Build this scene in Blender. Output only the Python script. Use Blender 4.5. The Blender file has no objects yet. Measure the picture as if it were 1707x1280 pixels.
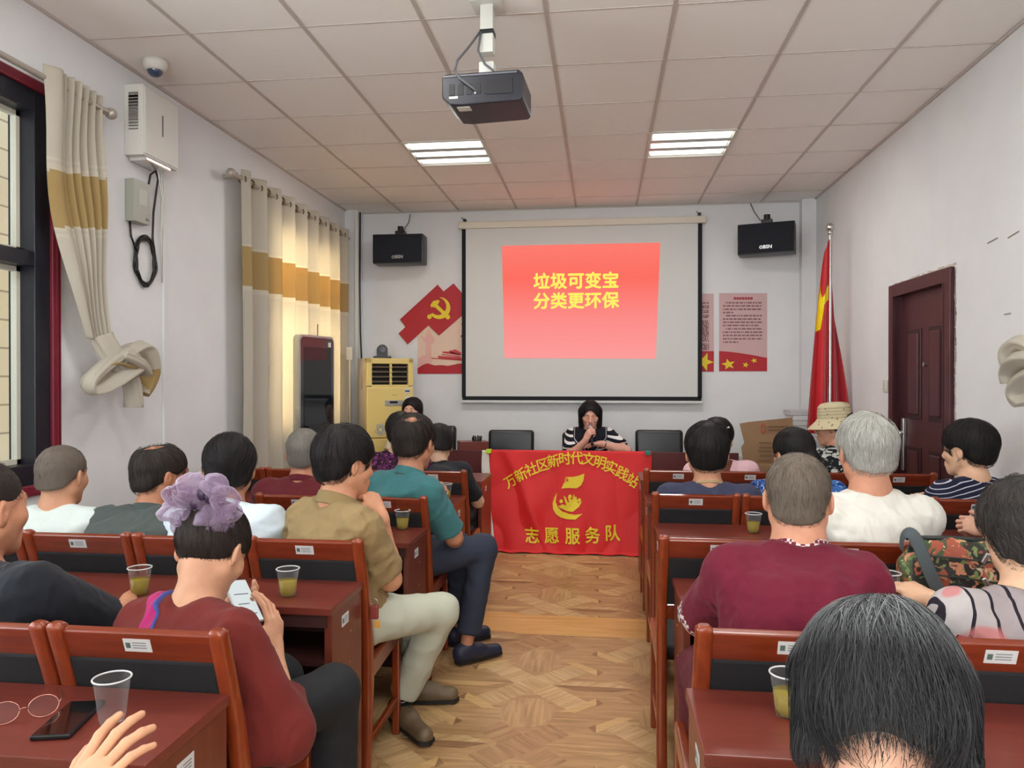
import bpy, bmesh, math, random
import numpy as np
from mathutils import Vector, Matrix, noise as mnoise
PI = math.pi
SC = bpy.context.scene
COL = SC.collection

# ---------------------------------------------------------------- camera
CAM_H = 1.42
F_PX, YAW, PITCH = 1240.0, 0.121, -0.0054
cam_data = bpy.data.cameras.new('camera')
cam_data.sensor_fit = 'HORIZONTAL'
cam_data.sensor_width = 36.0
cam_data.lens = 36.0 * F_PX / 1707.0
cam_data.clip_start = 0.05
cam = bpy.data.objects.new('camera', cam_data)
COL.objects.link(cam)
cam.location = (0, 0, CAM_H)
cam.rotation_euler = (PI / 2 + PITCH, 0, YAW)
SC.camera = cam
_fw = Vector((-math.sin(YAW) * math.cos(PITCH), math.cos(YAW) * math.cos(PITCH), math.sin(PITCH)))
_rt = Vector((math.cos(YAW), math.sin(YAW), 0))
_up = _rt.cross(_fw)


def _ray(px, py):
    return _fw + _rt * ((px - 853.5) / F_PX) + _up * ((640 - py) / F_PX)


def atY(px, py, Y):
    d = _ray(px, py); return Vector((0, 0, CAM_H)) + d * (Y / d.y)


def atX(px, py, X):
    d = _ray(px, py); return Vector((0, 0, CAM_H)) + d * (X / d.x)


def atZ(px, py, Z):
    d = _ray(px, py); return Vector((0, 0, CAM_H)) + d * ((Z - CAM_H) / d.z)


# ---------------------------------------------------------------- world, lights, exposure
world = bpy.data.worlds.new('world')
SC.world = world
world.use_nodes = True
_bg = world.node_tree.nodes['Background']
_bg.inputs[0].default_value = (0.80, 0.90, 1.0, 1)
_bg.inputs[1].default_value = 1.6
SC.view_settings.view_transform = 'Standard'
SC.view_settings.look = 'None'
SC.view_settings.gamma = 1.0
SC.view_settings.use_curve_mapping = False
SC.view_settings.exposure = 0.08


def area(name, loc, rot, sx, sy, power, color=(1, 1, 1), spread=PI):
    d = bpy.data.lights.new(name, 'AREA')
    d.shape = 'RECTANGLE'; d.size = sx; d.size_y = sy; d.energy = power; d.color = color
    d.spread = spread
    o = bpy.data.objects.new(name, d); COL.objects.link(o)
    o.location = loc; o.rotation_euler = rot
    return o


ZC = CAM_H + 1.74          # ceiling height
XL, XR, YF, YB = -2.62, 2.03, 7.53, -2.6
TX0, TY0 = -0.265, 3.525    # a ceiling grid crossing
# daylight through the windows of the left wall and of the wall behind
area('daylight_side_window', (-2.95, 0.75, 1.85), (0, -PI / 2 - .12, 0), 1.6, 3.2, 90, (0.95, 0.98, 1.0))
area('daylight_rear_window', (-0.2, -2.75, 1.75), (PI / 2 + .18, 0, 0), 3.6, 1.5, 135, (1.0, 0.98, 0.95))
area('daylight_front_window', (-3.25, 6.2, 1.9), (0, -PI / 2, 0), 1.7, 1.7, 190, (1.0, 0.80, 0.55))
LAMP_TILES = [(-2, 3), (1, 3), (-2, -2), (1, -2), (-2, -7), (1, -7)]  # last four tiles: unseen lamps added to light the room
for _i, _j in LAMP_TILES:
    area('ceiling_lamp_light', (TX0 + (_i + .5) * .6, TY0 + (_j + .5) * .6, ZC - 0.035), (0, 0, 0), 0.56, 0.56, 15, (1.0, 0.985, 0.95))

# ---------------------------------------------------------------- materials
_M = {}


def lin(c):
    c = [x / 255.0 for x in c]
    return tuple((x / 12.92 if x <= 0.04045 else ((x + 0.055) / 1.055) ** 2.4) for x in c) + (1.0,)


class NT:
    def __init__(s, name):
        s.m = bpy.data.materials.new(name); s.m.use_nodes = True
        s.t = s.m.node_tree; s.b = s.t.nodes['Principled BSDF']

    def n(s, typ, **kw):
        nd = s.t.nodes.new(typ)
        for k, v in kw.items():
            if isinstance(k, str) and hasattr(nd, k) and k not in nd.inputs:
                setattr(nd, k, v)
            else:
                nd.inputs[k].default_value = v
        return nd

    def l(s, a, ai, b, bi):
        s.t.links.new(a.outputs[ai], b.inputs[bi])

    def ramp(s, src, si, stops, interp='LINEAR'):
        r = s.t.nodes.new('ShaderNodeValToRGB'); cr = r.color_ramp; cr.interpolation = interp
        while len(cr.elements) < len(stops): cr.elements.new(0.5)
        for e, (p, c) in zip(cr.elements, stops): e.position = p; e.color = c
        s.l(src, si, r, 'Fac'); return r

    def coord(s, scale=(1, 1, 1), rot=(0, 0, 0), out='Object'):
        tc = s.t.nodes.new('ShaderNodeTexCoord'); mp = s.t.nodes.new('ShaderNodeMapping')
        mp.inputs['Scale'].default_value = scale; mp.inputs['Rotation'].default_value = rot
        s.l(tc, out, mp, 'Vector'); return mp

    def bump(s, src, si, strength, dist=0.002):
        b = s.t.nodes.new('ShaderNodeBump'); b.inputs['Strength'].default_value = strength
        b.inputs['Distance'].default_value = dist
        s.l(src, si, b, 'Height'); s.l(b, 'Normal', s.b, 'Normal'); return b


def mat(name, c, rough=0.6, metal=0.0, var=0.0, scale=8.0, bump=0.0, bscale=60.0, coat=0.0, spec=None,
        trans=0.0, alpha=1.0, sheen=0.0, emit=None, estr=0.0, stretch=(1, 1, 1), ior=None, sss=0.0):
    if name in _M: return _M[name]
    N = NT(name); b = N.b; col = lin(c)
    b.inputs['Base Color'].default_value = col
    b.inputs['Roughness'].default_value = rough; b.inputs['Metallic'].default_value = metal
    if coat: b.inputs['Coat Weight'].default_value = coat; b.inputs['Coat Roughness'].default_value = 0.12
    if spec is not None: b.inputs['Specular IOR Level'].default_value = spec
    if trans: b.inputs['Transmission Weight'].default_value = trans
    if alpha < 1: b.inputs['Alpha'].default_value = alpha
    if sheen: b.inputs['Sheen Weight'].default_value = sheen
    if ior: b.inputs['IOR'].default_value = ior
    if sss: b.inputs['Subsurface Weight'].default_value = sss; b.inputs['Subsurface Radius'].default_value = (.012, .005, .003)
    if emit: b.inputs['Emission Color'].default_value = lin(emit); b.inputs['Emission Strength'].default_value = estr
    mp = N.coord(stretch)
    if var:
        nz = N.n('ShaderNodeTexNoise', Scale=scale, Detail=4.0, Roughness=0.6); N.l(mp, 0, nz, 'Vector')
        k = 1 - var; k2 = 1 + var
        r = N.ramp(nz, 'Fac', [(0.3, (col[0] * k, col[1] * k, col[2] * k, 1)), (0.7, (min(1, col[0] * k2), min(1, col[1] * k2), min(1, col[2] * k2), 1))])
        N.l(r, 'Color', b, 'Base Color')
    if bump:
        nb = N.n('ShaderNodeTexNoise', Scale=bscale, Detail=3.0); N.l(mp, 0, nb, 'Vector')
        N.bump(nb, 'Fac', bump)
    _M[name] = N.m
    return N.m


def wood(name, c1, c2, axis='x', rough=0.35, coat=0.0, ang=0.0, scale=1.0, bump=0.05):
    """varnished or laminate wood whose grain runs along one axis"""
    if name in _M: return _M[name]
    N = NT(name)
    s = {'x': (1.2, 14, 14), 'y': (14, 1.2, 14), 'z': (14, 14, 1.2)}[axis]
    mp0 = N.coord((1, 1, 1), (0, 0, ang))
    mp = N.t.nodes.new('ShaderNodeMapping'); mp.inputs['Scale'].default_value = tuple(v * scale for v in s); N.l(mp0, 0, mp, 'Vector')
    nz = N.n('ShaderNodeTexNoise', Scale=3.0, Detail=8.0, Roughness=0.65, Distortion=0.6); N.l(mp, 0, nz, 'Vector')
    r = N.ramp(nz, 'Fac', [(0.32, lin(c1)), (0.68, lin(c2))])
    N.l(r, 'Color', N.b, 'Base Color')
    N.b.inputs['Roughness'].default_value = rough
    if coat: N.b.inputs['Coat Weight'].default_value = coat; N.b.inputs['Coat Roughness'].default_value = 0.15
    if bump: N.bump(nz, 'Fac', bump, 0.001)
    _M[name] = N.m
    return N.m


def attr_mix(name, c1, c2, rough=0.5, attr='shade', bump=0.0, spec=0.5):
    if name in _M: return _M[name]
    N = NT(name)
    a = N.n('ShaderNodeAttribute', attribute_name=attr)
    r = N.ramp(a, 'Fac', [(0.0, lin(c1)), (1.0, lin(c2))])
    N.l(r, 'Color', N.b, 'Base Color'); N.b.inputs['Roughness'].default_value = rough
    N.b.inputs['Specular IOR Level'].default_value = spec
    _M[name] = N.m
    return N.m


# ---------------------------------------------------------------- objects
def tag(o, label=None, cat=None, group=None, kind=None):
    if label: o['label'] = label
    if cat: o['category'] = cat
    if group: o['group'] = group
    if kind: o['kind'] = kind
    return o


def empty(name, loc=(0, 0, 0), rz=0.0, label=None, cat=None, group=None):
    o = bpy.data.objects.new(name, None); COL.objects.link(o); o.empty_display_size = 0.1
    o.location = loc; o.rotation_euler = (0, 0, rz)
    return tag(o, label, cat, group)


def link(name, me, m=None, parent=None, smooth=False):
    if m is not None:
        for mm in (m if isinstance(m, (list, tuple)) else [m]): me.materials.append(mm)
    if smooth: me.shade_smooth()
    o = bpy.data.objects.new(name, me); COL.objects.link(o)
    if parent is not None: o.parent = parent
    return o


def dup(root, parent=None):
    c = root.copy(); COL.objects.link(c)
    if parent is not None: c.parent = parent
    for ch in root.children: dup(ch, c)
    return c


class MB:
    """gathers plain shapes into one mesh"""
    def __init__(s): s.bm = bmesh.new(); s.mi = 0

    def _new(s, geom_verts):
        return geom_verts

    def box(s, c, size, rot=None, bevel=0.0, mi=None, segs=2):
        r = bmesh.ops.create_cube(s.bm, size=1.0)
        vs = r['verts']
        M = Matrix.Translation(Vector(c)) @ (rot.to_4x4() if rot is not None else Matrix.Identity(4)) @ Matrix.Diagonal((*size, 1))
        bmesh.ops.transform(s.bm, matrix=M, verts=vs)
        fs = list({f for v in vs for f in v.link_faces})
        if mi is not None:
            for f in fs: f.material_index = mi
        if bevel > 0:
            es = list({e for v in vs for e in v.link_edges})
            bmesh.ops.bevel(s.bm, geom=es, offset=min(bevel, 0.45 * min(size)), segments=segs, profile=0.6, affect='EDGES')
        return s

    def b2(s, lo, hi, **k):
        lo, hi = Vector(lo), Vector(hi)
        return s.box((lo + hi) / 2, [abs(v) for v in (hi - lo)], **k)

    def cyl(s, a, b, r1, r2=None, n=20, mi=None, caps=True):
        a, b = Vector(a), Vector(b); r2 = r1 if r2 is None else r2
        d = (b - a); L = d.length
        q = Vector((0, 0, 1)).rotation_difference(d.normalized())
        M = Matrix.Translation((a + b) / 2) @ q.to_matrix().to_4x4()
        r = bmesh.ops.create_cone(s.bm, cap_ends=caps, cap_tris=False, segments=n, radius1=r1, radius2=r2, depth=L, matrix=M)
        if mi is not None:
            for f in {f for v in r['verts'] for f in v.link_faces}: f.material_index = mi
        return s

    def sph(s, c, r, scale=(1, 1, 1), n=16, mi=None):
        M = Matrix.Translation(Vector(c)) @ Matrix.Diagonal((*scale, 1))
        q = bmesh.ops.create_uvsphere(s.bm, u_segments=n, v_segments=max(6, n * 2 // 3), radius=r, matrix=M)
        if mi is not None:
            for f in {f for v in q['verts'] for f in v.link_faces}: f.material_index = mi
        return s

    def tube(s, pts, r, n=10, closed=False, mi=0, flat=None):
        pts = [Vector(p) for p in pts]; N = len(pts)
        rs = r if isinstance(r, (list, tuple)) else [r] * N
        rings = []; up = None
        for i, p in enumerate(pts):
            if closed: t = pts[(i + 1) % N] - pts[i - 1]
            else: t = pts[min(i + 1, N - 1)] - pts[max(i - 1, 0)]
            t = t.normalized() if t.length > 1e-9 else Vector((0, 0, 1))
            if up is None:
                up = Vector((0, 0, 1)) if abs(t.z) < 0.9 else Vector((1, 0, 0))
            x = up.cross(t)
            if x.length < 1e-6: x = Vector((1, 0, 0)).cross(t)
            x.normalize(); y = t.cross(x); up = y
            fx, fy = flat if flat else (1, 1)
            rings.append([s.bm.verts.new(p + (x * math.cos(2 * PI * k / n) * fx + y * math.sin(2 * PI * k / n) * fy) * rs[i]) for k in range(n)])
        for i in range(N if closed else N - 1):
            A, B = rings[i], rings[(i + 1) % N]
            for k in range(n):
                f = s.bm.faces.new((A[k], A[(k + 1) % n], B[(k + 1) % n], B[k])); f.material_index = mi; f.smooth = True
        if not closed:
            f = s.bm.faces.new(rings[0][::-1]); f.material_index = mi
            f = s.bm.faces.new(rings[-1]); f.material_index = mi
        return s

    def prism(s, outline, d, M=None, mi=0):
        """outline in the x-y plane, thickness d along z, then placed by M"""
        M = M or Matrix.Identity(4)
        lo = [s.bm.verts.new(M @ Vector((x, y, 0))) for x, y in outline]
        hi = [s.bm.verts.new(M @ Vector((x, y, d))) for x, y in outline]
        n = len(lo); fs = [s.bm.faces.new(lo[::-1]), s.bm.faces.new(hi)]
        for i in range(n): fs.append(s.bm.faces.new((lo[i], lo[(i + 1) % n], hi[(i + 1) % n], hi[i])))
        for f in fs: f.material_index = mi
        return s

    def lathe(s, prof, c=(0, 0, 0), n=28, mi=0, M=None):
        M = M or Matrix.Identity(4)
        rings = []
        for r, z in prof:
            rings.append([s.bm.verts.new(M @ (Vector(c) + Vector((r * math.cos(2 * PI * k / n), r * math.sin(2 * PI * k / n), z)))) for k in range(n)])
        for A, B in zip(rings[:-1], rings[1:]):
            for k in range(n):
                f = s.bm.faces.new((A[k], A[(k + 1) % n], B[(k + 1) % n], B[k])); f.smooth = True; f.material_index = mi
        return s

    def grid(s, fn, nu, nv, mi=0, mifn=None, smooth=True):
        V = [[s.bm.verts.new(fn(i / nu, j / nv)) for j in range(nv + 1)] for i in range(nu + 1)]
        for i in range(nu):
            for j in range(nv):
                f = s.bm.faces.new((V[i][j], V[i + 1][j], V[i + 1][j + 1], V[i][j + 1])); f.smooth = smooth
                f.material_index = mifn((i + .5) / nu, (j + .5) / nv) if mifn else mi
        return s

    def obj(s, name, m=None, parent=None, smooth=False, angle=None):
        me = bpy.data.meshes.new(name)
        bmesh.ops.recalc_face_normals(s.bm, faces=s.bm.faces[:])
        s.bm.to_mesh(me); s.bm.free()
        if smooth: me.shade_smooth()
        if angle: me.shade_smooth(); me.set_sharp_from_angle(angle=angle)
        return link(name, me, m, parent)


def solidify(o, t, off=0.0):
    md = o.modifiers.new('solid', 'SOLIDIFY'); md.thickness = t; md.offset = off; return o


def text_mesh(name, s, size, M, m, parent=None, bold=0.0, extrude=0.0008, align='CENTER', warp=None, spacing=1.0):
    cu = bpy.data.curves.new(name, 'FONT'); cu.body = s; cu.size = size
    cu.align_x = align; cu.align_y = 'CENTER'; cu.extrude = extrude; cu.offset = 0.0
    cu.space_character = spacing; cu.resolution_u = 3
    o = bpy.data.objects.new(name + '_tmp', cu); COL.objects.link(o)
    bpy.context.view_layer.update()
    me = bpy.data.meshes.new_from_object(o.evaluated_get(bpy.context.evaluated_depsgraph_get()))
    bpy.data.objects.remove(o); bpy.data.curves.remove(cu)
    if bold > 0:      # heavier strokes: the same outlines set down again a hair to either side
        bm = bmesh.new(); w = size * bold
        for n, (dx, dy) in enumerate(((0, 0), (w, 0), (-w, 0), (0, w), (0, -w), (w * .7, w * .7), (-w * .7, -w * .7))):
            m2 = me.copy(); m2.transform(Matrix.Translation((dx, dy, n * .00012))); bm.from_mesh(m2); bpy.data.meshes.remove(m2)
        bm.to_mesh(me); bm.free()
    me.transform(M)
    if warp:
        for v in me.vertices: v.co = warp(v.co)
    return me


def join_meshes(name, mes, m, parent=None):
    bm = bmesh.new()
    for me in mes: bm.from_mesh(me); bpy.data.meshes.remove(me)
    me = bpy.data.meshes.new(name); bm.to_mesh(me); bm.free()
    me.materials.clear()
    for p in me.polygons: p.material_index = 0
    return link(name, me, m, parent)


def rotz(a): return Matrix.Rotation(a, 3, 'Z')
# ================================================================ the room
m_wall = mat('white_wall_paint', (226, 228, 230), rough=0.85, var=0.03, scale=2.5, bump=0.08, bscale=25)
m_ceil = mat('ceiling_board', (244, 242, 238), rough=0.9, bump=0.12, bscale=140)
m_grid = mat('ceiling_grid_metal', (192, 184, 178), rough=0.5)
m_dark = mat('black_gap', (22, 22, 24), rough=0.8)
m_white_metal = mat('white_powder_coat', (214, 214, 208), rough=0.45)
m_steel = mat('brushed_steel', (196, 196, 194), rough=0.28, metal=1.0)
m_blackp = mat('black_plastic', (24, 26, 32), rough=0.4)
m_maroon_trim = mat('maroon_window_trim', (116, 26, 44), rough=0.4, coat=0.2)
m_black_frame = mat('black_window_frame', (24, 26, 36), rough=0.35)


def struct(name, mb, m, **k):
    o = mb.obj(name, m, **k); o['kind'] = 'structure'; return o


def quad_wall(name, lo, hi, m):
    return struct(name, MB().b2(lo, hi), m)


T = 0.18
# floor: a parquet of crossing boards, octagons and small pale blades, laid on one mesh
FW = [wood('floor_oak_x', (156, 120, 80), (200, 162, 114), 'x', 0.42, coat=0.15),
      wood('floor_oak_y', (160, 124, 84), (204, 168, 120), 'y', 0.42, coat=0.15),
      wood('floor_oak_light_a', (174, 138, 92), (220, 188, 138), 'x', 0.42, coat=0.15, ang=-PI / 4),
      wood('floor_oak_light_b', (172, 136, 90), (218, 186, 136), 'x', 0.42, coat=0.15, ang=PI / 4),
      wood('floor_oak_dark', (130, 94, 62), (164, 126, 86), 'x', 0.42, coat=0.15),
      wood('floor_oak_blade', (196, 156, 102), (216, 180, 126), 'x', 0.42, coat=0.15),
      wood('floor_oak_mid_a', (144, 108, 72), (190, 150, 106), 'x', 0.42, coat=0.15, ang=-PI / 4),
      wood('floor_oak_mid_b', (144, 108, 72), (190, 150, 106), 'x', 0.42, coat=0.15, ang=PI / 4),
      wood('floor_strip_pine', (202, 148, 84), (226, 182, 116), 'x', 0.35, coat=0.2, scale=0.7)]
mb = MB()
mb.b2((XL, YB, -0.1), (XR, YF, 0.0), mi=0)


def flat(pts, mi, z):
    vs = [mb.bm.verts.new((x, y, z)) for x, y in pts]
    f = mb.bm.faces.new(vs); f.material_index = mi
    if f.normal.z < 0: f.normal_flip()


U = 0.2925
X0, Y0 = -0.318, 3.455
for gi in range(-8, 9):
    for gj in range(-22, 15):
        cx, cy = X0 + gi * 2 * U, Y0 + gj * 2 * U
        if not (XL - .3 < cx < XR + .3 and YB - .3 < cy < YF + .3): continue
        light = (gi + gj) % 2 == 0

        def put(pts, mi, z):
            q = [(min(max(cx + a, XL), XR), min(max(cy + b, YB), YF)) for a, b in pts]
            ar = sum(q[k][0] * q[(k + 1) % len(q)][1] - q[(k + 1) % len(q)][0] * q[k][1] for k in range(len(q)))
            if abs(ar) > 1e-5: flat(q if ar > 0 else q[::-1], mi, z)
        for s in (-1, 1):          # boards crossing at 45 degrees
            w = 0.062; L = 2 * U - 0.11 if light else 2 * U - .30
            a = Vector((1, s)).normalized(); b = Vector((-a.y, a.x))
            e = L * .72
            pts = [a * -e - b * w, a * e - b * w, a * (e + .0) + b * w, a * -e + b * w]
            mi = (2 if s < 0 else 3) if light else (6 if s < 0 else 7)
            put([(p.x, p.y) for p in pts], mi, 0.0003 + (0.0001 if s > 0 else 0))
        for s in (-1, 1):          # octagonal blocks above and below each crossing
            if light or True:
                r = 0.118; c2 = s * (U * 0.915)
                pts = [(r * math.cos(PI / 8 + k * PI / 4) * 1.04, c2 + r * 1.3 * math.sin(PI / 8 + k * PI / 4)) for k in range(8)]
                if s > 0: put([(x, y * 1.0 + .02) for x, y in pts], 1, 0.0007)
        for s in (1,):             # long pointed rays between neighbouring stars
            a, b = (0.10, U * 2 - .12) if light else (0.11, U * 2 - .13)
            put([(s * a, 0), (s * (a + .09), 0.052), (s * (b - .10), 0.052), (s * b, 0), (s * (b - .10), -0.052), (s * (a + .09), -0.052)], 2 if light else 0, 0.0006)
            put([(s * a, 0), (s * (a + .09), -0.052), (s * (b - .10), -0.052), (s * b, 0)], 4 if light else 5 if (gi % 2) else 0, 0.00065)
        px, py = U, U              # pinwheel of pale blades at the corner
        ch = 1 if light else -1
        for t in (0, 1):
            g = 1 if t == 0 else -1
            blade = [(0, .165 * g), (ch * .157 * g, .012 * g), (ch * .095 * g, .012 * g), (0, .095 * g)]
            put([(px + x, py + y) for x, y in blade], 5, 0.0009)
            tri = [(0, .165 * g), (ch * -.03 * g, .115 * g), (0, .09 * g)]
            put([(px + x, py + y) for x, y in tri], 4, 0.0009)
for x0, x1, k in ((XL, -0.49, 0), (-0.49, XR, 1)):
    flat([(x0, 4.145 - .02 * k), (x1, 4.145 - .02 * k), (x1, 4.50 - .03 * k), (x0, 4.50 - .03 * k)], 8, 0.0013)
floor = mb.obj('floor', FW); floor['kind'] = 'structure'

# walls
WIN_A = (-1.0, 3.262, 0.93, 2.765)     # left window: y0, y1, z0, z1
WIN_B = (5.45, 7.0, 0.95, 2.70)      # the window behind the drawn curtain
m = MB()
m.b2((XL - T, YB, 0), (XL, WIN_A[0], ZC)); m.b2((XL - T, WIN_A[1], 0), (XL, WIN_B[0], ZC)); m.b2((XL - T, WIN_B[1], 0), (XL, YF + T, ZC))
for W in (WIN_A, WIN_B):
    m.b2((XL - T, W[0], 0), (XL, W[1], W[2])); m.b2((XL - T, W[0], W[3]), (XL, W[1], ZC))
struct('wall_left', m, m_wall)
DY0, DY1, DZ = 4.60, 5.53, 2.08
m = MB()
m.b2((XR, YB, 0), (XR + T, DY0, ZC)); m.b2((XR, DY1, 0), (XR + T, YF + T, ZC)); m.b2((XR, DY0, DZ), (XR + T, DY1, ZC))
struct('wall_right', m, m_wall)
m = MB(); m.b2((XL, YF, 0), (XR, YF + T, ZC))
m.b2((XL, YF - .16, 0), (XL + .13, YF, ZC)); m.b2((XR - .13, YF - .10, 0), (XR, YF, ZC))
struct('wall_front', m, m_wall)
m = MB()
RW = (-2.2, 1.8, 0.95, 2.5)
m.b2((XL, YB - T, 0), (XR, YB, RW[2])); m.b2((XL, YB - T, RW[3]), (XR, YB, ZC))
m.b2((XL, YB - T, RW[2]), (RW[0], YB, RW[3])); m.b2((RW[1], YB - T, RW[2]), (XR, YB, RW[3]))
struct('wall_back', m, m_wall)

# ceiling of lay-in boards on a metal grid
m = MB()
m.b2((XL - T, YB - T, ZC + .012), (XR + T, YF + T, ZC + .1), mi=0)
xs = [TX0 + i * .6 for i in range(-4, 5) if XL < TX0 + i * .6 < XR]
ys = [TY0 + j * .6 for j in range(-11, 8) if YB < TY0 + j * .6 < YF - .05]
ex = [XL] + xs + [XR]; ey = [YB] + ys + [YF]
rg = random.Random(4)
for i in range(len(ex) - 1):
    for j in range(len(ey) - 1):
        ti, tj = round((ex[i] - TX0) / .6), round((ey[j] - TY0) / .6)
        if (ti, tj) in LAMP_TILES and i > 0: continue
        g = 0.0035
        dz = rg.choice((0, 0, 0, .0015, -.001))
        m.b2((ex[i] + g, ey[j] + g, ZC + .002 + dz), (ex[i + 1] - g, ey[j + 1] - g, ZC + .012), mi=0)
for x in xs: m.b2((x - .010, YB, ZC - .003), (x + .010, YF, ZC + .003), mi=1)
for y in ys: m.b2((XL, y - .004, ZC - .0015), (XR, y + .004, ZC + .003), mi=1)
struct('ceiling', m, [m_ceil, m_grid])
m = MB(); m.b2((XL, YB, ZC - .012), (XL + .014, YF - .16, ZC)); struct('trim_1', m, m_grid)
m = MB(); m.b2((XR - .014, YB, ZC - .012), (XR, YF - .1, ZC)); struct('trim_2', m, m_grid)
m = MB(); m.b2((XL + .13, YF - .014, ZC - .012), (XR - .13, YF, ZC)); struct('trim_3', m, m_grid)

# ceiling lamps: three tubes in a white louvre frame
m_tube = mat('lit_tube', (255, 252, 245), emit=(255, 252, 244), estr=2.4)
m_refl = mat('lamp_reflector', (190, 196, 196), rough=0.3, metal=0.3)
lamp_names = ['square ceiling lamp with three lit bars, nearer the window side of the projector screen',
              'square ceiling lamp with three lit bars, towards the door side of the room', None, None, None, None]
def make_lamp():
    t = empty('ceiling_lamp', (0, 0, 0))
    m = MB(); w = .298
    for s in (-1, 1):
        m.b2((s * w - .012, -w, -.006), (s * w + .012, w, .03)); m.b2((-w, s * w - .012, -.006), (w, s * w + .012, .03))
    m.obj('frame', m_white_metal, t)
    MB().b2((-w, -w, .045), (w, w, .055)).obj('reflector', m_refl, t)
    for k in (-1, 0, 1):
        m = MB(); m.b2((-.272, k * .185 - .052, -.004), (.272, k * .185 + .052, .02), bevel=.012); m.obj('tube', m_tube, t)
    m = MB()
    for k in (-.5, .5): m.b2((-.285, k * .185 - .034, -.002), (.285, k * .185 + .034, .03))
    m.obj('louvre', m_refl, t)
    return t
proto = make_lamp()
for n, (i, j) in enumerate(LAMP_TILES):
    o = proto if n == 0 else dup(proto)
    o.location = (TX0 + (i + .5) * .6, TY0 + (j + .5) * .6, ZC)
    lb = [lamp_names[0], lamp_names[1]][n] if n < 2 else 'unseen added square ceiling lamp with three lit bars above the rear seats'
    tag(o, lb, 'ceiling lamp', 'square three-bar ceiling lamps')

# left window: maroon casing, black aluminium frame, glass
def window(name, W, mull_y, mull_z, casing=True):
    y0, y1, z0, z1 = W
    if casing:
        m = MB(); c = .045; d = .022
        m.b2((XL, y1 - .005, z0 - c), (XL + d, y1 + c, z1 + c), bevel=.006); m.b2((XL, y0 - c, z0 - c), (XL + d, y0 + .005, z1 + c), bevel=.006)
        m.b2((XL, y0, z1 - .005), (XL + d, y1, z1 + c), bevel=.006); m.b2((XL, y0, z0 - c), (XL + d, y1, z0 + .005), bevel=.006)
        m.b2((XL, y1 + .014, z0 - c), (XL + d + .008, y1 + .022, z1 + c)); m.b2((XL, y1 + .030, z0 - c), (XL + d + .008, y1 + .036, z1 + c))
        struct('trim_4' if name == 'window_1' else 'trim_5', m, m_maroon_trim)
    m = MB(); f = .10; xa, xb = XL - .13, XL + .004
    m.b2((xa - .001, y1 - f, z0), (xb + .002, y1, z1), bevel=.004); m.b2((xa - .001, y0, z0), (xb + .002, y0 + f, z1), bevel=.004)
    m.b2((xa, y0, z0), (xb, y1, z0 + f), bevel=.004); m.b2((xa, y0, z1 - f), (xb, y1, z1), bevel=.004)
    for y in mull_y: m.b2((xa - .0005, y - .04, z0 + .01), (xb + .001, y + .04, z1 - .01), bevel=.004)
    for z in mull_z: m.b2((xa, y0 + .01, z - .035), (xb - .001, y1 - .01, z + .035), bevel=.004)
    fr = struct(name, m, m_black_frame)
    m = MB(); ys_ = [y0 + f] + list(mull_y) + [y1 - f]
    for a, b in zip(ys_[:-1], ys_[1:]):
        for s in (0, 1):
            e = .022
            za, zb = (z0 + f, mull_z[0] - .035) if s == 0 else (mull_z[0] + .035, z1 - f)
            yy0, yy1 = a + (.04 if a in mull_y else 0), b - (.04 if b in mull_y else 0)
            m.b2((XL - .10, yy0, za), (XL - .07, yy0 + e, zb)); m.b2((XL - .10, yy1 - e, za), (XL - .07, yy1, zb))
            m.b2((XL - .10, yy0, za), (XL - .07, yy1, za + e)); m.b2((XL - .10, yy0, zb - e), (XL - .07, yy1, zb))
    m.obj('sash', mat('pale_sash', (206, 204, 190), rough=.4), fr)
    m_glass = mat('window_glass', (240, 246, 248), rough=0.02, trans=1.0, ior=1.02)
    MB().b2((XL - .088, y0 + f, z0 + f), (XL - .084, y1 - f, z1 - f)).obj('pane', m_glass, fr)
    return fr
window('window_1', WIN_A, [0.4, 1.85], [1.98])
window('window_2', WIN_B, [6.22], [2.1], casing=False)
# rear window frame
m = MB()
for z in (RW[2], 1.75, RW[3] - .06): m.b2((RW[0], YB - .12, z), (RW[1], YB - .04, z + .06))
for x in (RW[0], -.9, .4, RW[1] - .06): m.b2((x, YB - .12, RW[2]), (x + .06, YB - .04, RW[3]))
struct('window_3', m, m_black_frame)

# the tiled wall of the neighbouring building beyond the left window
N = NT('beige_facade_tile'); mp = N.coord((1, 1, 1))
sp = N.n('ShaderNodeSeparateXYZ'); N.l(mp, 0, sp, 0)
cb = N.n('ShaderNodeCombineXYZ'); N.l(sp, 'Y', cb, 'X'); N.l(sp, 'Z', cb, 'Y')
br = N.n('ShaderNodeTexBrick', Scale=1.0); br.inputs['Brick Width'].default_value = 40.0; br.inputs['Row Height'].default_value = 0.16
br.inputs['Mortar Size'].default_value = 0.006; br.inputs['Color1'].default_value = lin((226, 214, 190)); br.inputs['Color2'].default_value = lin((232, 222, 200)); br.inputs['Mortar'].default_value = lin((170, 158, 138))
N.l(cb, 0, br, 'Vector'); N.l(br, 'Color', N.b, 'Base Color'); N.b.inputs['Roughness'].default_value = .8
m = MB(); m.b2((-4.1, 3.3, -0.5), (-3.35, 9, 4.5)); m.b2((-4.3, -3, -0.5), (-4.1, 9, 4.5))
o = m.obj('neighbouring_building', N.m); tag(o, 'beige tiled wall of the building seen through the left window', 'building')

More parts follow.
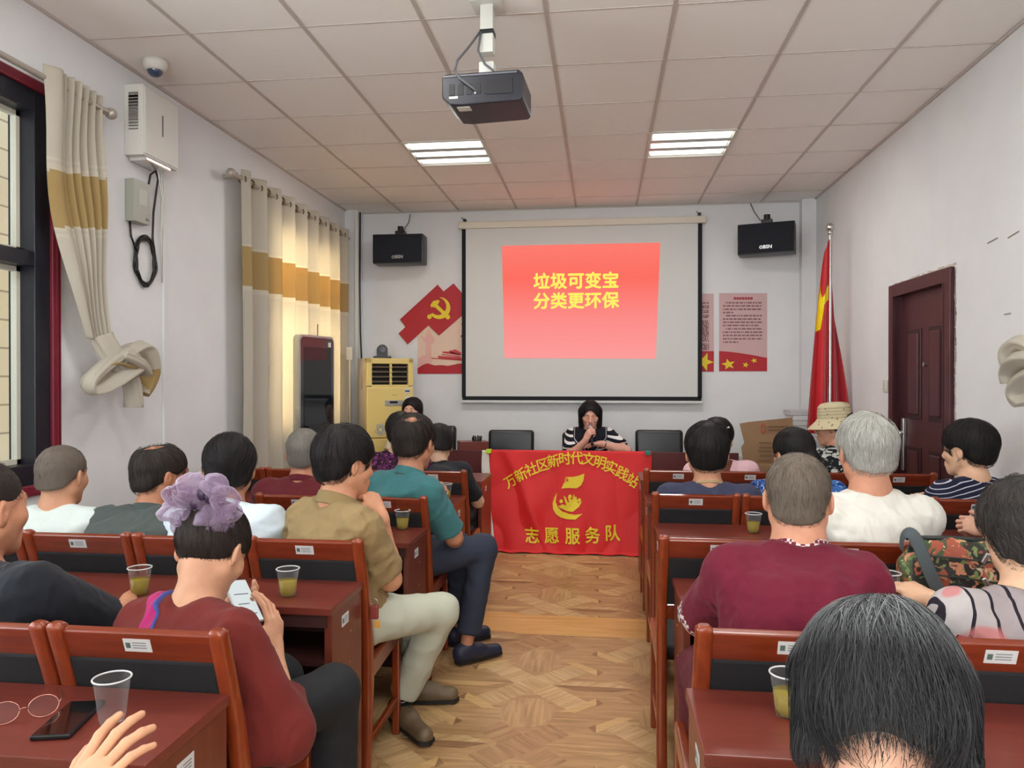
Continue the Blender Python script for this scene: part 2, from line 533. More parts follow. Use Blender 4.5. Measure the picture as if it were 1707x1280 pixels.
# door with casing
m_door = wood('dark_red_door_metal', (62, 24, 30), (78, 32, 38), 'z', 0.4, bump=0.02)
m_door2 = mat('door_groove', (44, 16, 20), rough=.5)
m = MB(); fw = .085
m.b2((XR - .03, DY0 - .0, 0), (XR + .1, DY0 + fw, DZ), bevel=.006)
m.b2((XR - .03, DY1 - fw, 0), (XR + .1, DY1, DZ), bevel=.006)
m.b2((XR - .03, DY0 + fw - .001, DZ - fw), (XR + .1, DY1 - fw + .001, DZ), bevel=.003)
m.b2((XR - .034, DY0 + fw - .012, 0), (XR + .02, DY0 + fw, DZ - fw)); m.b2((XR - .034, DY1 - fw, 0), (XR + .02, DY1 - fw + .012, DZ - fw))
frame = struct('door_frame_1', m, m_door); frame.name = 'door_1'
m = MB(); ya, yb = DY0 + fw, DY1 - fw
m.b2((XR + .03, ya, 0.01), (XR + .08, yb, DZ - fw), mi=0)
for zc, hh in ((1.46, .30), (0.62, .36)):
    for s in (-1, 1):
        yc = (ya + yb) / 2 + s * .165; ww = .105
        m.b2((XR + .022, yc - ww, zc - hh), (XR + .032, yc + ww, zc + hh), mi=1, bevel=.004)
        m.b2((XR + .012, yc - ww + .03, zc - hh + .03), (XR + .03, yc + ww - .03, zc + hh - .03), mi=0, bevel=.01)
leaf = m.obj('door_leaf', [m_door, m_door2], frame)
m = MB(); hy = yb - .065
m.b2((XR + .005, hy - .022, 0.80), (XR + .032, hy + .022, 1.16), bevel=.006)
m.cyl((XR + .01, hy, 1.06), (XR - .035, hy, 1.06), .011)
m.tube([(XR - .033, hy + .005, 1.06), (XR - .036, hy - .03, 1.062), (XR - .036, hy - .115, 1.058)], .010, n=8)
m.obj('door_handle', m_steel, leaf)
m = MB(); m.cyl((XR + .034, (ya + yb) / 2 - .01, 1.52), (XR + .012, (ya + yb) / 2 - .01, 1.52), .014); m.obj('door_viewer', m_steel, leaf)
rg = random.Random(8); m = MB()     # chipped plaster round the casing
for k in range(70):
    t = k / 69
    m.box((XR - .001, DY0 - .006 - rg.random() * .016, 0.05 + t * 2.0), (.004, .008 + rg.random() * .010, .03 + rg.random() * .03))
for k in range(24):
    m.box((XR - .001, DY0 + k / 24 * (DY1 - DY0), DZ + .004 + rg.random() * .01), (.004, .04, .006 + rg.random() * .014))
struct('trim_6', m, mat('chipped_plaster', (196, 188, 180), rough=.9, var=.3, scale=60))

# thin filler marks left on the right wall
rg = random.Random(2)
for n, (px, py, a) in enumerate(((1655, 401, .25), (1690, 391, .35), (1680, 523, .05))):
    p = atX(px, py, XR)
    m = MB(); m.box((XR - .002, p.y, p.z), (.004, .10 if n < 2 else .06, .005), rot=Matrix.Rotation(-a * .4, 3, 'X'))
    o = m.obj('wall_mark', mat('wall_scar', (150, 146, 128), rough=.9))
    tag(o, ['short dark scratch high on the right wall, nearer the door', 'short dark scratch high on the right wall, farther from the door', 'short yellowish scratch on the right wall above the knotted curtain'][n], 'wall mark')

# light switch
p = atX(1477, 643, XR)
t = empty('light_switch', (XR, p.y, p.z), 0, 'square white light switch beside the dark red door', 'light switch')
MB().b2((-.010, -.043, -.043), (0, .043, .043), bevel=.004).obj('plate', m_white_metal, t)
MB().b2((-.016, -.018, -.03), (-.008, .018, .03), bevel=.003).obj('rocker', mat('switch_white', (200, 200, 196), rough=.3), t)

# cable conduits on walls
m = MB()
p1 = atX(271, 285, XL); m.b2((XL, p1.y - .012, 0.3), (XL + .014, p1.y + .012, 2.62), bevel=.003)
tag(m.obj('conduit', m_wall), 'thin white wall conduit running down below the cable boxes', 'conduit')
m = MB(); m.b2((XL + .115, YF - .195, 0), (XL + .15, YF - .16, ZC - .02), bevel=.003)
tag(m.obj('cable_trunking', m_white_metal), 'slim white cable trunking in the front corner beside the air conditioner', 'trunking')
m = MB(); m.tube([(XL + .165, YF - .175, ZC - .03), (XL + .16, YF - .17, 2.4), (XL + .165, YF - .17, 1.9), (XL + .18, YF - .165, 1.5)], .008, n=6)
tag(m.obj('corner_cable', m_blackp), 'black cable running down the front corner trunking', 'cable')
# ================================================================ things on the walls and ceiling
# projection screen
WY = YF - 0.02
t = empty('projection_screen', (-0.215, YF - .06, 2.2), 0, 'large pull-down projection screen showing a red slide with yellow characters', 'projection screen')
def scr(px, py, Y=YF - .06): return atY(px, py, Y) - t.location
a, b, c, d = scr(775, 377), scr(1168, 368), scr(1166, 657), scr(776, 660)
m_scr = mat('screen_fabric', (214, 216, 214), rough=.9)
mw = MB(); mw.b2((-1.19, -.004, -.955), (1.165, .004, .77)); mw.obj('screen_fabric', m_scr, t)
m = MB()
for s in (-1, 1):
    cx = -.012
    m.b2((cx + s * 1.175 - .02, -.008, -.955), (cx + s * 1.175 + .02, .0, .77))
m.b2((-1.2, -.008, -.985), (1.178, .0, -.945)); m.obj('black_border', mat('screen_black', (16, 20, 28), rough=.8), t)
MB().b2((-1.24, -.035, .755), (1.22, .045, .825), bevel=.012).obj('screen_case', mat('screen_case_cream', (220, 214, 198), rough=.4), t)
MB().b2((-1.215, -.02, -1.012), (1.19, .012, -.985), bevel=.006).obj('bottom_bar', mat('screen_bar', (206, 210, 210), rough=.4), t)
m = MB(); m.tube([(0.02, 0, -1.01), (-.03, 0, -1.03), (0, 0, -1.05), (.05, 0, -1.035), (.04, 0, -1.01)], .004, n=6); m.obj('pull_cord', m_white_metal, t)
m = MB()
for x in (-1.18, 1.16): m.b2((x - .012, -.01, .82), (x + .012, .06, .86)); m.cyl((x, .0, .84), (x - .03, .0, .875), .004, n=8)
m.obj('bracket', m_blackp, t)
# the picture glows by itself in place of the projector's beam: slide red that runs to pink, yellow characters
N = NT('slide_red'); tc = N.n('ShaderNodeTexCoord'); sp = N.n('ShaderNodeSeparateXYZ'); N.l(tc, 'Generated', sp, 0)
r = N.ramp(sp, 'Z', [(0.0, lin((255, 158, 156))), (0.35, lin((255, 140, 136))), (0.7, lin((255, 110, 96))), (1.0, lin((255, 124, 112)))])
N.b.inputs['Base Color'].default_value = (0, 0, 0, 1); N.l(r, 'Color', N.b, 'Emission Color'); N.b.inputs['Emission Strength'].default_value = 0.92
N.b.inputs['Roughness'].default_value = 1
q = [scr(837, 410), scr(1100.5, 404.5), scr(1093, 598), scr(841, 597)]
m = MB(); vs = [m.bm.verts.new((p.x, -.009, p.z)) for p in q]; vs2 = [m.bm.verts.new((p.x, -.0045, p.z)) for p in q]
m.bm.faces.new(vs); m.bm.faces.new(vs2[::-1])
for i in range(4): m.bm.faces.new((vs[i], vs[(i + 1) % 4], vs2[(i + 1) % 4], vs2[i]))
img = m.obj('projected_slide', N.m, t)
m_yel = mat('slide_yellow', (10, 10, 5), emit=(255, 236, 90), estr=.95)
mes = []
RX = Matrix.Rotation(PI / 2, 4, 'X')
for s, py in (('垃圾可变宝', 470), ('分类更环保', 503)):
    p = scr(960, py)
    mes.append(text_mesh('txt', s, .170, Matrix.Translation((p.x, -.0095, p.z)) @ RX, None, bold=.032, extrude=.0005, spacing=1.02))
o = join_meshes('slide_lettering', mes, m_yel, img)

# wall speakers
m_spk = mat('speaker_grille_cloth', (20, 24, 34), rough=.85, bump=.4, bscale=900)
def speaker(name, loc, rz, tilt, label):
    t = empty(name, loc, rz, label, 'loudspeaker', 'black wall loudspeakers beside the screen')
    R = Matrix.Rotation(tilt, 3, 'X')
    m = MB(); w, h = .255, .145
    out = [(-w, -h), (w, -h), (w, h), (-w, h)]
    m.box((0, 0, 0), (2 * w, .20, 2 * h), rot=R, bevel=.012); body = m.obj('cabinet', m_blackp, t, angle=.6)
    m = MB(); m.box(R @ Vector((0, -.105, 0)), (2 * w - .02, .016, 2 * h - .02), rot=R, bevel=.006); g = m.obj('grille', m_spk, t)
    me = text_mesh('x', '⊙BSN', .045, Matrix.Translation(R @ Vector((.0, -.114, -.085))) @ R.to_4x4() @ RX, None, bold=.03)
    join_meshes('badge', [me], mat('badge_silver', (190, 192, 194), rough=.3, metal=.6), g)
    m = MB(); m.box((0, .03, .165), (.10, .09, .06), bevel=.008); m.cyl((0, .02, .14), (0, .02, .24), .03); m.cyl((0, .02, .2), (0, .14, .22), .016); m.obj('bracket', m_blackp, t)
    return t
p = atY(667, 417, 7.28); speaker('wall_speaker', (p.x, 7.28, p.z), .02, .0, 'black wall loudspeaker above the air conditioner side of the screen')
p = atY(1279, 399, 7.25); speaker('wall_speaker', (p.x, 7.27, p.z), -.30, .0, 'black wall loudspeaker angled inward near the flag side')
m = MB(); a = atY(672, 385, 7.3); b = atY(684, 357, 7.45); m.tube([a, (a + b) / 2 + Vector((.02, 0, .0)), b], .005, n=6)
tag(m.obj('speaker_wire', mat('grey_wire', (110, 106, 100), rough=.5)), 'thin wire from the ceiling to the loudspeaker above the air conditioner', 'wire')
m = MB(); a = atY(1268, 368, 7.3); b = atY(1251, 339, 7.45); m.tube([a, (a + b) / 2 + Vector((-.01, 0, .0)), b], .005, n=6)
tag(m.obj('speaker_wire', mat('grey_wire', (110, 106, 100), rough=.5)), 'thin wire from the ceiling to the loudspeaker on the flag side', 'wire')

# posters on the front wall -------------------------------------------------
m_pred = mat('poster_red', (178, 26, 40), rough=.55); m_pyel = mat('poster_yellow', (232, 206, 36), rough=.5)
m_cream = mat('poster_cream', (226, 200, 180), rough=.6); m_ppink = mat('poster_pale_pink', (226, 176, 168), rough=.6)
m_pbrick = mat('poster_building_red', (196, 62, 70), rough=.6); m_pshadow = mat('poster_grey', (200, 150, 146), rough=.6)
PY = YF
def wall_poly(name, pxs, d0, d1, m, parent=None, org=None):
    """flat card on the front wall; the outline is given by where its corners lie on the wall plane"""
    mb_ = MB(); org = org or Vector((0, 0, 0))
    pts = [atY(x, y, PY) for x, y in pxs]
    lo = [mb_.bm.verts.new((p.x - org.x, PY - d0 - org.y, p.z - org.z)) for p in pts]
    hi = [mb_.bm.verts.new((p.x - org.x, PY - d1 - org.y, p.z - org.z)) for p in pts]
    n = len(lo); mb_.bm.faces.new(lo); mb_.bm.faces.new(hi[::-1])
    for i in range(n): mb_.bm.faces.new((lo[i], lo[(i + 1) % n], hi[(i + 1) % n], hi[i]))
    return mb_.obj(name, m, parent)
Z1 = lambda x, y: (640 + x / 7.1125, 460 + y / 7.1125)
org = atY(735, 560, PY)
t = empty('wall_poster', org, 0, 'pale poster with jagged red board, hammer and sickle, left of the projection screen', 'poster')
wall_poly('backing', [Z1(400, 400), Z1(1150, 400), Z1(1150, 1160), Z1(400, 1160)], 0, .004, m_cream, t, org)
wall_poly('red_wave', [Z1(400, 1160), Z1(400, 1092), Z1(470, 1050), Z1(520, 1035), Z1(600, 1060), Z1(680, 1055), Z1(760, 1065), Z1(880, 1040), Z1(980, 1030), Z1(1150, 1020), Z1(1150, 1160)], .004, .006, m_pred, t, org)
wall_poly('column_print', [Z1(495, 960), Z1(500, 800), Z1(470, 770), Z1(430, 700), Z1(490, 740), Z1(500, 690), Z1(515, 640), Z1(545, 640), Z1(565, 690), Z1(600, 750), Z1(590, 800), Z1(560, 800), Z1(565, 960)], .004, .0055, m_ppink, t, org)
wall_poly('mist_print', [Z1(400, 1080), Z1(410, 980), Z1(470, 940), Z1(560, 950), Z1(580, 1000), Z1(560, 1050), Z1(520, 1033), Z1(460, 1052)], .004, .005, m_ppink, t, org)
mb_ = MB()
for s in ([(565, 968), (1010, 1000), (1010, 1010), (565, 980)], [(640, 945), (920, 965), (920, 1000), (650, 975)], [(690, 925), (905, 948), (905, 962), (680, 935)], [(690, 895), (780, 895), (905, 930), (905, 940), (700, 915)], [(770, 890), (850, 870), (915, 905), (915, 940), (800, 915)], [(930, 1015), (1100, 1025), (1100, 1032), (920, 1022)]):
    pts = [atY(*Z1(*q), PY) - org for q in s]
    lo = [mb_.bm.verts.new((p.x, -.004, p.z)) for p in pts]; hi = [mb_.bm.verts.new((p.x, -.0065, p.z)) for p in pts]
    mb_.bm.faces.new(lo); mb_.bm.faces.new(hi[::-1])
    for i in range(4): mb_.bm.faces.new((lo[i], lo[(i + 1) % 4], hi[(i + 1) % 4], hi[i]))
mb_.obj('gate_print', m_pbrick, t)
me = text_mesh('x', '王', .17, Matrix.Translation(atY(781, 552, PY) - org + Vector((0, -.006, 0))) @ RX, None, bold=.03); join_meshes('poster_lettering', [me], m_pred, t)
red = wall_poly('red_board', [Z1(195, 515), Z1(640, 105), Z1(710, 185), Z1(828, 90), Z1(935, 210), Z1(1040, 130), Z1(1160, 260), Z1(1100, 330), Z1(985, 420), Z1(655, 705), Z1(530, 585), Z1(285, 810), Z1(178, 682), Z1(260, 605)], .006, .016, m_pred, t, org)
mb_ = MB()
def zp(x, y, d): p = atY(*Z1(x, y), PY) - org; return Vector((p.x, -d, p.z))
def zpoly(pts, d0=.016, d1=.021):
    lo = [mb_.bm.verts.new(zp(x, y, d0)) for x, y in pts]; hi = [mb_.bm.verts.new(zp(x, y, d1)) for x, y in pts]
    n = len(lo); mb_.bm.faces.new(lo); mb_.bm.faces.new(hi[::-1])
    for i in range(n): mb_.bm.faces.new((lo[i], lo[(i + 1) % n], hi[(i + 1) % n], hi[i]))
out_, in_ = [], []
for k in range(17):
    a = math.radians(-82 + k * 228 / 16)     # clockwise from the tip
    out_.append((662 + 130 * math.cos(a), 382 + 130 * math.sin(a)))
    b = math.radians(-86 + k * 226 / 16); w = 8 + 42 * math.sin(min(1, k / 9) * PI / 2) if k < 12 else 46 - (k - 12) * 3
    in_.append((658 + (130 - w) * math.cos(b), 380 + (130 - w) * math.sin(b)))
for k in range(16): zpoly([out_[k], out_[k + 1], in_[k + 1], in_[k]])
mb_.cyl(zp(545, 485, .016), zp(545, 485, .021), .024, n=14); mb_.cyl(zp(762, 488, .016), zp(762, 488, .021), .024, n=14)
zpoly([(612, 372), (640, 342), (775, 470), (748, 502)], d1=.0225); zpoly([(556, 350), (590, 300), (650, 285), (665, 300), (650, 330), (632, 350), (606, 378), (585, 365), (572, 378)], d1=.0235)
mb_.obj('emblem', m_pyel, red)

def star_pts(cx, cy, r, rot, sx=1.0):
    return [(cx + sx * (r if k % 2 == 0 else r * .42) * math.sin(rot + k * PI / 5), cy - (r if k % 2 == 0 else r * .42) * math.cos(rot + k * PI / 5)) for k in range(10)]
def text_poster(x0, x1, y0, y1, label, wave, stars, lines, title, seed):
    org = atY((x0 + x1) / 2, (y0 + y1) / 2, PY)
    t = empty('notice_poster', org, 0, label, 'poster')
    N2 = m_post
    wall_poly('sheet', [(x0, y0), (x1, y0), (x1, y1), (x0, y1)], 0, .004, N2, t, org)
    wall_poly('red_wave', wave, .004, .006, m_pred, t, org)
    for s in stars: wall_poly('star', s, .006, .008, m_pyel, t, org)
    rg = random.Random(seed); mm = MB()
    for (y, xa, xb) in lines:
        x = xa
        while x < xb:
            w = min(rg.uniform(2, 9), xb - x)
            p = atY(x, y, PY) - org; q = atY(x + w, y, PY) - org
            mm.b2((p.x, -.0055, p.z - .007), (q.x - .004, -.004, p.z + .007)); x += w + .7
    mm.obj('printed_lines', mat('print_ink', (132, 96, 98), rough=.7), t)
    if title:
        mm = MB(); x = title[0]
        while x < title[1]:
            p = atY(x, title[2], PY) - org; mm.b2((p.x, -.0055, p.z - .012), (p.x + .022, -.004, p.z + .012)); x += 4.6
        mm.obj('printed_title', mat('print_red', (170, 50, 62), rough=.7), t)
m_post = mat('poster_rose', (206, 172, 172), rough=.6)
Z2 = lambda x, y: (1160 + x / 8, 480 + y / 8)
L = [(480 + y / 8, 1160 + a / 8, 1160 + b / 8) for y, a, b in ((198, 400, 880), (240, 360, 880), (285, 360, 885), (328, 360, 500), (370, 400, 885), (415, 360, 870), (458, 360, 885), (500, 360, 850), (545, 400, 890), (590, 360, 890), (633, 360, 890), (678, 360, 890), (722, 360, 570))]
text_poster(1198.6, 1278.7, 488.5, 618.7, 'rose notice poster with printed lines and yellow stars, in full view beside the screen',
            [Z2(308, 1110), Z2(308, 840), Z2(450, 850), Z2(600, 870), Z2(760, 895), Z2(948, 932), Z2(948, 1110)],
            [star_pts(*Z2(432, 1018), 9.6, -.2, 1.25), star_pts(*Z2(662, 1025), 5, .2, 1.1), star_pts(*Z2(775, 968), 4.4, .9, 1.3)],
            L, (1223, 1252, 497.5), 3)
L2 = [(480 + y / 8, 1110, 1160 + 178 / 8) for y in (200, 240, 262, 300, 325, 368, 390, 440, 462, 484, 506, 528, 550, 572, 594, 616, 638, 660, 682, 704, 750, 772, 794, 816)]
text_poster(1106, 1189.7, 489.5, 619.5, 'rose notice poster with dense print half hidden behind the screen edge',
            [(1106, 619.5), (1106, 585), Z2(240, 842), (1189.7, 619.5)], [star_pts(*Z2(110, 985), 16, .35, 1.0)], L2, None, 5)

# ---------------------------------------------------------------- ceiling camera, projector
p = atZ(227, 100, ZC)
t = empty('dome_camera', (-2.42, 3.80, ZC), 0, 'small white dome camera on the ceiling above the white wall box', 'security camera')
m = MB(); m.lathe([(0, 0), (.062, 0), (.064, -.02), (.058, -.045), (.045, -.058), (0, -.058)]); m.obj('housing', m_white_metal, t, smooth=True)
m = MB(); m.sph((0, -.004, -.052), .042, (1, 1, .95)); m.obj('dome', mat('dome_smoke', (52, 70, 96), rough=.08, coat=.6), t, smooth=True)

P0 = atY(813, 163, 3.42)
t = empty('ceiling_projector', (P0.x, P0.y, P0.z), -.05, 'black projector hanging from the ceiling on a white pole', 'projector')
m_proj = mat('projector_shell', (26, 28, 40), rough=.38)
m = MB()
out = [(-.185, -.035), (-.185, .055), (-.175, .068), (.165, .068), (.185, .05), (.185, -.055), (.17, -.068), (-.10, -.075), (-.145, -.07)]
M = Matrix.Translation((0, .13, 0)) @ Matrix.Rotation(PI / 2, 4, 'X')
m.prism(out, .26, M); body = m.obj('body', m_proj, t)
md = body.modifiers.new('bev', 'BEVEL'); md.width = .006; md.segments = 2
m = MB(); m.b2((-.178, -.134, .052), (.16, -.128, .06)); m.b2((-.178, -.1, .066), (.15, .1, .072), bevel=.003); m.obj('top_trim', mat('proj_grey', (96, 100, 108), rough=.4), t)
m = MB()
for k in range(5): m.b2((-.15 + k * .04, -.1325, -.03 + .0), (-.125 + k * .04, -.129, .02))
m.b2((.02, -.133, -.035), (.14, -.129, .03)); m.obj('port_panel', mat('proj_ports', (14, 15, 22), rough=.5), t)
m = MB(); m.b2((-.15, -.132, -.045), (-.11, -.129, -.035)); m.sph((-.03, -.131, -.025), .005); m.obj('badge', m_white_metal, t)
m = MB(); m.cyl((.10, .13, .0), (.10, .15, .0), .035); m.obj('lens', m_steel, t)
m = MB(); m.b2((-.12, -.11, -.078), (-.06, -.06, -.0755)); m.obj('sticker', m_white_metal, t)
m = MB(); m.box((.0, 0, .078), (.20, .12, .008), rot=rotz(.3)); m.box((.0, 0, .078), (.16, .05, .01), rot=rotz(-.6))
m.b2((-.035, -.035, .078), (.035, .035, .155), bevel=.005); m.b2((-.024, -.024, .14), (.024, .024, ZC - P0.z - .30), bevel=.003)
m.b2((-.03, -.03, .20), (.03, .03, ZC - P0.z), bevel=.003); m.b2((-.07, -.07, ZC - P0.z - .012), (.07, .07, ZC - P0.z), bevel=.003)
for k in range(6): m.cyl((-.012 + .012 * (k % 2) * 2, -.0355, .10 + .02 * (k // 2)), (-.012 + .012 * (k % 2) * 2, -.03, .10 + .02 * (k // 2)), .003, n=8)
m.obj('ceiling_mount', mat('mount_white', (212, 214, 208), rough=.4), t, angle=.6)
m = MB(); m.b2((-.032, -.032, .285), (.032, .032, .305)); m.obj('tape', m_blackp, t)
m_cab = mat('cable_grey', (90, 92, 98), rough=.5)
for pts in ([(-.03, -.035, .29), (-.08, -.06, .21), (-.12, -.10, .14), (-.125, -.13, .08), (-.10, -.15, .04), (-.05, -.15, .0), (-.02, -.13, -.02)],
            [(-.025, -.035, .29), (-.035, -.05, .2), (.0, -.06, .13), (.04, -.09, .09), (.06, -.13, .055)]):
    m = MB(); q = [Vector(p) for p in pts]; q = [q[0]] + [x for i in range(len(q) - 1) for x in (q[i].lerp(q[i + 1], .5), q[i + 1])]
    m.tube(q, .0055, n=8); m.obj('cable', m_cab, t)

# ---------------------------------------------------------------- boxes on the left wall
t = empty('wall_box', (XL, 3.99, 2.66), 0, 'large white metal network box high on the left wall', 'network box')
m = MB(); m.b2((0, -.17, 0), (.115, .17, .39), bevel=.006); m.obj('case', m_white_metal, t)
m = MB(); m.b2((.113, -.16, .01), (.121, .16, .38), bevel=.003); m.obj('door', m_white_metal, t)
m = MB()
for k in range(12): m.b2((.03, -.174, .14 + k * .016), (.085, -.169, .146 + k * .018))
m.obj('vent_slots', mat('vent_dark', (120, 118, 114), rough=.7), t)
m = MB(); m.b2((.121, -.005, .15), (.124, .005, .27)); m.obj('lock_slot', mat('vent_dark', (120, 118, 114), rough=.7), t)
m = MB(); m.b2((.01, -.14, -.022), (.112, .10, 0), bevel=.006); m.obj('adapter', mat('foil_clear', (225, 225, 222), rough=.15, metal=.5), t)
t = empty('junction_box', (XL, 3.90, 2.30), 0, 'slim grey-green junction box under the white network box', 'junction box')
m = MB(); m.b2((0, -.075, 0), (.055, .075, .235), bevel=.005); m.obj('case', mat('box_greygreen', (164, 168, 156), rough=.4), t)
m = MB(); m.b2((.055, -.03, .1), (.0565, .045, .19)); m.obj('printed_label', mat('box_label', (186, 190, 178), rough=.5), t)
m = MB(); m.b2((.055, .03, .02), (.0565, .06, .035)); m.obj('label_mark', mat('box_mark', (108, 112, 100), rough=.5), t)
m = MB(); n = 150; pts = []
for k in range(n):
    a = 2 * PI * k / 36 + 1.6
    pts.append((XL + .012 + .012 * (k / n) + .004 * math.sin(k), 3.985 + (.088 + .010 * math.sin(k * .11)) * math.cos(a), 2.10 + (.135 + .012 * math.cos(k * .13)) * math.sin(a)))
m.tube(pts, .0065, n=6)
tag(m.obj('cable_coil', mat('black_rubber', (20, 20, 22), rough=.45)), 'black cable wound in an oval coil on the left wall', 'cable coil')
m = MB()
m.tube([(XL + .02, 3.84, 2.30), (XL + .02, 3.85, 2.22), (XL + .02, 3.90, 2.14)], .006, n=6)
m.tube([(XL + .03, 3.985, 2.50), (XL + .04, 4.0, 2.60), (XL + .04, 4.05, 2.635), (XL + .03, 4.09, 2.60), (XL + .02, 4.06, 2.4), (XL + .02, 4.05, 2.25), (XL + .02, 4.07, 2.15)], .006, n=6)
tag(m.obj('black_cable', mat('black_rubber', (20, 20, 22), rough=.45)), 'thin black cable looping between the white network box and the coil', 'cable')
m = MB()
for k in range(3): m.tube([(XL + .05, 4.05 + k * .03, 2.66), (XL + .03, 4.13 + k * .012, 2.5), (XL + .015, 4.14 + k * .006, 2.3), (XL + .014, 4.15, 2.0)], .004, n=6)
tag(m.obj('white_cables', m_white_metal), 'three thin white cables hanging from the network box down to the conduit', 'cables')
# ================================================================ curtains
def curtain_mat(name, c, translucent):
    N = NT(name); b = N.b
    mp = N.coord((90, 90, 90)); nz = N.n('ShaderNodeTexNoise', Scale=3.0, Detail=2.0); N.l(mp, 0, nz, 'Vector')
    N.bump(nz, 'Fac', .25, .001)
    b.inputs['Base Color'].default_value = lin(c); b.inputs['Roughness'].default_value = .85; b.inputs['Sheen Weight'].default_value = .15
    out = N.t.nodes['Material Output']; tr = N.n('ShaderNodeBsdfTranslucent'); tr.inputs['Color'].default_value = lin(c)
    mx = N.t.nodes.new('ShaderNodeMixShader'); mx.inputs[0].default_value = translucent
    N.l(b, 0, mx, 1); N.l(tr, 0, mx, 2); N.l(mx, 0, out, 'Surface')
    return N.m
CM = [curtain_mat('curtain_linen', (214, 208, 194), .42), curtain_mat('curtain_gold', (190, 164, 110), .42), curtain_mat('curtain_pale_line', (222, 216, 200), .42)]
m_ring = mat('ring_bronze', (120, 104, 74), rough=.3, metal=.8)
m_rod = mat('rod_grey', (176, 170, 160), rough=.35, metal=.4)
def band(z, bands):
    for lo, hi, mi in bands:
        if lo <= z < hi: return mi
    return 0
# curtain 2: drawn over the front window
t = empty('drawn_curtain', (XL + .10, 6.2, 0), 0, 'long beige curtain with a gold band glowing in front of the window by the corner', 'curtain')
y0, y1, zt, zb = 4.95, 7.12, 2.90, 0.12
NP = 8.5
def cf(u, v):
    y = y0 + (y1 - y0) * u; ph = u * NP * 2 * PI
    a = .058 * (.75 + .25 * v) if True else 0
    x = a * math.sin(ph) + .010 * math.sin(ph * 2.1 + 1 + v * 2) * v + .012 * math.sin(v * 5 + u * 9) * v
    yy = y + .012 * math.sin(ph * 1.0 + 1.2)
    return Vector((x, yy - 6.2 + .03 * math.sin(v * 3 + u * 7) * v, zt + (zb - zt) * v))
m = MB(); BB = [(2.09, 2.36, 1), (2.075, 2.09, 2), (2.05, 2.06, 2), (2.37, 2.385, 2), (2.41, 2.418, 2), (.42, .72, 1), (.74, .75, 2)]
m.grid(cf, 260, 150, mifn=lambda u, v: band(zt + (zb - zt) * v, BB))
cl = m.obj('cloth', CM, t, smooth=True); solidify(cl, .0015)
m = MB(); m.cyl((.0, 4.84 - 6.2, 2.835), (0, 7.20 - 6.2, 2.835), .014, n=14); m.sph((0, 4.82 - 6.2, 2.835), .032); m.cyl((0, 4.84 - 6.2, 2.835), (0, 4.88 - 6.2, 2.835), .024)
for yy in (4.90, 7.17): m.b2((-.10, yy - 6.2 - .01, 2.82), (.0, yy - 6.2 + .01, 2.85))
m.obj('curtain_rod', m_rod, t, angle=.6)
for k in range(17):
    y = y0 + (y1 - y0) * (k / 17 + .0) + .03
    m = MB(); m.tube([(.026 * math.cos(a) * 1.0 + .0, y - 6.2 + .004, 2.835 + .026 * math.sin(a)) for a in [2 * PI * q / 14 for q in range(14)]], .0065, n=6, closed=True)
    m.obj('ring', m_ring, t)

# curtain 1: gathered beside the left window and tied in a knot
t = empty('knotted_curtain', (XL + .09, 3.55, 0), 0, 'beige and gold curtain beside the left window, its end tied in a knot', 'curtain')
topL, topR = 3.11, 3.50
def c1f(u, v):
    z = 2.86 + (1.62 - 2.86) * v
    s = v ** 2.2
    yl = topL + (3.35 - topL) * (s ** 1.1); yr = topR + (3.52 - topR) * s
    y = yl + (yr - yl) * u
    ph = (max(0, u - .30) / .70) ** .8 * 5.2 * 2 * PI
    amp = .028 * (1 - .35 * v) * min(1, max(0, (u - .22) * 4))
    x = amp * math.sin(ph) + .035 * math.sin(min(u, .3) / .3 * PI) * (1 - v * .3) + .012 * math.sin(v * 9 + u * 4)
    return Vector((x + .03 * s, y - 3.55, z))
m = MB(); BB1 = [(2.105, 2.37, 1), (2.09, 2.105, 2), (2.375, 2.40, 2), (2.42, 2.43, 2), (2.06, 2.068, 2)]
m.grid(c1f, 120, 90, mifn=lambda u, v: band(2.86 - 1.30 * v + .06 * (u - .5) * -1 - .02, BB1))
cl = m.obj('cloth', CM, t, smooth=True); solidify(cl, .002)
def fold_tube(pts, r, mi, seed, flat=(1, .55), n=28):
    q = [Vector(p) for p in pts]
    for _ in range(3): q = [q[0]] + [x for i in range(len(q) - 1) for x in (q[i].lerp(q[i + 1], .25), q[i].lerp(q[i + 1], .75))] + [q[-1]]
    rs = r
    N_ = len(q); rr = [np.interp(k / (N_ - 1), np.linspace(0, 1, len(rs)), rs) for k in range(N_)]
    mm = MB(); mm.tube(q, rr, n=n, flat=flat)
    rg = random.Random(seed)
    for i, v in enumerate(mm.bm.verts):
        ring = i // n; k = i % n
        if i < N_ * n:
            c = q[ring]; d = v.co - c
            v.co = c + d * (1 + .10 * math.sin(k * 2 * PI / n * 5 + ring * .12 + seed) + .05 * math.sin(k * 2 * PI / n * 9 + ring * .3))
    for f in mm.bm.faces:
        a = mi(f.calc_center_median()); f.material_index = a
    return mm
kn = MB.__new__(MB); kn.bm = bmesh.new(); kn.mi = 0
def addmb(src):
    me = bpy.data.meshes.new('x'); src.bm.to_mesh(me); src.bm.free(); kn.bm.from_mesh(me); bpy.data.meshes.remove(me)
K = lambda y, z, x=0: (x + .04, y - 3.55, z)
addmb(fold_tube([K(3.56, 1.60), K(3.58, 1.52, .03), K(3.63, 1.46, .05), K(3.72, 1.43, .06)], (.085, .08, .075, .05), lambda c: 0, 1))
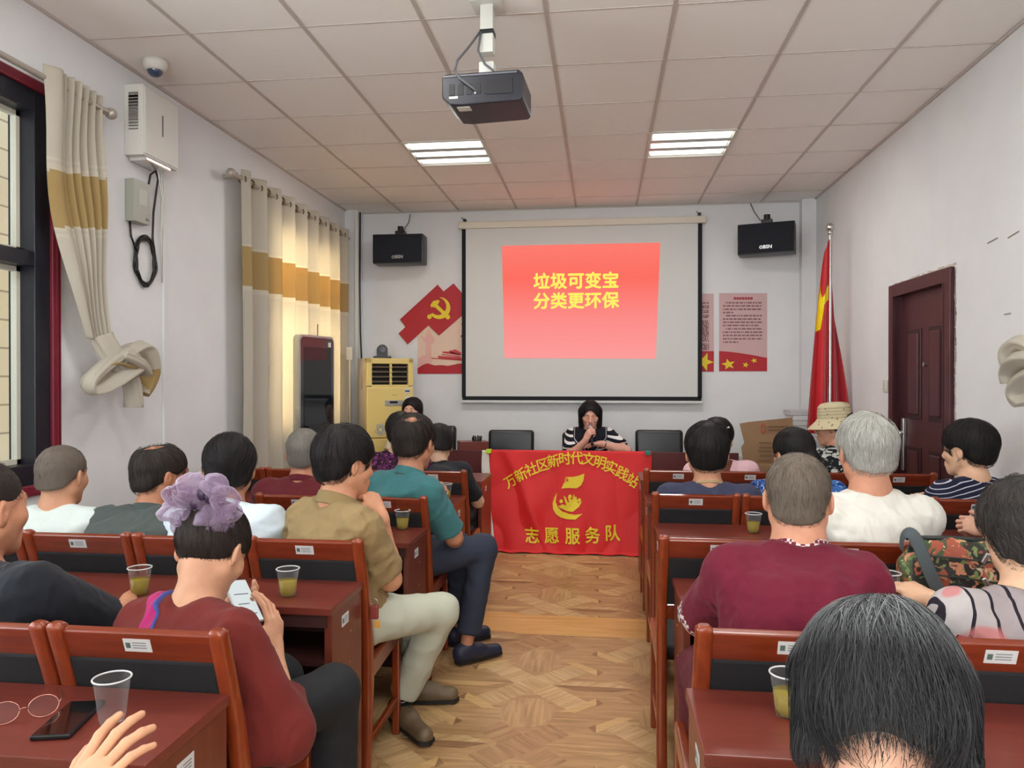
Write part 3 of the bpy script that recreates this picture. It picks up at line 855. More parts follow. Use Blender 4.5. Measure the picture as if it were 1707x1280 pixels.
addmb(fold_tube([K(3.78, 1.47, .03), K(3.68, 1.52, .06), K(3.56, 1.47, .06), K(3.44, 1.40, .05), K(3.38, 1.34, .04), K(3.42, 1.30, .03), K(3.55, 1.34, .05), K(3.70, 1.42, .08), K(3.80, 1.44, .05)], (.05, .07, .05, .05, .05, .05, .06, .065, .05), lambda c: 0 if c.z > 1.36 or c.y > .0 else 0, 2))
addmb(fold_tube([K(3.60, 1.50, .08), K(3.72, 1.46, .10), K(3.84, 1.40, .08)], (.055, .06, .045), lambda c: 0, 7))
addmb(fold_tube([K(3.62, 1.46, .05), K(3.74, 1.54, .06), K(3.86, 1.55, .05), K(3.93, 1.46, .05), K(3.94, 1.36, .04), K(3.88, 1.28, .03)], (.05, .06, .07, .065, .055, .05), lambda c: 1 if (c.z < 1.42 and c.y > .33) else 0, 3))
addmb(fold_tube([K(3.46, 1.43, .085), K(3.55, 1.455, .10), K(3.66, 1.43, .115), K(3.76, 1.42, .10)], (.008, .014, .016, .010), lambda c: 1, 4))
addmb(fold_tube([K(3.40, 1.38, .075), K(3.48, 1.43, .085)], (.012, .014), lambda c: 1, 6))
addmb(fold_tube([K(3.72, 1.42, .04), K(3.77, 1.33, .04), K(3.80, 1.22, .03), K(3.80, 1.20, .03)], (.05, .055, .06, .055), lambda c: 0, 5))
o = kn.obj('knot', CM, t, smooth=True); o.location = (0, -.10, .17); o.scale = (.9, .88, .92)
m = MB(); m.cyl((0, 1.2 - 3.55, 2.80), (0, 3.56 - 3.55, 2.80), .014, n=14); m.sph((0, 3.585 - 3.55, 2.80), .030); m.b2((-.09, 3.53 - 3.55, 2.785), (0, 3.55 - 3.55, 2.815))
m.obj('curtain_rod', m_rod, t, angle=.6)
m = MB(); m.tube([(.030 * math.cos(a), 3.17 - 3.55 + .004, 2.80 + .030 * math.sin(a)) for a in [2 * PI * q / 16 for q in range(16)]], .010, n=8, closed=True); m.obj('ring', m_ring, t)

# curtain 3: only its knotted end shows at the right edge
t = empty('knotted_curtain', (XR - .10, 3.56, 0.05), 0, 'knotted bundle of cream curtain at the right wall edge', 'curtain')
kn = MB.__new__(MB); kn.bm = bmesh.new(); kn.mi = 0
K = lambda y, z, x=0: (x, y - 3.86, z)
addmb(fold_tube([K(3.30, 2.8, .02), K(3.32, 2.2, .02), K(3.40, 1.75, .02), K(3.66, 1.50, -.0)], (.13, .12, .09, .06), lambda c: 1 if 2.1 < c.z < 2.37 else 0, 11))
addmb(fold_tube([K(3.80, 1.50, -.03), K(3.90, 1.55, -.05), K(4.0, 1.50, -.05), K(3.98, 1.42, -.04)], (.05, .06, .06, .05), lambda c: 0, 12))
addmb(fold_tube([K(3.75, 1.46, -.04), K(3.88, 1.47, -.07), K(4.0, 1.42, -.05), K(4.01, 1.36, -.04)], (.05, .06, .055, .05), lambda c: 0, 13))
addmb(fold_tube([K(3.76, 1.42, -.02), K(3.90, 1.38, -.04), K(3.99, 1.32, -.03), K(3.95, 1.26, -.02)], (.05, .06, .06, .04), lambda c: 0, 14))
kn.obj('knot', CM, t, smooth=True)

# ================================================================ corner things
# standing air conditioner
m_acy = mat('ac_cream_yellow', (226, 204, 128), rough=.4); m_acw = mat('ac_side_grey', (206, 196, 182), rough=.45)
pc = atY(640, 600, 7.08)
t = empty('air_conditioner', (pc.x, 7.12, 0), math.radians(34), 'tall cream-yellow standing air conditioner with black louvred outlet', 'air conditioner')
W, D, H = .235, .17, 1.63
MB().b2((-W + .004, -D + .05, 0), (W - .004, D, H), bevel=.008).obj('cabinet', m_acw, t)
m = MB(); m.b2((-W, -D, .0), (W, -D + .055, .86), bevel=.012); m.b2((-W, -D, .865), (W, -D + .055, 1.355), bevel=.012)
m.b2((-W, -D, 1.36), (-W + .055, -D + .055, H), bevel=.01); m.b2((W - .055, -D, 1.36), (W, -D + .055, H), bevel=.01); m.b2((-W, -D, H - .055), (W, -D + .055, H), bevel=.01)
m.b2((-W + .05, -D + .008, 1.355), (W - .05, -D + .05, 1.375))
m.obj('front_panel', m_acy, t)
MB().b2((-W + .05, -D + .04, 1.36), (W - .05, -D + .058, H - .05)).obj('outlet_recess', m_dark, t)
for k in range(5):
    m = MB(); m.box((0, -D + .022, 1.405 + k * .047), (2 * W - .11, .03, .006), rot=Matrix.Rotation(.35, 3, 'X')); m.obj('louvre', mat('louvre_brown', (120, 106, 86), rough=.4), t)
m = MB(); m.b2((-.006, -D + .004, 1.37), (.016, -D + .02, H - .05))
for k in range(5): m.sph((.008, -D + .002, 1.40 + k * .047), .011)
m.obj('vane_bar', m_acy, t)
m = MB(); m.b2((-.055, -D - .006, 1.17), (.125, -D + .004, 1.225), bevel=.003, mi=0); m.b2((-.01, -D - .008, 1.195), (.07, -D - .004, 1.215), mi=1)
m.obj('control_panel', [mat('panel_silver', (176, 176, 170), rough=.35, metal=.3), m_dark], t)
m = MB()
for zz, hh in ((1.32, .016), (1.295, .006), (1.25, .012), (1.235, .005)): m.b2((.145, -D - .002, zz - hh), (.195, -D + .001, zz + hh), mi=0)
m.b2((.147, -D - .003, 1.305), (.193, -D - .001, 1.32), mi=1); m.b2((.147, -D - .003, 1.225), (.193, -D - .001, 1.232), mi=1)
m.obj('energy_label', [m_white_metal, mat('label_blue', (60, 90, 140), rough=.5)], t)
m = MB()
def ring(cx, cz, rx, rz, a, r=.004):
    m.tube([(cx + rx * math.cos(q) * math.cos(a) - rz * math.sin(q) * math.sin(a), -D - .001, cz + rx * math.cos(q) * math.sin(a) + rz * math.sin(q) * math.cos(a)) for q in [2 * PI * k / 24 for k in range(24)]], r, n=5, closed=True)
ring(-.10, .945, .055, .022, .5); ring(-.10, .945, .055, .022, 2.2); ring(-.10, .945, .055, .022, 1.35)
m.obj('printed_emblem', mat('emblem_blue_grey', (150, 172, 196), rough=.4), t)
m = MB(); m.tube([(.02 + k * .006, -D - .001, 1.275 + .003 * math.sin(k * 1.7)) for k in range(8)], .0022, n=5); m.obj('small_badge', mat('badge_gold', (160, 140, 80), rough=.4), t)
m = MB(); m.b2((-W - .001, -.02, 1.33), (-W + .006, .02, 1.47), bevel=.003); m.obj('side_grip', mat('grip_tan', (178, 150, 132), rough=.5), t)  # side grip in a browner tan than the cabinet
# conference camera on top
t = empty('conference_camera', (pc.x - .03, 7.12, H + .001), math.radians(20), 'small black swivelling camera standing on the air conditioner', 'camera')
m = MB(); m.b2((-.085, -.07, 0), (.085, .07, .022), bevel=.006); m.obj('base', m_blackp, t)
m = MB()
out = [(-.052, .022)] + [(.052 * math.cos(a), .085 + .052 * math.sin(a)) for a in [PI - k * PI / 10 for k in range(11)]] + [(.052, .022)]
m.prism(out, .09, Matrix.Translation((0, .045, 0)) @ RX); m.obj('head', mat('cam_grey', (58, 60, 66), rough=.45), t)
m = MB(); m.cyl((0, -.045, .085), (0, -.062, .085), .03); m.obj('lens', mat('lens_glass', (30, 30, 40), rough=.05, coat=1.0), t)

# standing display
P = atY(528, 567, 6.0)
a, b = atY(499, 561, 5.72), atY(557, 567, 6.22)
ctr = (a + b) / 2; ang = math.atan2(b.y - a.y, b.x - a.x); Wd = (b - a).xy.length / 2; Hd = 1.79
t = empty('standing_display', (ctr.x, ctr.y, 0), ang, 'tall black standing display with rounded silver edge beside the drawn curtain', 'display')
def rr(w, h0, h1, r, n=6):
    p = []
    for cx, cz, a0 in ((w - r, h1 - r, 0), (-w + r, h1 - r, PI / 2), (-w + r, h0 + r, PI), (w - r, h0 + r, 3 * PI / 2)):
        for k in range(n + 1): a = a0 + k * PI / 2 / n; p.append((cx + r * math.cos(a), cz + r * math.sin(a)))
    return p
m = MB(); m.prism(rr(Wd, .08, Hd, .05), .06, Matrix.Translation((0, .06, 0)) @ RX); m.obj('rim', mat('display_silver', (176, 182, 184), rough=.3, metal=.6), t)
m = MB(); m.prism(rr(Wd - .018, .10, Hd - .018, .04), .066, Matrix.Translation((0, .062, 0)) @ RX); m.obj('bezel', mat('display_bezel', (12, 13, 16), rough=.12, coat=.8), t)
MB().b2((-Wd + .055, -.0065, .45), (Wd - .055, -.0045, Hd - .10)).obj('screen', mat('display_glass', (20, 26, 30), rough=.05, spec=.45), t)
MB().b2((Wd - .10, -.006, Hd - .09), (Wd - .06, -.0042, Hd - .05)).obj('sticker', m_white_metal, t)
MB().b2((-Wd * .9, -.12, 0), (Wd * .9, .10, .08), bevel=.01).obj('base', m_blackp, t)
m = MB(); m.cyl((.05, .03, Hd), (.05, .03, Hd + .10), .004, n=8); m.obj('antenna', m_blackp, t)

# microphone stand by the curtain
p = atY(580, 580, 6.9)
t = empty('microphone_stand', (p.x, 6.95, 0), 0, 'thin silver stand with a grey clip beside the drawn curtain', 'stand')
m = MB(); m.cyl((0, 0, 0.02), (0, 0, 1.62), .011); m.obj('pole', m_steel, t)
m = MB(); m.b2((-.03, -.02, 1.61), (.03, .02, 1.74), bevel=.008); m.obj('clip', mat('clip_grey', (196, 196, 192), rough=.4), t)
m = MB(); m.lathe([(0, 0), (.13, 0), (.13, .012), (.02, .025), (0, .025)]); m.obj('base', m_blackp, t, smooth=True)

# flag on its pole
tp = atY(1384, 379, 6.35); bt = Vector((tp.x - .0, 6.78, 0))
t = empty('flag', (tp.x, 6.35, 0), 0, 'red national flag with yellow stars hanging from a silver floor pole', 'flag')
m = MB(); m.cyl((0, 0, .02), (0, 0, tp.z - .03), .014); m.obj('pole', m_steel, t, angle=.6)
m = MB(); m.sph((0, 0, tp.z), .036); m.cyl((0, 0, tp.z - .06), (0, 0, tp.z - .03), .020); m.obj('finial', m_steel, t, smooth=True)
m = MB(); m.lathe([(0, 0), (.16, 0), (.155, .03), (.05, .06), (.03, .12), (0, .12)]); m.obj('base', m_steel, t, smooth=True)
m_flag = mat('flag_red', (196, 20, 34), rough=.55, sheen=.3)
def flag_side(sgn, x_top, x_bot, zt, zb, ph, nm, my):
    def ff(u, v):
        z = zt + (zb - zt) * v
        xo = sgn * (.012 + u * ((x_top) + (x_bot - x_top) * v ** .8))
        y = .035 * math.sin(u * 9 + ph + v * 1.5) * (.3 + v) + my
        if nm == 'front': z -= .0
        zz = z - (u ** 1.3) * (.42 if sgn > 0 else .10) * (1 - v) - (0.0 if sgn > 0 else (1 - u) * .0)
        if v > .9: zz += (1 - u) * .0
        return Vector((xo, y, zz))
    return ff
m = MB(); fa = flag_side(-1, .035, .185, tp.z - .10, .98, 0, 'front', -.02)
def mi_(u, v):
    return 0
m.grid(fa, 30, 60, mi=0); o = m.obj('flag_cloth', m_flag, t, smooth=True); solidify(o, .002)
m = MB()
def fpt(u, v, d=.006): q = fa(u, v); return Vector((q.x, q.y - d, q.z))
for q in ([(.30, .265), (.98, .175), (.98, .34), (.62, .385), (.99, .44), (.50, .47)], [(.05, .30), (.55, .235), (.70, .30), (.30, .39), (.05, .40)], [(.45, .25), (.99, .30), (.99, .52), (.80, .54)]):
    pass
sp_ = []
for u0, v0, u1, v1 in ((.02, .27, .98, .10), ):
    pass
def fquad(q):
    n = 8
    m.grid(lambda a, b: fpt((q[0][0] * (1 - a) + q[1][0] * a) * (1 - b) + (q[3][0] * (1 - a) + q[2][0] * a) * b, (q[0][1] * (1 - a) + q[1][1] * a) * (1 - b) + (q[3][1] * (1 - a) + q[2][1] * a) * b), n, n)
fquad([(.05, .23), (.95, .30), (.95, .33), (.05, .31)]); fquad([(.98, .14), (.80, .23), (.55, .30), (.99, .28)]); fquad([(.45, .28), (.99, .27), (.99, .445), (.62, .445)])
m.obj('star', mat('flag_yellow', (240, 214, 20), rough=.5), t, smooth=True)
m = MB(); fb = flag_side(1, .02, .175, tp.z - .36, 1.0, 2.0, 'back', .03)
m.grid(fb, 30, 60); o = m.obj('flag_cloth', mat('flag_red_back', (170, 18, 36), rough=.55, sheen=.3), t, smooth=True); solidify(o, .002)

# white stacked paper reams and the flattened carton in the front right corner
rg = random.Random(6); z = .0
g = 'paper reams stacked in the corner by the flag'
base = atY(1340, 720, 6.95)
tb = empty('side_cabinet', (base.x - .1, 7.12, 0), 0, 'low white cabinet in the corner under the paper stack', 'cabinet')
MB().b2((-.40, -.25, 0), (.30, .25, .70), bevel=.006).obj('body', m_white_metal, tb)
for k in range(10):
    w = .125 + rg.uniform(-.006, .006); x = base.x + rg.uniform(-.01, .01); th = .045
    m = MB(); m.b2((-w, -.15, 0), (w, .15, th - .003), bevel=.002)
    o = m.obj('paper_ream', mat('ream_white', (216, 218, 220), rough=.6) if k % 3 else mat('ream_grey', (196, 198, 204), rough=.6))
    o.location = (x, 7.0, .70 + k * th)
    tag(o, 'pale paper ream, %s of the stack between the brown carton and the flag' % (['bottom', 'second from bottom', 'third from bottom', 'fourth from bottom', 'fifth from bottom', 'fifth from top', 'fourth from top', 'third from top', 'second from top', 'top'][k]), 'paper ream', g)
m = MB()
q = [atY(*p_, 6.62) for p_ in ((1233, 706), (1251, 703), (1321, 696), (1328, 780), (1240, 780), (1236, 745), (1241, 738))]
lo = [m.bm.verts.new(p_) for p_ in q]; hi = [m.bm.verts.new(p_ + Vector((0, .012, 0))) for p_ in q]
m.bm.faces.new(lo); m.bm.faces.new(hi[::-1])
for i in range(len(q)): m.bm.faces.new((lo[i], lo[(i + 1) % len(q)], hi[(i + 1) % len(q)], hi[i]))
m_card = mat('cardboard', (156, 124, 92), rough=.8, var=.06, scale=6)
t = m.obj('cardboard_carton', m_card); tag(t, 'brown flattened cardboard carton with a faint red mark behind the seats', 'carton')
m = MB()
p_ = atY(1272, 713, 6.61); 
for k in range(3):
    m.tube([(p_.x + .020 * math.cos(a), 6.612, p_.z - .005 + (.03 + k * .006) * math.sin(a)) for a in [2 * PI * j / 10 for j in range(10)]], .003, n=5, closed=True)
m.obj('red_mark', mat('carton_red', (186, 92, 80), rough=.7), t)
m = MB(); rg = random.Random(3)
for row, (ya, xa, xb) in enumerate(((711, 1281, 1312), (717, 1281, 1300), (738, 1265, 1285), (746, 1266, 1292), (752, 1264, 1284), (760, 1267, 1290), (768, 1262, 1286))):
    x = xa
    while x < xb:
        w = rg.uniform(1, 3.5); a = atY(x, ya, 6.61); b = atY(x + w, ya, 6.61); m.b2((a.x, 6.608, a.z - .005), (b.x, 6.613, a.z + .004)); x += w + 1
m.obj('printed_lines', mat('carton_print', (104, 84, 66), rough=.8), t)
m = MB(); m.b2((1.40, 6.3, 0), (1.78, 6.68, .30), bevel=.004)
m.b2((1.02, 6.56, 0), (1.50, 6.72, .70), bevel=.004)
tag(m.obj('cardboard_box', m_card), 'closed brown box standing on the floor behind the flattened carton', 'box')

# ================================================================ desks and chairs
W1, W2 = (100, 32, 26), (116, 42, 34)
m_desk = wood('desk_red_walnut', (106, 45, 36), (118, 53, 42), 'x', .34, coat=.08, bump=.0)
m_deskz = wood('desk_red_walnut_z', (100, 44, 32), (116, 55, 40), 'z', .35, coat=.1, bump=.02)
m_edge = wood('desk_edge_band', (122, 60, 42), (146, 78, 56), 'y', .35)
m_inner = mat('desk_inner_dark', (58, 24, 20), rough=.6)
m_chair = wood('chair_varnish', (116, 44, 20), (146, 62, 26), 'z', .28, coat=.4, bump=.02)
m_chairx = wood('chair_varnish_x', (104, 38, 18), (128, 50, 23), 'x', .25, coat=.5, bump=.02)
m_pad = mat('black_mesh_pad', (24, 26, 30), rough=.8, bump=.2, bscale=500)
m_stick = mat('label_white', (206, 208, 208), rough=.4); m_green = mat('label_green', (84, 104, 96), rough=.5); m_ink = mat('label_ink', (120, 126, 130), rough=.6)
DZT = .73


def sticker(parent, M, w=.062, h=.034, name='asset_label'):
    m = MB(); R3 = M.to_3x3()
    m.box(M @ Vector((0, 0, 0)), (w, .0012, h), rot=R3, mi=0)
    m.box(M @ Vector((-w * .34, -.0009, .0)), (h * .32, .0008, h * .42), rot=R3, mi=1)
    for k in range(3): m.box(M @ Vector((w * .08, -.0009, h * (.22 - .2 * k))), (w * .5, .0008, h * .06), rot=R3, mi=2)
    m.obj(name, [m_stick, m_green, m_ink], parent)


def make_desk(x0, x1, yn, yf, side, label, group, deep_sticker=True):
    """side: +1 when the aisle end is at x1, -1 when it is at x0"""
    cx = (x0 + x1) / 2; L = (x1 - x0) / 2
    t = empty('desk', (cx, yn, 0), 0, label, 'desk', group); D = yf - yn
    m = MB(); m.b2((-L, 0, DZT - .024), (L, D, DZT), bevel=.0025); m.obj('top', m_desk, t)
    m = MB()
    m.b2((-L, -.0015, DZT - .022), (L, .001, DZT - .002)); m.obj('edge_band', m_desk, t)
    for s in (-1, 1):
        m = MB(); xa = s * (L - .006); m.b2((xa - s * .024, .02, 0.0), (xa, D - .004, DZT - .024), bevel=.002)
        o = m.obj('side_panel', m_deskz, t)
        if s == side and deep_sticker:
            sticker(o, Matrix.Translation((xa + s * .0008, D * .45, DZT - .075)) @ Matrix.Rotation(s * PI / 2, 4, 'Z'), .06, .036)
            mm = MB()
            for zz, yy in ((.60, .62), (.50, .60), (.42, .25), (.30, .7)): mm.cyl((xa, D * yy, zz), (xa + s * .001, D * yy, zz), .004, n=8)
            mm.obj('screw_cap', mat('screw_cover', (180, 120, 100), rough=.5), o)
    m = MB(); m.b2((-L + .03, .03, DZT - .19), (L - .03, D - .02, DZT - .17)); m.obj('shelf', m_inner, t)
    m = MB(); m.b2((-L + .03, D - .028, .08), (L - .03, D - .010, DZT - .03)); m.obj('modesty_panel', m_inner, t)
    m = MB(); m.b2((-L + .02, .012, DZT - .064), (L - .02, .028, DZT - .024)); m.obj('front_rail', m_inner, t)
    return t


CW = .42
def make_chair():
    t = empty('audience_chair', (0, 0, 0), 0)
    hw = CW / 2
    path = [(.02, 0.0), (.045, .22), (.055, .42), (.035, .60), (-.010, .74), (-.052, .86), (-.058, .885)]
    for s in (-1, 1):
        m = MB(); N_ = len(path); P_ = []
        q = [Vector((y, z)) for y, z in path]
        q2 = [q[0]]
        for i in range(N_ - 1): q2 += [q[i].lerp(q[i + 1], .33), q[i].lerp(q[i + 1], .67)]
        q2.append(q[-1])
        rg_ = []
        for i, p in enumerate(q2):
            z = p.y; dep = .018 + .008 * math.exp(-((z - .42) / .2) ** 2); wd = .019
            if i == len(q2) - 1: dep, wd = .010, .011
            ring_ = []
            for k in range(16):
                a = 2 * PI * k / 16; ca, sa = math.cos(a), math.sin(a)
                ex_ = lambda v: math.copysign(abs(v) ** .55, v)
                ring_.append(m.bm.verts.new((s * (hw - .021) + wd * ex_(ca), p.x + dep * ex_(sa), z)))
            rg_.append(ring_)
        for A, B in zip(rg_[:-1], rg_[1:]):
            for k in range(16):
                f = m.bm.faces.new((A[k], A[(k + 1) % 16], B[(k + 1) % 16], B[k])); f.smooth = True
        m.bm.faces.new(rg_[0][::-1]); m.bm.faces.new(rg_[-1])
        m.obj('rear_leg', m_chair, t)
    tilt = Matrix.Rotation(math.atan2(.042, .12), 3, 'X')
    m = MB(); m.box((0, -.040, .838), (CW - .07, .022, .072), rot=tilt, bevel=.006, segs=3); cr = m.obj('crest_rail', m_chairx, t)
    sticker(cr, Matrix.Translation((0, -.0525, .839)) @ tilt.to_4x4(), .064, .033)
    m = MB(); m.box((0, -.004, .715), (CW - .075, .018, .19), rot=Matrix.Rotation(.33, 3, 'X'), bevel=.006); m.obj('back_panel', m_pad, t)
    m = MB(); m.box((0, .030, .595), (CW - .07, .022, .05), rot=Matrix.Rotation(.2, 3, 'X'), bevel=.005); m.obj('lower_rail', m_chairx, t)
    m = MB(); m.b2((-hw + .045, .08, .415), (hw - .045, .44, .455), bevel=.015, segs=3); m.obj('seat', m_pad, t)
    for s in (-1, 1):
        m = MB(); x = s * (hw - .021)
        out = [(.06, .36), (.06, .425), (.40, .445), (.455, .44), (.472, .415), (.455, .385), (.40, .375)]
        m.prism(out, .028, Matrix(((0, 0, 1, x - .014), (1, 0, 0, 0), (0, 1, 0, 0), (0, 0, 0, 1)))); o = m.obj('side_rail', m_chair, t)
        md = o.modifiers.new('bev', 'BEVEL'); md.width = .006; md.segments = 2
        m = MB(); m.box((x, .42, .20), (.030, .034, .40), bevel=.006); m.obj('front_leg', m_chair, t)
        m = MB(); m.box((x, .23, .14), (.018, .40, .03), bevel=.004); m.obj('stretcher', m_chair, t)
    m = MB(); m.b2((-hw + .03, .41, .34), (hw - .03, .43, .39), bevel=.004); m.obj('front_rail', m_chairx, t)
    return t


LX1, RX0 = -.812, .190
LDESK = [(1.240, 1.545), (2.160, 2.465), (3.066, 3.40), (4.034, 4.40), (4.98, 5.45)]
RDESK = [(1.400, 1.700), (2.345, 2.645), (3.345, 3.650), (4.26, 4.60), (5.19, 5.66)]
ordn = ['rearmost', 'second-from-rear', 'middle', 'second-from-front', 'front']
RW_ = ['rearmost', 'second', 'third', 'fourth', 'front']
rowtxt = ['rearmost row', 'second row counted from the rear', 'third row counted from the rear', 'fourth row counted from the rear', 'front row']
for i, (a, b) in enumerate(LDESK):
    make_desk(XL + .03, LX1, a, b, 1, 'long red-brown desk on the window side of the aisle, %s' % rowtxt[i], 'long red-brown desks')
for i, (a, b) in enumerate(RDESK):
    x0 = [.186, .243, .247, .25, .262][i]
    make_desk(x0, XR - .03, a, b, -1, 'long red-brown desk on the door side of the aisle, %s' % rowtxt[i], 'long red-brown desks')
ch0 = make_chair(); used = False
CHAIRS = {}
pos_word = ['at the aisle', 'next to the aisle seat', 'third in from the aisle', 'beside the wall']
for side in ('L', 'R'):
    for i in range(4):
        yb = (LDESK if side == 'L' else RDESK)[i][1] + .022
        for k in range(4):
            if side == 'L' and i == 2 and k > 1: continue
            if side == 'L': x = LX1 + .012 - CW * (k + .5)
            else: x = [.200, .190, .232, .245][i] + CW * (k + .5)
            o = ch0 if not used else dup(ch0); used = True
            o.location = (x, yb, 0); CHAIRS[side, i, k] = o
            tag(o, 'varnished red wood chair with black back, %s side, behind the %s desk, %s' % ('window' if side == 'L' else 'door', RW_[i + 1], pos_word[k]),
                'chair', 'varnished wooden audience chairs with black backs')
            o['label'] = 'varnished wooden chair with black back, %s, %s side, %s' % (['rearmost chair row', 'second chair row', 'third chair row', 'front chair row'][i], 'window' if side == 'L' else 'door', pos_word[k])

# ---------------------------------------------------------------- head table, banner, office chairs
HT = .825; HY = 6.22; HT2 = .765
t = empty('head_table', (-.1, HY, 0), 0, 'long dark red head table at the front with the red banner on it', 'table')
m = MB(); m.b2((-1.33, 0.02, HT2 - .03), (1.18, .62, HT2), bevel=.003); m.obj('top', m_desk, t)
m = MB(); m.b2((-1.35, 0.0, .04), (1.20, .024, HT), bevel=.002); m.obj('front_panel', mat('head_panel', (84, 24, 24), rough=.45, var=.08, scale=5), t)
for x in (-1.33, -.2, .5, 1.18): 
    m = MB(); m.b2((x - .012, .02, 0), (x + .012, .6, HT2 - .03)); m.obj('side_panel', m_deskz, t)
# small box and the pen cup
m = MB(); m.box((-1.13, HY + .22, HT2 + .06), (.25, .18, .12), rot=rotz(.35), bevel=.003)
tag(m.obj('document_box', m_desk), 'low dark red box on the head table beside the pen cup', 'box')
p = atY(795, 740, HY + .2)
t = empty('pen_cup', (p.x, HY + .2, HT2), 0, 'black cup crowded with pens on the head table', 'pen cup')
m = MB(); m.lathe([(0, 0), (.036, 0), (.038, .105), (.034, .105), (.033, .006), (0, .006)]); m.obj('cup', m_blackp, t, smooth=True)
rg = random.Random(5)
for k in range(12):
    a = 2 * PI * k / 12; m = MB(); m.cyl((.015 * math.cos(a), .015 * math.sin(a), .01), (.042 * math.cos(a), .046 * math.sin(a), .145 + rg.random() * .025), .005, n=8); m.obj('pen', m_blackp, t)

# banner: hangs from the table edge and trails on the floor
BX0, BX1 = -.955, .405
def ban(u, v, d=0.0):
    """u across 0..1, v down 0..1"""
    x = BX0 + (BX1 - BX0) * u
    u = min(max(u, 0.0), 1.0); v = max(v, 0.0)
    sag = .012 * math.sin(u * PI)
    fold = .018 * math.sin(u * 22 + v * 3.0) * v + .012 * math.sin(u * 9 - v * 5 + 1) * (.3 + v) + .02 * math.sin((u + v * .6) * 14) * v * (1 - u) + .014 * math.exp(-((u - .12 - .25 * v) / .05) ** 2) * 2
    left = .065 * v ** 1.2 * (1 - u) ** 1.5
    right = -.06 * (v ** 1.5) * u
    x += left + right + .012 * math.sin(v * 9) * v
    L = .845
    s = v * L * (1.0 + .0 * u)
    z = HT + .002 - s - sag * min(1, v * 4)
    y = HY - .012 - .13 * v ** 2 - abs(fold)
    if z < .008:
        e = .008 - z; z = .008 + .004 * math.sin(u * 40) + .004; y -= e * .8
    return Vector((x, y - d, z))
t = empty('banner', ((BX0 + BX1) / 2, HY, 0), 0, 'red volunteer team banner with yellow characters hanging over the head table', 'banner')
T0 = t.location
m = MB(); m.grid(lambda u, v: ban(u, v) - T0, 110, 70); m.grid(lambda u, v: Vector((BX0 + (BX1 - BX0) * u, HY - .012 + v * .045, HT + .004)) - T0, 40, 6)
m_ban = mat('banner_red', (222, 34, 38), rough=.6)
cl = m.obj('cloth', m_ban, t, smooth=True); solidify(cl, .0015, -1)
def hem(u, v):
    p = ban(0, v); p.x += -.055 * (1 - u) * (1 + .3 * math.sin(v * 7)) + .003; p.y -= .004 + .01 * math.sin(u * 3 + v * 6) * v
    return p - T0
m = MB(); m.grid(hem, 6, 60); w_ = mat('banner_white_hem', (222, 220, 214), rough=.7); o = m.obj('white_hem', w_, t, smooth=True); solidify(o, .0015)
m_by = mat('banner_yellow', (238, 212, 36), rough=.5)
BW, BH = BX1 - BX0, .845
def warp_b(co):      # co.x across metres from the banner's left top, co.z down metres
    return ban(co.x / BW, co.z / BH, .007 + co.y) - T0
mes = []
s1 = '万新社区新时代文明实践站'
upx = lambda px, py: ((atY(px, py, HY - .03).x - BX0) / BW, (HT - atY(px, py, HY - .05).z) / BH)
Pp = [(853, 805), (870, 795), (889, 786), (908, 777), (926, 770), (947, 765), (966, 764), (988, 768), (1008, 773), (1026, 781), (1043, 791), (1060, 801)]
Pp = [(849, 803), (867, 792), (885, 783), (904, 776), (922, 770), (941, 766), (961, 765), (981, 767), (1000, 772), (1018, 780), (1037, 790), (1055, 802)]
for k, ch in enumerate(s1):
    px, py = Pp[k]; u, v = upx(px, py)
    ang = math.radians(np.interp(k, [0, 5.5, 11], [32, 1, -30]))
    M = Matrix(((1, 0, 0, u * BW), (0, 0, 1, 0), (0, -1, 0, v * BH), (0, 0, 0, 1))) @ Matrix.Rotation(ang, 4, 'Z')
    mes.append(text_mesh('x', ch, .108, M, None, bold=.014, warp=warp_b))
for ch, (px, py) in zip('志愿服务队', ((883, 890), (918, 890), (955, 890), (990, 890), (1025, 887))):
    u, v = upx(px, py)
    v = min(v, .86)
    M = Matrix(((1, 0, 0, u * BW), (0, 0, 1, 0), (0, -1, 0, v * BH), (0, 0, 0, 1)))
    mes.append(text_mesh('x', ch, .135, M, None, bold=.020, warp=warp_b))
join_meshes('lettering', mes, m_by, cl)
# emblem: leaf flag, crescent hand, three figures. coordinates are picture positions of its corners on the cloth
m = MB()
def bpoly(px):
    """fan of triangles over an outline, subdivided enough to follow the cloth"""
    pts = [upx(800 + x / 4.2675, 640 + y / 4.2675) for x, y in px]
    bm2 = bmesh.new(); vs = [bm2.verts.new((u * BW, 0, v * BH)) for u, v in pts]; bm2.faces.new(vs)
    bmesh.ops.triangulate(bm2, faces=bm2.faces[:])
    bmesh.ops.subdivide_edges(bm2, edges=bm2.edges[:], cuts=2, use_grid_fill=True)
    for v in bm2.verts: v.co = warp_b(v.co)
    me = bpy.data.meshes.new('x'); bm2.to_mesh(me); bm2.free(); m.bm.from_mesh(me); bpy.data.meshes.remove(me)
bpoly([(578, 738), (598, 690), (608, 655), (660, 655), (700, 648), (742, 632), (736, 680), (720, 715), (690, 735), (640, 732), (600, 733)])
bpoly([(548, 765), (530, 800), (520, 840), (524, 880), (545, 915), (580, 938), (625, 948), (690, 950), (742, 912), (690, 918), (640, 912), (590, 895), (560, 868), (542, 830), (542, 795)])
bpoly([(560, 862), (595, 845), (615, 855), (640, 830), (630, 795), (660, 815), (690, 790), (680, 850), (735, 826), (715, 865), (670, 898), (625, 893)])
bpoly([(598, 788), (612, 795), (640, 850), (620, 850)]); bpoly([(672, 775), (682, 800), (668, 850), (655, 845)])
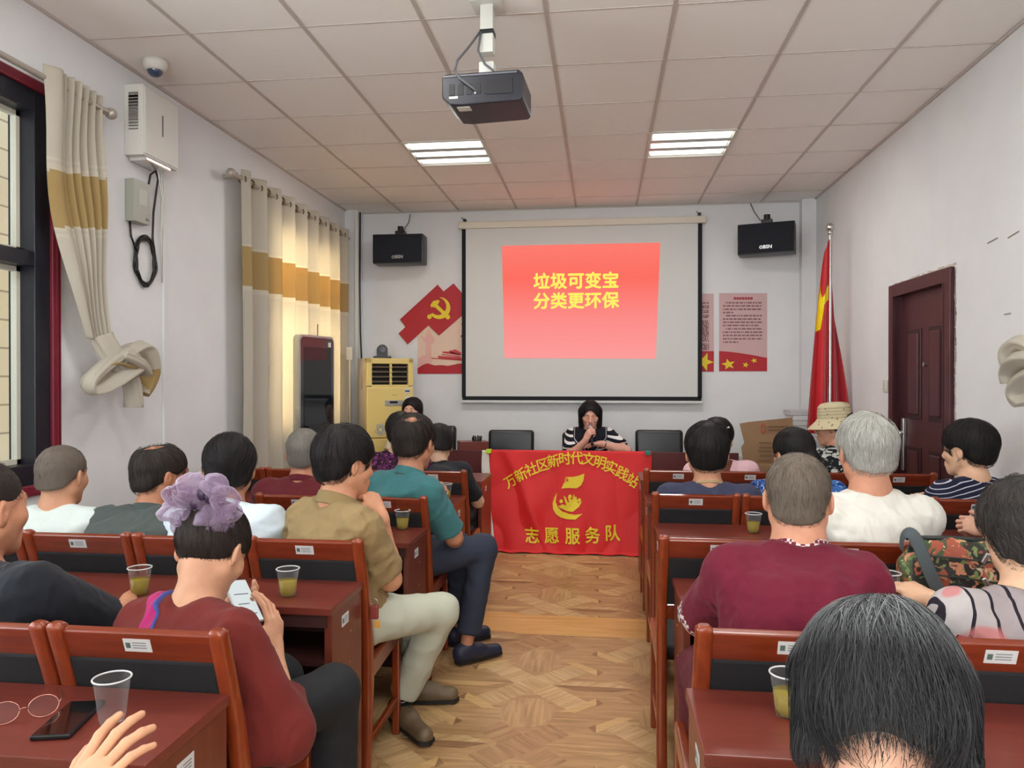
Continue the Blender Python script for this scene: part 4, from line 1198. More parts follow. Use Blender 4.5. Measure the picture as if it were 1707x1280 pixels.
for cx, cy, r in ((645, 792, 14), (582, 825, 13), (714, 818, 13)):
    bpoly([(cx + r * math.cos(2 * PI * k / 12), cy + r * math.sin(2 * PI * k / 12)) for k in range(12)])
o = m.obj('emblem', m_by, cl)
m = MB(); me = text_mesh('x', '☭', .05, Matrix(((1, 0, 0, upx(943.5, 799)[0] * BW), (0, 0, 1, 0), (0, -1, 0, upx(943.5, 799)[1] * BH), (0, 0, 0, 1))), None, bold=.01, warp=lambda c: ban(c.x / BW, c.z / BH, .0095 + c.y) - T0)
join_meshes('emblem_mark', [me], m_ban, o)
for px, c, nm in ((815, (190, 226, 40), 'yellow-green'), (1080, (20, 120, 110), 'teal')):
    p = atY(px, 754, HY - .02); m = MB(); m.b2((-.022, -.03, -.02), (.022, .03, .012), bevel=.003)
    o = m.obj('banner_clip', mat('clip_' + nm, c, rough=.4)); o.location = (p.x, HY - .02, HT + .0)
    tag(o, '%s clip holding the top corner of the red banner' % nm, 'clip')

m_leather = mat('black_leather', (22, 25, 32), rough=.32, bump=.15, bscale=220)
def office_chair(x, y, w, h, label, tilt=.12, rz=0):
    t = empty('office_chair', (x, y, 0), rz, label, 'chair', 'black leather chairs behind the head table')
    m = MB(); m.box((0, 0, h - .30), (w, .09, .62), rot=Matrix.Rotation(-tilt, 3, 'X'), bevel=.045, segs=5); m.obj('backrest', m_leather, t, smooth=True)
    m = MB(); m.box((0, -.27, .44), (w * .98, .50, .10), bevel=.035, segs=4); m.obj('seat', m_leather, t, smooth=True)
    for s in (-1, 1):
        m = MB(); m.tube([(s * w * .48, -.04, .62), (s * w * .5, -.15, .66), (s * w * .5, -.40, .66), (s * w * .5, -.46, .6), (s * w * .5, -.46, .05), (s * w * .5, -.40, .02), (s * w * .5, .02, .02)], .014, n=8)
        m.obj('leg_frame', m_steel, t)
    return t
def offp(px0, px1, py, Y):
    a = atY(px0, py, Y); b = atY(px1, py, Y); return (a.x + b.x) / 2, (b.x - a.x), a.z
for n, (px0, px1, py, lb) in enumerate(((814, 890, 718, 'empty black leather chair behind the left part of the banner'), (1059, 1139, 718, 'empty black leather chair behind the right end of the banner'), (937, 1010, 722, 'black leather chair under the speaker at the microphone'))):
    x, w, z = offp(px0, px1, py, 7.05); office_chair(x, 7.05, w, z, lb)
x, w, z = offp(724, 758, 711, 6.98); 
for n in (0,):
    t = office_chair(x - .10, 6.98, .42, z, 'black leather chair with rounded back under the woman facing the audience')
# ================================================================ people: smooth bodies from blended volumes
def V(*a): return np.array(a, dtype=np.float64)


def smin(a, b, k):
    if k <= 0: return np.minimum(a, b)
    h = np.maximum(k - np.abs(a - b), 0.0) / k
    return np.minimum(a, b) - h * h * k * 0.25


def smax(a, b, k): return -smin(-a, -b, k)


def cone(a, b, r1, r2):
    a = np.asarray(a, float); b = np.asarray(b, float); ba = b - a; L2 = max(ba @ ba, 1e-12)
    def f(P):
        pa = P - a; h = np.clip(pa @ ba / L2, 0, 1)
        return np.linalg.norm(pa - h[:, None] * ba, axis=1) - (r1 + (r2 - r1) * h)
    return f


def ell(c, r, R=None):
    c = np.asarray(c, float); r = np.asarray(r, float)
    def f(P):
        q = P - c
        if R is not None: q = q @ R
        k0 = np.linalg.norm(q / r, axis=1); k1 = np.linalg.norm(q / (r * r), axis=1)
        return k0 * (k0 - 1.0) / np.maximum(k1, 1e-9)
    return f


def half(p, n):
    """negative on the side the normal points away from"""
    p = np.asarray(p, float); n = np.asarray(n, float); n = n / np.linalg.norm(n)
    return lambda P: (P - p) @ n


class F:
    """a field: add, cut, intersect, with smooth blends"""
    def __init__(s): s.ops = []
    def add(s, f, k=0.02): s.ops.append((0, f, k)); return s
    def cut(s, f, k=0.01): s.ops.append((1, f, k)); return s
    def isect(s, f, k=0.01): s.ops.append((2, f, k)); return s
    def disp(s, f): s.ops.append((3, f, 0)); return s
    def __call__(s, P):
        d = np.full(len(P), 1e3)
        for t, f, k in s.ops:
            if t == 0: d = smin(d, f(P), k if d[0] < 900 or True else 0)
            elif t == 1: d = smax(d, -f(P), k)
            elif t == 2: d = smax(d, f(P), k)
            else: d = d + f(P)
        return d


def frame_field(f, O, R, s=1.0):
    """field f given in a local frame (columns of R are its axes) evaluated in world space"""
    return lambda P: f(((P - O) @ R) / s) * s


def polygonise(f, lo, hi, h):
    lo = np.asarray(lo, float); hi = np.asarray(hi, float)
    B = 4
    n = np.maximum(((hi - lo) / h).astype(int) + 2, 4); n = ((n + B - 1) // B) * B
    nb = n // B
    g = [lo[i] + (np.arange(nb[i]) + .5) * B * h for i in range(3)]
    C = np.stack(np.meshgrid(*g, indexing='ij'), -1).reshape(-1, 3)
    dc = f(C)
    near = np.abs(dc) < B * h * 1.35
    D = np.repeat(np.repeat(np.repeat(np.where(dc > 0, 1.0, -1.0).reshape(nb), B, 0), B, 1), B, 2)
    idx = np.argwhere(near.reshape(nb))
    if len(idx) == 0: return np.zeros((0, 3)), np.zeros((0, 4), int)
    o = np.stack(np.meshgrid(*[np.arange(B)] * 3, indexing='ij'), -1).reshape(-1, 3)
    I = (idx[:, None, :] * B + o[None]).reshape(-1, 3)
    D[I[:, 0], I[:, 1], I[:, 2]] = f(lo + I * h)
    # border outside
    for ax in range(3):
        sl = [slice(None)] * 3
        for e in (0, -1):
            sl[ax] = e; D[tuple(sl)] = np.maximum(D[tuple(sl)], 0.3 * h)
    S = D < 0
    c = np.zeros(tuple(np.array(S.shape) - 1), int)
    for dx in (0, 1):
        for dy in (0, 1):
            for dz in (0, 1):
                c += S[dx:S.shape[0] - 1 + dx, dy:S.shape[1] - 1 + dy, dz:S.shape[2] - 1 + dz]
    cells = np.argwhere((c > 0) & (c < 8))
    vid = -np.ones(c.shape, int); vid[cells[:, 0], cells[:, 1], cells[:, 2]] = np.arange(len(cells))
    acc = np.zeros((len(cells), 3)); cnt = np.zeros(len(cells))
    corners = [(0, 0, 0), (1, 0, 0), (0, 1, 0), (1, 1, 0), (0, 0, 1), (1, 0, 1), (0, 1, 1), (1, 1, 1)]
    edges = [(a, b) for a in range(8) for b in range(a + 1, 8) if sum(abs(corners[a][i] - corners[b][i]) for i in range(3)) == 1]
    vals = [D[cells[:, 0] + k[0], cells[:, 1] + k[1], cells[:, 2] + k[2]] for k in corners]
    for a, b in edges:
        va, vb = vals[a], vals[b]; m = (va < 0) != (vb < 0)
        t = np.where(m, va / np.where(va - vb == 0, 1, va - vb), 0)
        p = np.array(corners[a])[None] + t[:, None] * (np.array(corners[b]) - np.array(corners[a]))[None]
        acc += np.where(m[:, None], p, 0); cnt += m
    verts = lo + (cells + acc / np.maximum(cnt, 1)[:, None]) * h
    quads = []
    for ax in range(3):
        u, v = (ax + 1) % 3, (ax + 2) % 3
        sl0 = [slice(1, -1)] * 3; sl1 = [slice(1, -1)] * 3
        sl0[ax] = slice(0, -1); sl1[ax] = slice(1, None)
        A, Bm = S[tuple(sl0)], S[tuple(sl1)]
        e = np.argwhere(A != Bm)
        if len(e) == 0: continue
        flip = A[e[:, 0], e[:, 1], e[:, 2]]
        off = np.ones(3, int); off[ax] = 0
        e = e + off
        du = np.zeros(3, int); du[u] = 1; dv = np.zeros(3, int); dv[v] = 1
        q = np.stack([vid[tuple((e - du - dv).T)], vid[tuple((e - dv).T)], vid[tuple(e.T)], vid[tuple((e - du).T)]], 1)
        q = np.where(flip[:, None], q, q[:, ::-1]); quads.append(q)
    Q = np.concatenate(quads) if quads else np.zeros((0, 4), int)
    Q = Q[(Q >= 0).all(1)]
    return verts, Q


def np_mesh(name, parts, attrs=None, smooth=True):
    """parts: list of (verts, quads); attrs {name: fn(verts)->values}"""
    off = 0; VV, QQ = [], []
    for v, q in parts:
        VV.append(v); QQ.append(q + off); off += len(v)
    Vv = np.concatenate(VV); Qq = np.concatenate(QQ)
    me = bpy.data.meshes.new(name)
    me.vertices.add(len(Vv)); me.vertices.foreach_set('co', Vv.astype(np.float32).ravel())
    k = Qq.shape[1]
    me.loops.add(Qq.size); me.loops.foreach_set('vertex_index', Qq.astype(np.int32).ravel())
    me.polygons.add(len(Qq)); me.polygons.foreach_set('loop_start', np.arange(0, Qq.size, k, dtype=np.int32))
    me.update(calc_edges=True)
    if smooth: me.shade_smooth()
    for an, (typ, val) in (attrs or {}).items():
        a = me.attributes.new(an, typ, 'POINT'); a.data.foreach_set('vector' if typ == 'FLOAT_VECTOR' else 'value', np.asarray(val, np.float32).ravel())
    return me, Vv


def bbox_of(pts, pad): P = np.array(pts); return P.min(0) - pad, P.max(0) + pad


def unit(v): v = np.asarray(v, float); return v / max(np.linalg.norm(v), 1e-9)


def sines(seed, n, fr, stretch=(1, 1, 1)):
    rg = np.random.RandomState(seed); D = rg.normal(size=(n, 3)); D /= np.linalg.norm(D, axis=1)[:, None]
    D = D * np.array(stretch) * fr * rg.uniform(.6, 1.6, (n, 1)); ph = rg.uniform(0, 6.28, n); am = rg.uniform(.5, 1, n); am /= am.sum()
    def f(P):
        q = P @ D.T + ph
        return (np.sin(q + 1.3 * np.sin(q[:, ::-1] * .61)) * am).sum(1)
    return f


def basis(fwd, up=(0, 0, 1), roll=0.0):
    """columns right, forward, up"""
    y = unit(fwd); x = unit(np.cross(y, up)); z = np.cross(x, y)
    if roll: c, s = math.cos(roll), math.sin(roll); x, z = c * x + s * z, -s * x + c * z
    return np.stack([x, y, z], 1)


# ---------------------------------------------------------------- head
def head_field(face=True, fat=0.0, jaw=1.0, mouth_open=0.0, eyes=0.0):
    f = F()
    f.add(ell((0, -.012, .035), (.0765 + fat * .3, .096, .083)), 0)
    f.add(ell((0, .022, -.018), (.062 + fat, .066, .083)), .03)
    for s in (-1, 1):
        f.add(cone((s * .048, -.005, -.045), (s * .018, .062, -.088), .024 + fat, .020 + fat * .6), .03)
        f.add(ell((s * .040, .052, -.018), (.026 + fat, .028, .026)), .025)
    f.add(ell((0, .074, -.092), (.020, .017, .016)), .02)
    if face:
        f.add(cone((-.034, .079, .027), (.034, .079, .027), .010, .010), .018)
        for s in (-1, 1):
            f.cut(ell((s * .031, .097, .008), (.017, .015, .011)), .012)
            f.add(ell((s * .031, .0775, .008), (.0145, .0125, .0115)), .004)
        f.add(cone((0, .088, .014), (0, .107, -.024), .0075, .0115), .012)
        for s in (-1, 1): f.add(ell((s * .0125, .098, -.030), (.0075, .010, .0075)), .006)
        f.add(ell((0, .080, -.060), (.030, .018, .022)), .02)
        f.add(cone((-.016, .0955, -.0545), (.016, .0955, -.0545), .0045, .0045), .006)
        f.add(cone((-.014, .0950, -.0655 - mouth_open), (.014, .0950, -.0655 - mouth_open), .0056, .0056), .006)
        f.cut(cone((-.018, .104, -.0600 - mouth_open * .5), (.018, .104, -.0600 - mouth_open * .5), .0025 + mouth_open * .6, .0025 + mouth_open * .6), .003)
    for s in (-1, 1):
        a = .35; R = np.array([[math.cos(s * a), -math.sin(s * a), 0], [math.sin(s * a), math.cos(s * a), 0], [0, 0, 1]])
        f.add(ell((s * (.080 + fat * .5), -.012, -.002), (.0085, .018, .031), R), .006)
        f.cut(ell((s * (.089 + fat * .5), -.008, .004), (.006, .010, .019), R), .004)
        f.add(ell((s * (.082 + fat * .5), -.005, -.006), (.004, .006, .008), R), .003)
    return f


# ---------------------------------------------------------------- hands
def hand_field(side, curl=(.35, .4, .45, .5), spread=.10, thumb=.45, s=1.0, tout=.6):
    """wrist at origin, fingers along +y, palm towards -z, thumb on the side 'side' (+1: +x)"""
    f = F(); 
    f.add(cone((0, -.03, 0), (0, .01, 0), .026, .027), 0)
    f.add(ell((0, .045, 0), (.040, .050, .0165)), .018)
    f.add(ell((side * .020, .035, -.006), (.022, .034, .017)), .014)
    L = ((.044, .026, .021), (.049, .030, .022), (.045, .028, .021), (.035, .021, .019))
    tips = []
    for i in range(4):
        x = side * (.029 - i * .0195); a = side * spread * (1.2 - i * .8)
        p = np.array([x, .083 - abs(i - 1.2) * .005, 0.0]); cu = 0.0; r = .0093 - (i == 3) * .0012
        f.add(cone((x * .8, .05, 0), p, .0105, .0098), .006)
        for j in range(3):
            cu += curl[i] * (1.0, 1.25, .8)[j]
            d = np.array([math.sin(a) * math.cos(cu), math.cos(a) * math.cos(cu), -math.sin(cu)])
            q = p + d * L[i][j]
            f.add(cone(p, q, r, r - .0009), .0035); p = q; r -= .0009
        tips.append(p)
    p = np.array([side * .026, .018, -.006]); ang = tout
    for j, (l, r) in enumerate(((.040, .0135), (.032, .0110), (.026, .0098))):
        a = ang - j * thumb * .35
        d = np.array([side * math.sin(a), math.cos(a) * .95, -.25 - j * thumb * .3]); d = unit(d)
        q = p + d * l; f.add(cone(p, q, r, r - .0012), .006 if j == 0 else .004); p = q
    tips.append(p)
    return f, tips


def ik(S, W, l1, l2, pole):
    S, W = np.asarray(S, float), np.asarray(W, float); d = W - S; L = np.linalg.norm(d)
    mx = (l1 + l2) * .995
    if L > mx: W = S + d / L * mx; d = W - S; L = mx
    L = max(L, abs(l1 - l2) + .01)
    u = d / L; a = (l1 * l1 - l2 * l2 + L * L) / (2 * L); hgt = math.sqrt(max(l1 * l1 - a * a, 0))
    p = np.asarray(pole, float); p = p - u * (p @ u); p = unit(p)
    return S + u * a + p * hgt, W


m_skin_cache = {}
def skin_mat(c):
    if c in m_skin_cache: return m_skin_cache[c]
    N = NT('skin_%d_%d_%d' % c); b = N.b
    a = N.n('ShaderNodeAttribute', attribute_name='lip'); nz = N.n('ShaderNodeTexNoise', Scale=22.0, Detail=4.0); mp = N.coord(); N.l(mp, 0, nz, 'Vector')
    base = lin(c); r = N.ramp(nz, 'Fac', [(.3, (base[0] * .90, base[1] * .84, base[2] * .82, 1)), (.7, (min(1, base[0] * 1.06), base[1] * 1.04, base[2] * 1.04, 1))])
    mx = N.t.nodes.new('ShaderNodeMixRGB'); mx.inputs[2].default_value = lin((176, 84, 80)); N.l(a, 'Fac', mx, 0); N.l(r, 'Color', mx, 1)
    N.l(mx, 'Color', b, 'Base Color'); b.inputs['Roughness'].default_value = .55; b.inputs['Specular IOR Level'].default_value = .35
    b.inputs['Subsurface Weight'].default_value = .05; b.inputs['Subsurface Radius'].default_value = (.010, .004, .002); b.inputs['Subsurface Scale'].default_value = 1.0
    n2 = N.n('ShaderNodeTexNoise', Scale=240.0, Detail=2.0); N.l(mp, 0, n2, 'Vector'); N.bump(n2, 'Fac', .12, .001)
    m_skin_cache[c] = N.m; return N.m


def hair_mat(name, c1, c2, rough=.55): return attr_mix('hair_' + name, c1, c2, rough, 'shade', spec=.22)


def strands(field, mesh_v, n, length, seed, O, R, s, crown=(0, -.055, .112), lift=.003, width=.0011, steps=5, grey=.5, keep=None, swirl=.5, gravity=.5, flow=None, spread=.5, bald=None, shade_fn=None, clip=None, len_fn=None):
    """many thin hair ribbons that follow the hair volume; all in world space"""
    rg = np.random.RandomState(seed)
    loc = ((mesh_v - O) @ R) / s
    if bald is not None:
        okb = ell(bald[0], np.array(bald[1]) * 1.05)(loc) > 0; mesh_v = mesh_v[okb]; loc = loc[okb]
    if keep is not None: ok = keep(loc); cand = mesh_v[ok]
    else: cand = mesh_v
    if len(cand) < 10: return None
    P = cand[rg.randint(0, len(cand), n)] + rg.normal(0, .002, (n, 3)) * s
    cw = O + R @ (np.array(crown) * s); e = .002
    def grad(Q):
        g = np.stack([field(Q + np.array(v) * e) - field(Q - np.array(v) * e) for v in ((1, 0, 0), (0, 1, 0), (0, 0, 1))], 1)
        return g / np.maximum(np.linalg.norm(g, axis=1), 1e-6)[:, None]
    lf = rg.uniform(-.0005, lift, n) * s; ln = rg.uniform(.6, 1.15, n) * length / (steps - 1); L0 = ((P - O) @ R) / s; ln = ln * (len_fn(L0) if len_fn is not None else np.clip((L0[:, 2] + .075) / .09, .3, 1))
    jit = rg.normal(0, spread * .35, (n, 3)); pts = [P]
    G = grad(P); P = P - G * (field(P) - lf)[:, None]; pts = [P]
    for k in range(steps - 1):
        if flow is not None: d = flow(((P - O) @ R) / s) @ R.T
        else: d = P - cw
        d = d / np.maximum(np.linalg.norm(d, axis=1), 1e-6)[:, None]
        d = d + np.array([0, 0, -gravity]) + jit * .5
        d = d + swirl * .4 * np.cross(G, d)
        d = d - G * (d * G).sum(1)[:, None]; d /= np.maximum(np.linalg.norm(d, axis=1), 1e-6)[:, None]
        P = P + d * ln[:, None]; G = grad(P)
        l = lf * (1 + .5 * k / steps)
        P = P - G * (field(P) - l)[:, None] * .9
        pts.append(P)
    T = np.stack(pts, 1)                     # n, steps, 3
    LT = ((T.reshape(-1, 3) - O) @ R) / s
    fc = np.minimum(ell((0, .110, -.055), (.064, .070, .100))(LT), -1.0 if False else 9.0)
    for sg in (-1, 1): fc = np.minimum(fc, ell((sg * .088, .000, -.006), (.020, .026, .034))(LT)) if clip != 'face' else fc
    okk = (fc.reshape(n, steps) > 0).all(1); T, G = T[okk], G[okk]; n = len(T)
    tan = np.gradient(T, axis=1); side = np.cross(tan, G[:, None, :] + rg.normal(0, .6, (n, 1, 3)))
    side /= np.maximum(np.linalg.norm(side, axis=2, keepdims=True), 1e-9)
    w = width * s * rg.uniform(.6, 1.3, (n, 1, 1)) * np.linspace(1, .25, steps)[None, :, None] * .5
    A = T - side * w; Bv = T + side * w
    VV = np.stack([A, Bv], 2).reshape(-1, 3)
    base = (np.arange(n) * steps * 2)[:, None]; k = np.arange(steps - 1)[None] * 2
    Q = np.stack([base + k, base + k + 1, base + k + 3, base + k + 2], -1).reshape(-1, 4)
    sh = np.repeat(np.clip(rg.beta(1.2, 1.2, n) * .55 + (rg.rand(n) < grey) * .45 * rg.rand(n) + .0, 0, 1), steps * 2)
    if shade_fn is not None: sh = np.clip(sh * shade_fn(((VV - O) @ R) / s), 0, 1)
    return VV, Q, sh


def hair_style(style, t=.010):
    """volume of the hair in the head's own frame, and which part of it grows strands"""
    f = F(); C = (0, -.012, .035)
    if style in ('short', 'buzz', 'flat', 'thick', 'crop'):
        tt = {'short': .010, 'buzz': .004, 'flat': .014, 'thick': .024, 'crop': .017}[style] if t is None else t
        f.add(ell((0, -.012 - tt * .2, .036 + tt * .35), (.0765 + tt, .096 + tt, .083 + tt * 1.1)), 0)
        f.add(ell((0, -.060, -.02), (.060 + tt * .8, .040 + tt * .5, .055)), .02)
        slope = .62 if style != 'thick' else .55
        f.isect(half((0, -.09, -.062 if style != 'buzz' else -.05), (0, slope, -1.0)), .006)
        for s in (-1, 1): f.cut(ell((s * .088, .006, -.014), (.022 + tt * .5, .036, .038)), .008)
        f.cut(ell((0, .115, -.02), (.070, .052, .088)), .012)
    return f


def transform(O, R, s, loc): return O + R @ (np.asarray(loc, float) * s)


PEOPLE = []
def person(name_label, hip, head, yaw=0.0, hyaw=0.0, hpitch=0.0, hroll=0.0, hs=1.0, skin=(196, 148, 118), face=True, fat=0.0,
           sw=.185, bulk=1.0, belly=0.0, bend=-.03, shirt=None, sleeve=.55, sleeve_loose=.012, collar=None, neckr=.056, hem=-.12,
           wl=None, wr=None, hl=None, hr=None, pl=None, pr=None, trouser=(44, 46, 54), legs=None, shoes=(40, 38, 40), sandal=False,
           hair=None, seed=1, folds=.005, res=.0075, fold_dir=(1, 1, 1), shirt_name='shirt', extra=None, lids=False, armr=1.0, mo=0.0, skirt=False,
           neck_cut=.0, cy=None, hand_dir_l=None, hand_dir_r=None, palm_l=None, palm_r=None, trouser_mat=None, cat='person', twist=0.0):
    rg = random.Random(seed)
    root = empty('person', (hip[0], hip[1], 0), 0, name_label, cat)
    o3 = np.array([hip[0], hip[1], 0.0])
    H = np.array(head, float); P0 = np.array(hip, float)
    fw = np.array([-math.sin(yaw), math.cos(yaw), 0.0])
    hf = np.array([-math.sin(hyaw) * math.cos(hpitch), math.cos(hyaw) * math.cos(hpitch), math.sin(hpitch)])
    HR = basis(hf, roll=hroll)
    hfn = np.array([-math.sin(hyaw * .5 + yaw * .5), math.cos(hyaw * .5 + yaw * .5), math.tan(hpitch * .35)])
    nb = H + basis(hfn) @ (V(0, -.034, -.125) * hs)           # base of the neck
    up = unit(nb - P0); Ls = np.linalg.norm(nb - P0); k = Ls / .53
    TR = basis(fw - up * (fw @ up), up)
    TR[:, 2] = up; TR[:, 0] = np.cross(fw, V(0, 0, 1)); TR[:, 0] = unit(TR[:, 0] * .85 + .15 * unit(TR[:, 0] - up * (TR[:, 0] @ up))); TR[:, 1] = unit(np.cross(up, TR[:, 0])); TRi = np.linalg.inv(TR)
    sx = bulk
    Sp = np.array([-.2, -.1, 0, .10, .20, .30, .38, .43, .465, .50, .53, .60]); 
    Wp = np.array([.02, .155, .178, .166, .158, .168, .182, .182, .165, .105, .064, .058]) * sw / .185 * (.5 + .5 * sx)
    Dp = np.array([.02, .095, .118, .112, .110, .116, .120, .112, .095, .072, .060, .056]) * sx
    Bp = np.array([0, .2, .8, 1, .9, .5, .2, 0, 0, 0, 0, 0]) * belly

    def to_local(P):
        q = (P - P0) @ TRi.T; q[:, 2] /= k
        if twist:
            a = twist * np.clip(q[:, 2] / .5, 0, 1); c, s_ = np.cos(a), np.sin(a)
            x, y = q[:, 0].copy(), q[:, 1].copy(); q[:, 0] = c * x + s_ * y; q[:, 1] = -s_ * x + c * y
        q[:, 1] = q[:, 1] - bend * np.sin(np.clip(q[:, 2] / .53, 0, 1) * PI)
        return q

    def to_world(x, y, s_):
        y = y + bend * math.sin(min(max(s_ / .53, 0), 1) * PI)
        if twist:
            a = twist * min(max(s_ / .5, 0), 1); x, y = math.cos(a) * x - math.sin(a) * y, math.sin(a) * x + math.cos(a) * y
        return P0 + TR @ V(x, y, s_ * k)

    def torso(infl, lo=-.11, hi=.545):
        def f(P):
            q = to_local(P); w = np.interp(q[:, 2], Sp, Wp) + infl; d = np.interp(q[:, 2], Sp, Dp) + infl; b = np.interp(q[:, 2], Sp, Bp)
            yy = q[:, 1]; dd = np.where(yy > 0, d + b, d)
            rr = (np.abs(q[:, 0] / w) ** 2.3 + np.abs(yy / dd) ** 2.3) ** (1 / 2.3)
            v = (rr - 1) * np.minimum(w, d) * .9
            return smax(smax(v, (q[:, 2] - hi) * k, .01), (lo - q[:, 2]) * k, .01)
        return f
    Sh = {s_: to_world(s_ * sw, -.005, .445) for s_ in (-1, 1)}
    l1, l2 = .285, .245
    arms = {}
    for s_, w, pole in ((-1, wl, pl), (1, wr, pr)):
        if w is None: w = P0 + fw * .40 + TR[:, 0] * s_ * .10 + V(0, 0, .22)
        if pole is None: pole = TR[:, 0] * s_ * .55 + V(0, 0, -1) - fw * .2
        if callable(w): w = w(Sh[s_])
        E, W_ = ik(Sh[s_], w, l1, l2, pole); arms[s_] = (Sh[s_], E, W_)
    # ---- skin
    parts = []
    hfld = head_field(face, fat, mouth_open=mo)
    nk = F(); hw_ = frame_field(hfld, H, HR, hs)
    nk.add(hw_, 0)
    nt = H + HR @ (V(0, -.022, -.045) * hs)
    nk.add(cone(nt, nb + up * .0, neckr * .98, neckr * 1.08), .025)
    nk.add(cone(nb, nb - up * .06, neckr * 1.1, neckr * 1.5), .03)
    for s_ in (-1, 1): nk.add(cone(nb - up * .015, Sh[s_] * .55 + nb * .45 - up * .005, .040, .036), .03)
    lo, hi = bbox_of([H + HR @ (V(a, b, c) * hs) for a in (-.10, .10) for b in (-.12, .13) for c in (-.13, .13)] + [nb - up * .05], .012)
    lo = np.minimum(lo, nb - V(.12, .10, .05)); hi = np.maximum(hi, nb + V(.12, .10, 0))
    parts.append(polygonise(nk, lo, hi, res * .55 if face else res * .6))
    for s_ in (-1, 1):
        S_, E, W_ = arms[s_]; af = F()
        af.add(cone(S_ + (E - S_) * .12, E, .043 * armr, .040 * armr), 0); af.add(cone(E, E + (W_ - E) * .35, .041 * armr, .042 * armr), .02); af.add(cone(E + (W_ - E) * .3, W_, .042 * armr, .027), .02)
        spec = hl if s_ < 0 else hr
        d = unit(W_ - E); hd = hand_dir_l if s_ < 0 else hand_dir_r
        if hd is not None: d = unit(np.array(hd(W_) if callable(hd) else hd, float))
        pn = palm_l if s_ < 0 else palm_r
        upv = -np.array(pn, float) if pn is not None else V(0, 0, 1) + .3 * TR[:, 0] * s_ * -1
        HRm = basis(d, upv)
        if HRm[:, 2] @ upv < 0: HRm[:, 0] *= -1; HRm[:, 2] *= -1
        kw = dict(spec or {})
        hfd, tips = hand_field(-s_, **kw)
        fld = frame_field(hfd, W_ + d * .012, HRm)
        if spec is not None:
            af.add(fld, .012)
            ends = [W_ + d * .012 + HRm @ t_ for t_ in tips]
            lo, hi = bbox_of([S_, E, W_] + ends + [W_ + HRm @ V(.05, .05, 0), W_ + HRm @ V(-.05, .05, 0)], .055)
            # sleeve hides the upper arm: mesh it once, fine enough for fingers only near the hand
            parts.append(polygonise(af, *bbox_of([W_ + d * -.10] + ends + [W_ + HRm @ V(.05, .05, 0), W_ + HRm @ V(-.05, .05, 0)], .035), .0034))
            parts.append(polygonise(smaxf(af, half(W_ - unit(W_ - E) * .06, unit(W_ - E))), *bbox_of([S_, E, W_], .06), .0075))
        else:
            af.add(fld, .012)
            lo, hi = bbox_of([S_, E, W_, W_ + d * .19], .055)
            parts.append(polygonise(af, lo, hi, .0080))
    body = F(); body.add(torso(-.016), 0)
    if cy is not None:
        nn = V(0, math.cos(.33), math.sin(.33)); body.isect(half(V(0, cy - .004, .715) + nn * .036, -nn), .01)
    hipj = {s_: P0 + TR[:, 0] * s_ * .085 * sx + fw * .02 + V(0, 0, -.01) for s_ in (-1, 1)}
    L = {}
    for s_ in (-1, 1):
        g = (legs or {}).get(s_)
        if g: kn, an, toe = [np.array(v, float) for v in g]
        else:
            kn = hipj[s_] + fw * .41 + TR[:, 0] * s_ * .035; kn[2] = max(.50, P0[2] - .02)
            an = kn + fw * .02 + V(0, 0, -.41); an[2] = .09; toe = an + fw * .17; toe[2] = .03
        L[s_] = (hipj[s_], kn, an, toe)
        body.add(cone(hipj[s_] + fw * .04, kn, .066, .048), .03); body.add(cone(kn, an, .050, .032), .02)
    lo, hi = bbox_of([P0 - V(.2, .2, .1), nb] + [x for s_ in (-1, 1) for x in L[s_][:3]], .09)
    parts.append(polygonise(body, lo, hi, .014 if not legs else .009))
    vv = [(v - o3, q) for v, q in parts]
    me, Vv = np_mesh('body', vv)
    loc = ((Vv + o3 - H) @ HR) / hs
    if face:
        ld = np.minimum(cone((-.017, .098, -.0545), (.017, .098, -.0545), .006, .006)(loc), cone((-.015, .098, -.0655 - mo), (.015, .098, -.0655 - mo), .0065, .0065)(loc))
        lip = np.clip(1 - ld / .002, 0, 1) * .8
    else: lip = np.zeros(len(Vv))
    a = me.attributes.new('lip', 'FLOAT', 'POINT'); a.data.foreach_set('value', lip.astype(np.float32))
    body_o = link('body', me, skin_mat(tuple(skin)), root)
    if face:
        for s_ in (-1, 1):
            c = H + HR @ (V(s_ * .031, .0798, .0070) * hs) - o3
            if lids: c = c - HR[:, 1] * .012
            m = MB(); m.sph((0, 0, 0), .0102 * hs, n=16, mi=0); e = m.obj('eye', [mat('eye_white', (232, 228, 222), rough=.2), mat('eye_iris', (34, 22, 18), rough=.15)], body_o, smooth=True)
            e.location = Vector(c)
            for p in e.data.polygons:
                dd = unit(HR.T @ np.array(p.center)); 
                if dd[1] > .88: p.material_index = 1
            m = MB(); m.tube([Vector(H + HR @ (V(s_ * (.014 + q * .034), .0925 - q * .006 - (q * .034) ** 2 * 6, .030 + .005 * math.sin(q * 2.6)) * hs) - o3) for q in (0, .25, .5, .75, 1)], [.0022, .003, .003, .0025, .001], n=6, flat=(1, 1))
            m.obj('eyebrow', mat('brow_dark', (84, 62, 54), rough=.8), body_o)
    # ---- clothes
    shf = F(); shf.add(torso(.010, hem, .520), 0)
    for s_ in (-1, 1): shf.add(cone(to_world(s_ * .06, -.012, .485), Sh[s_] + up * -.002, .048, .058 * armr), .05)
    ax = []
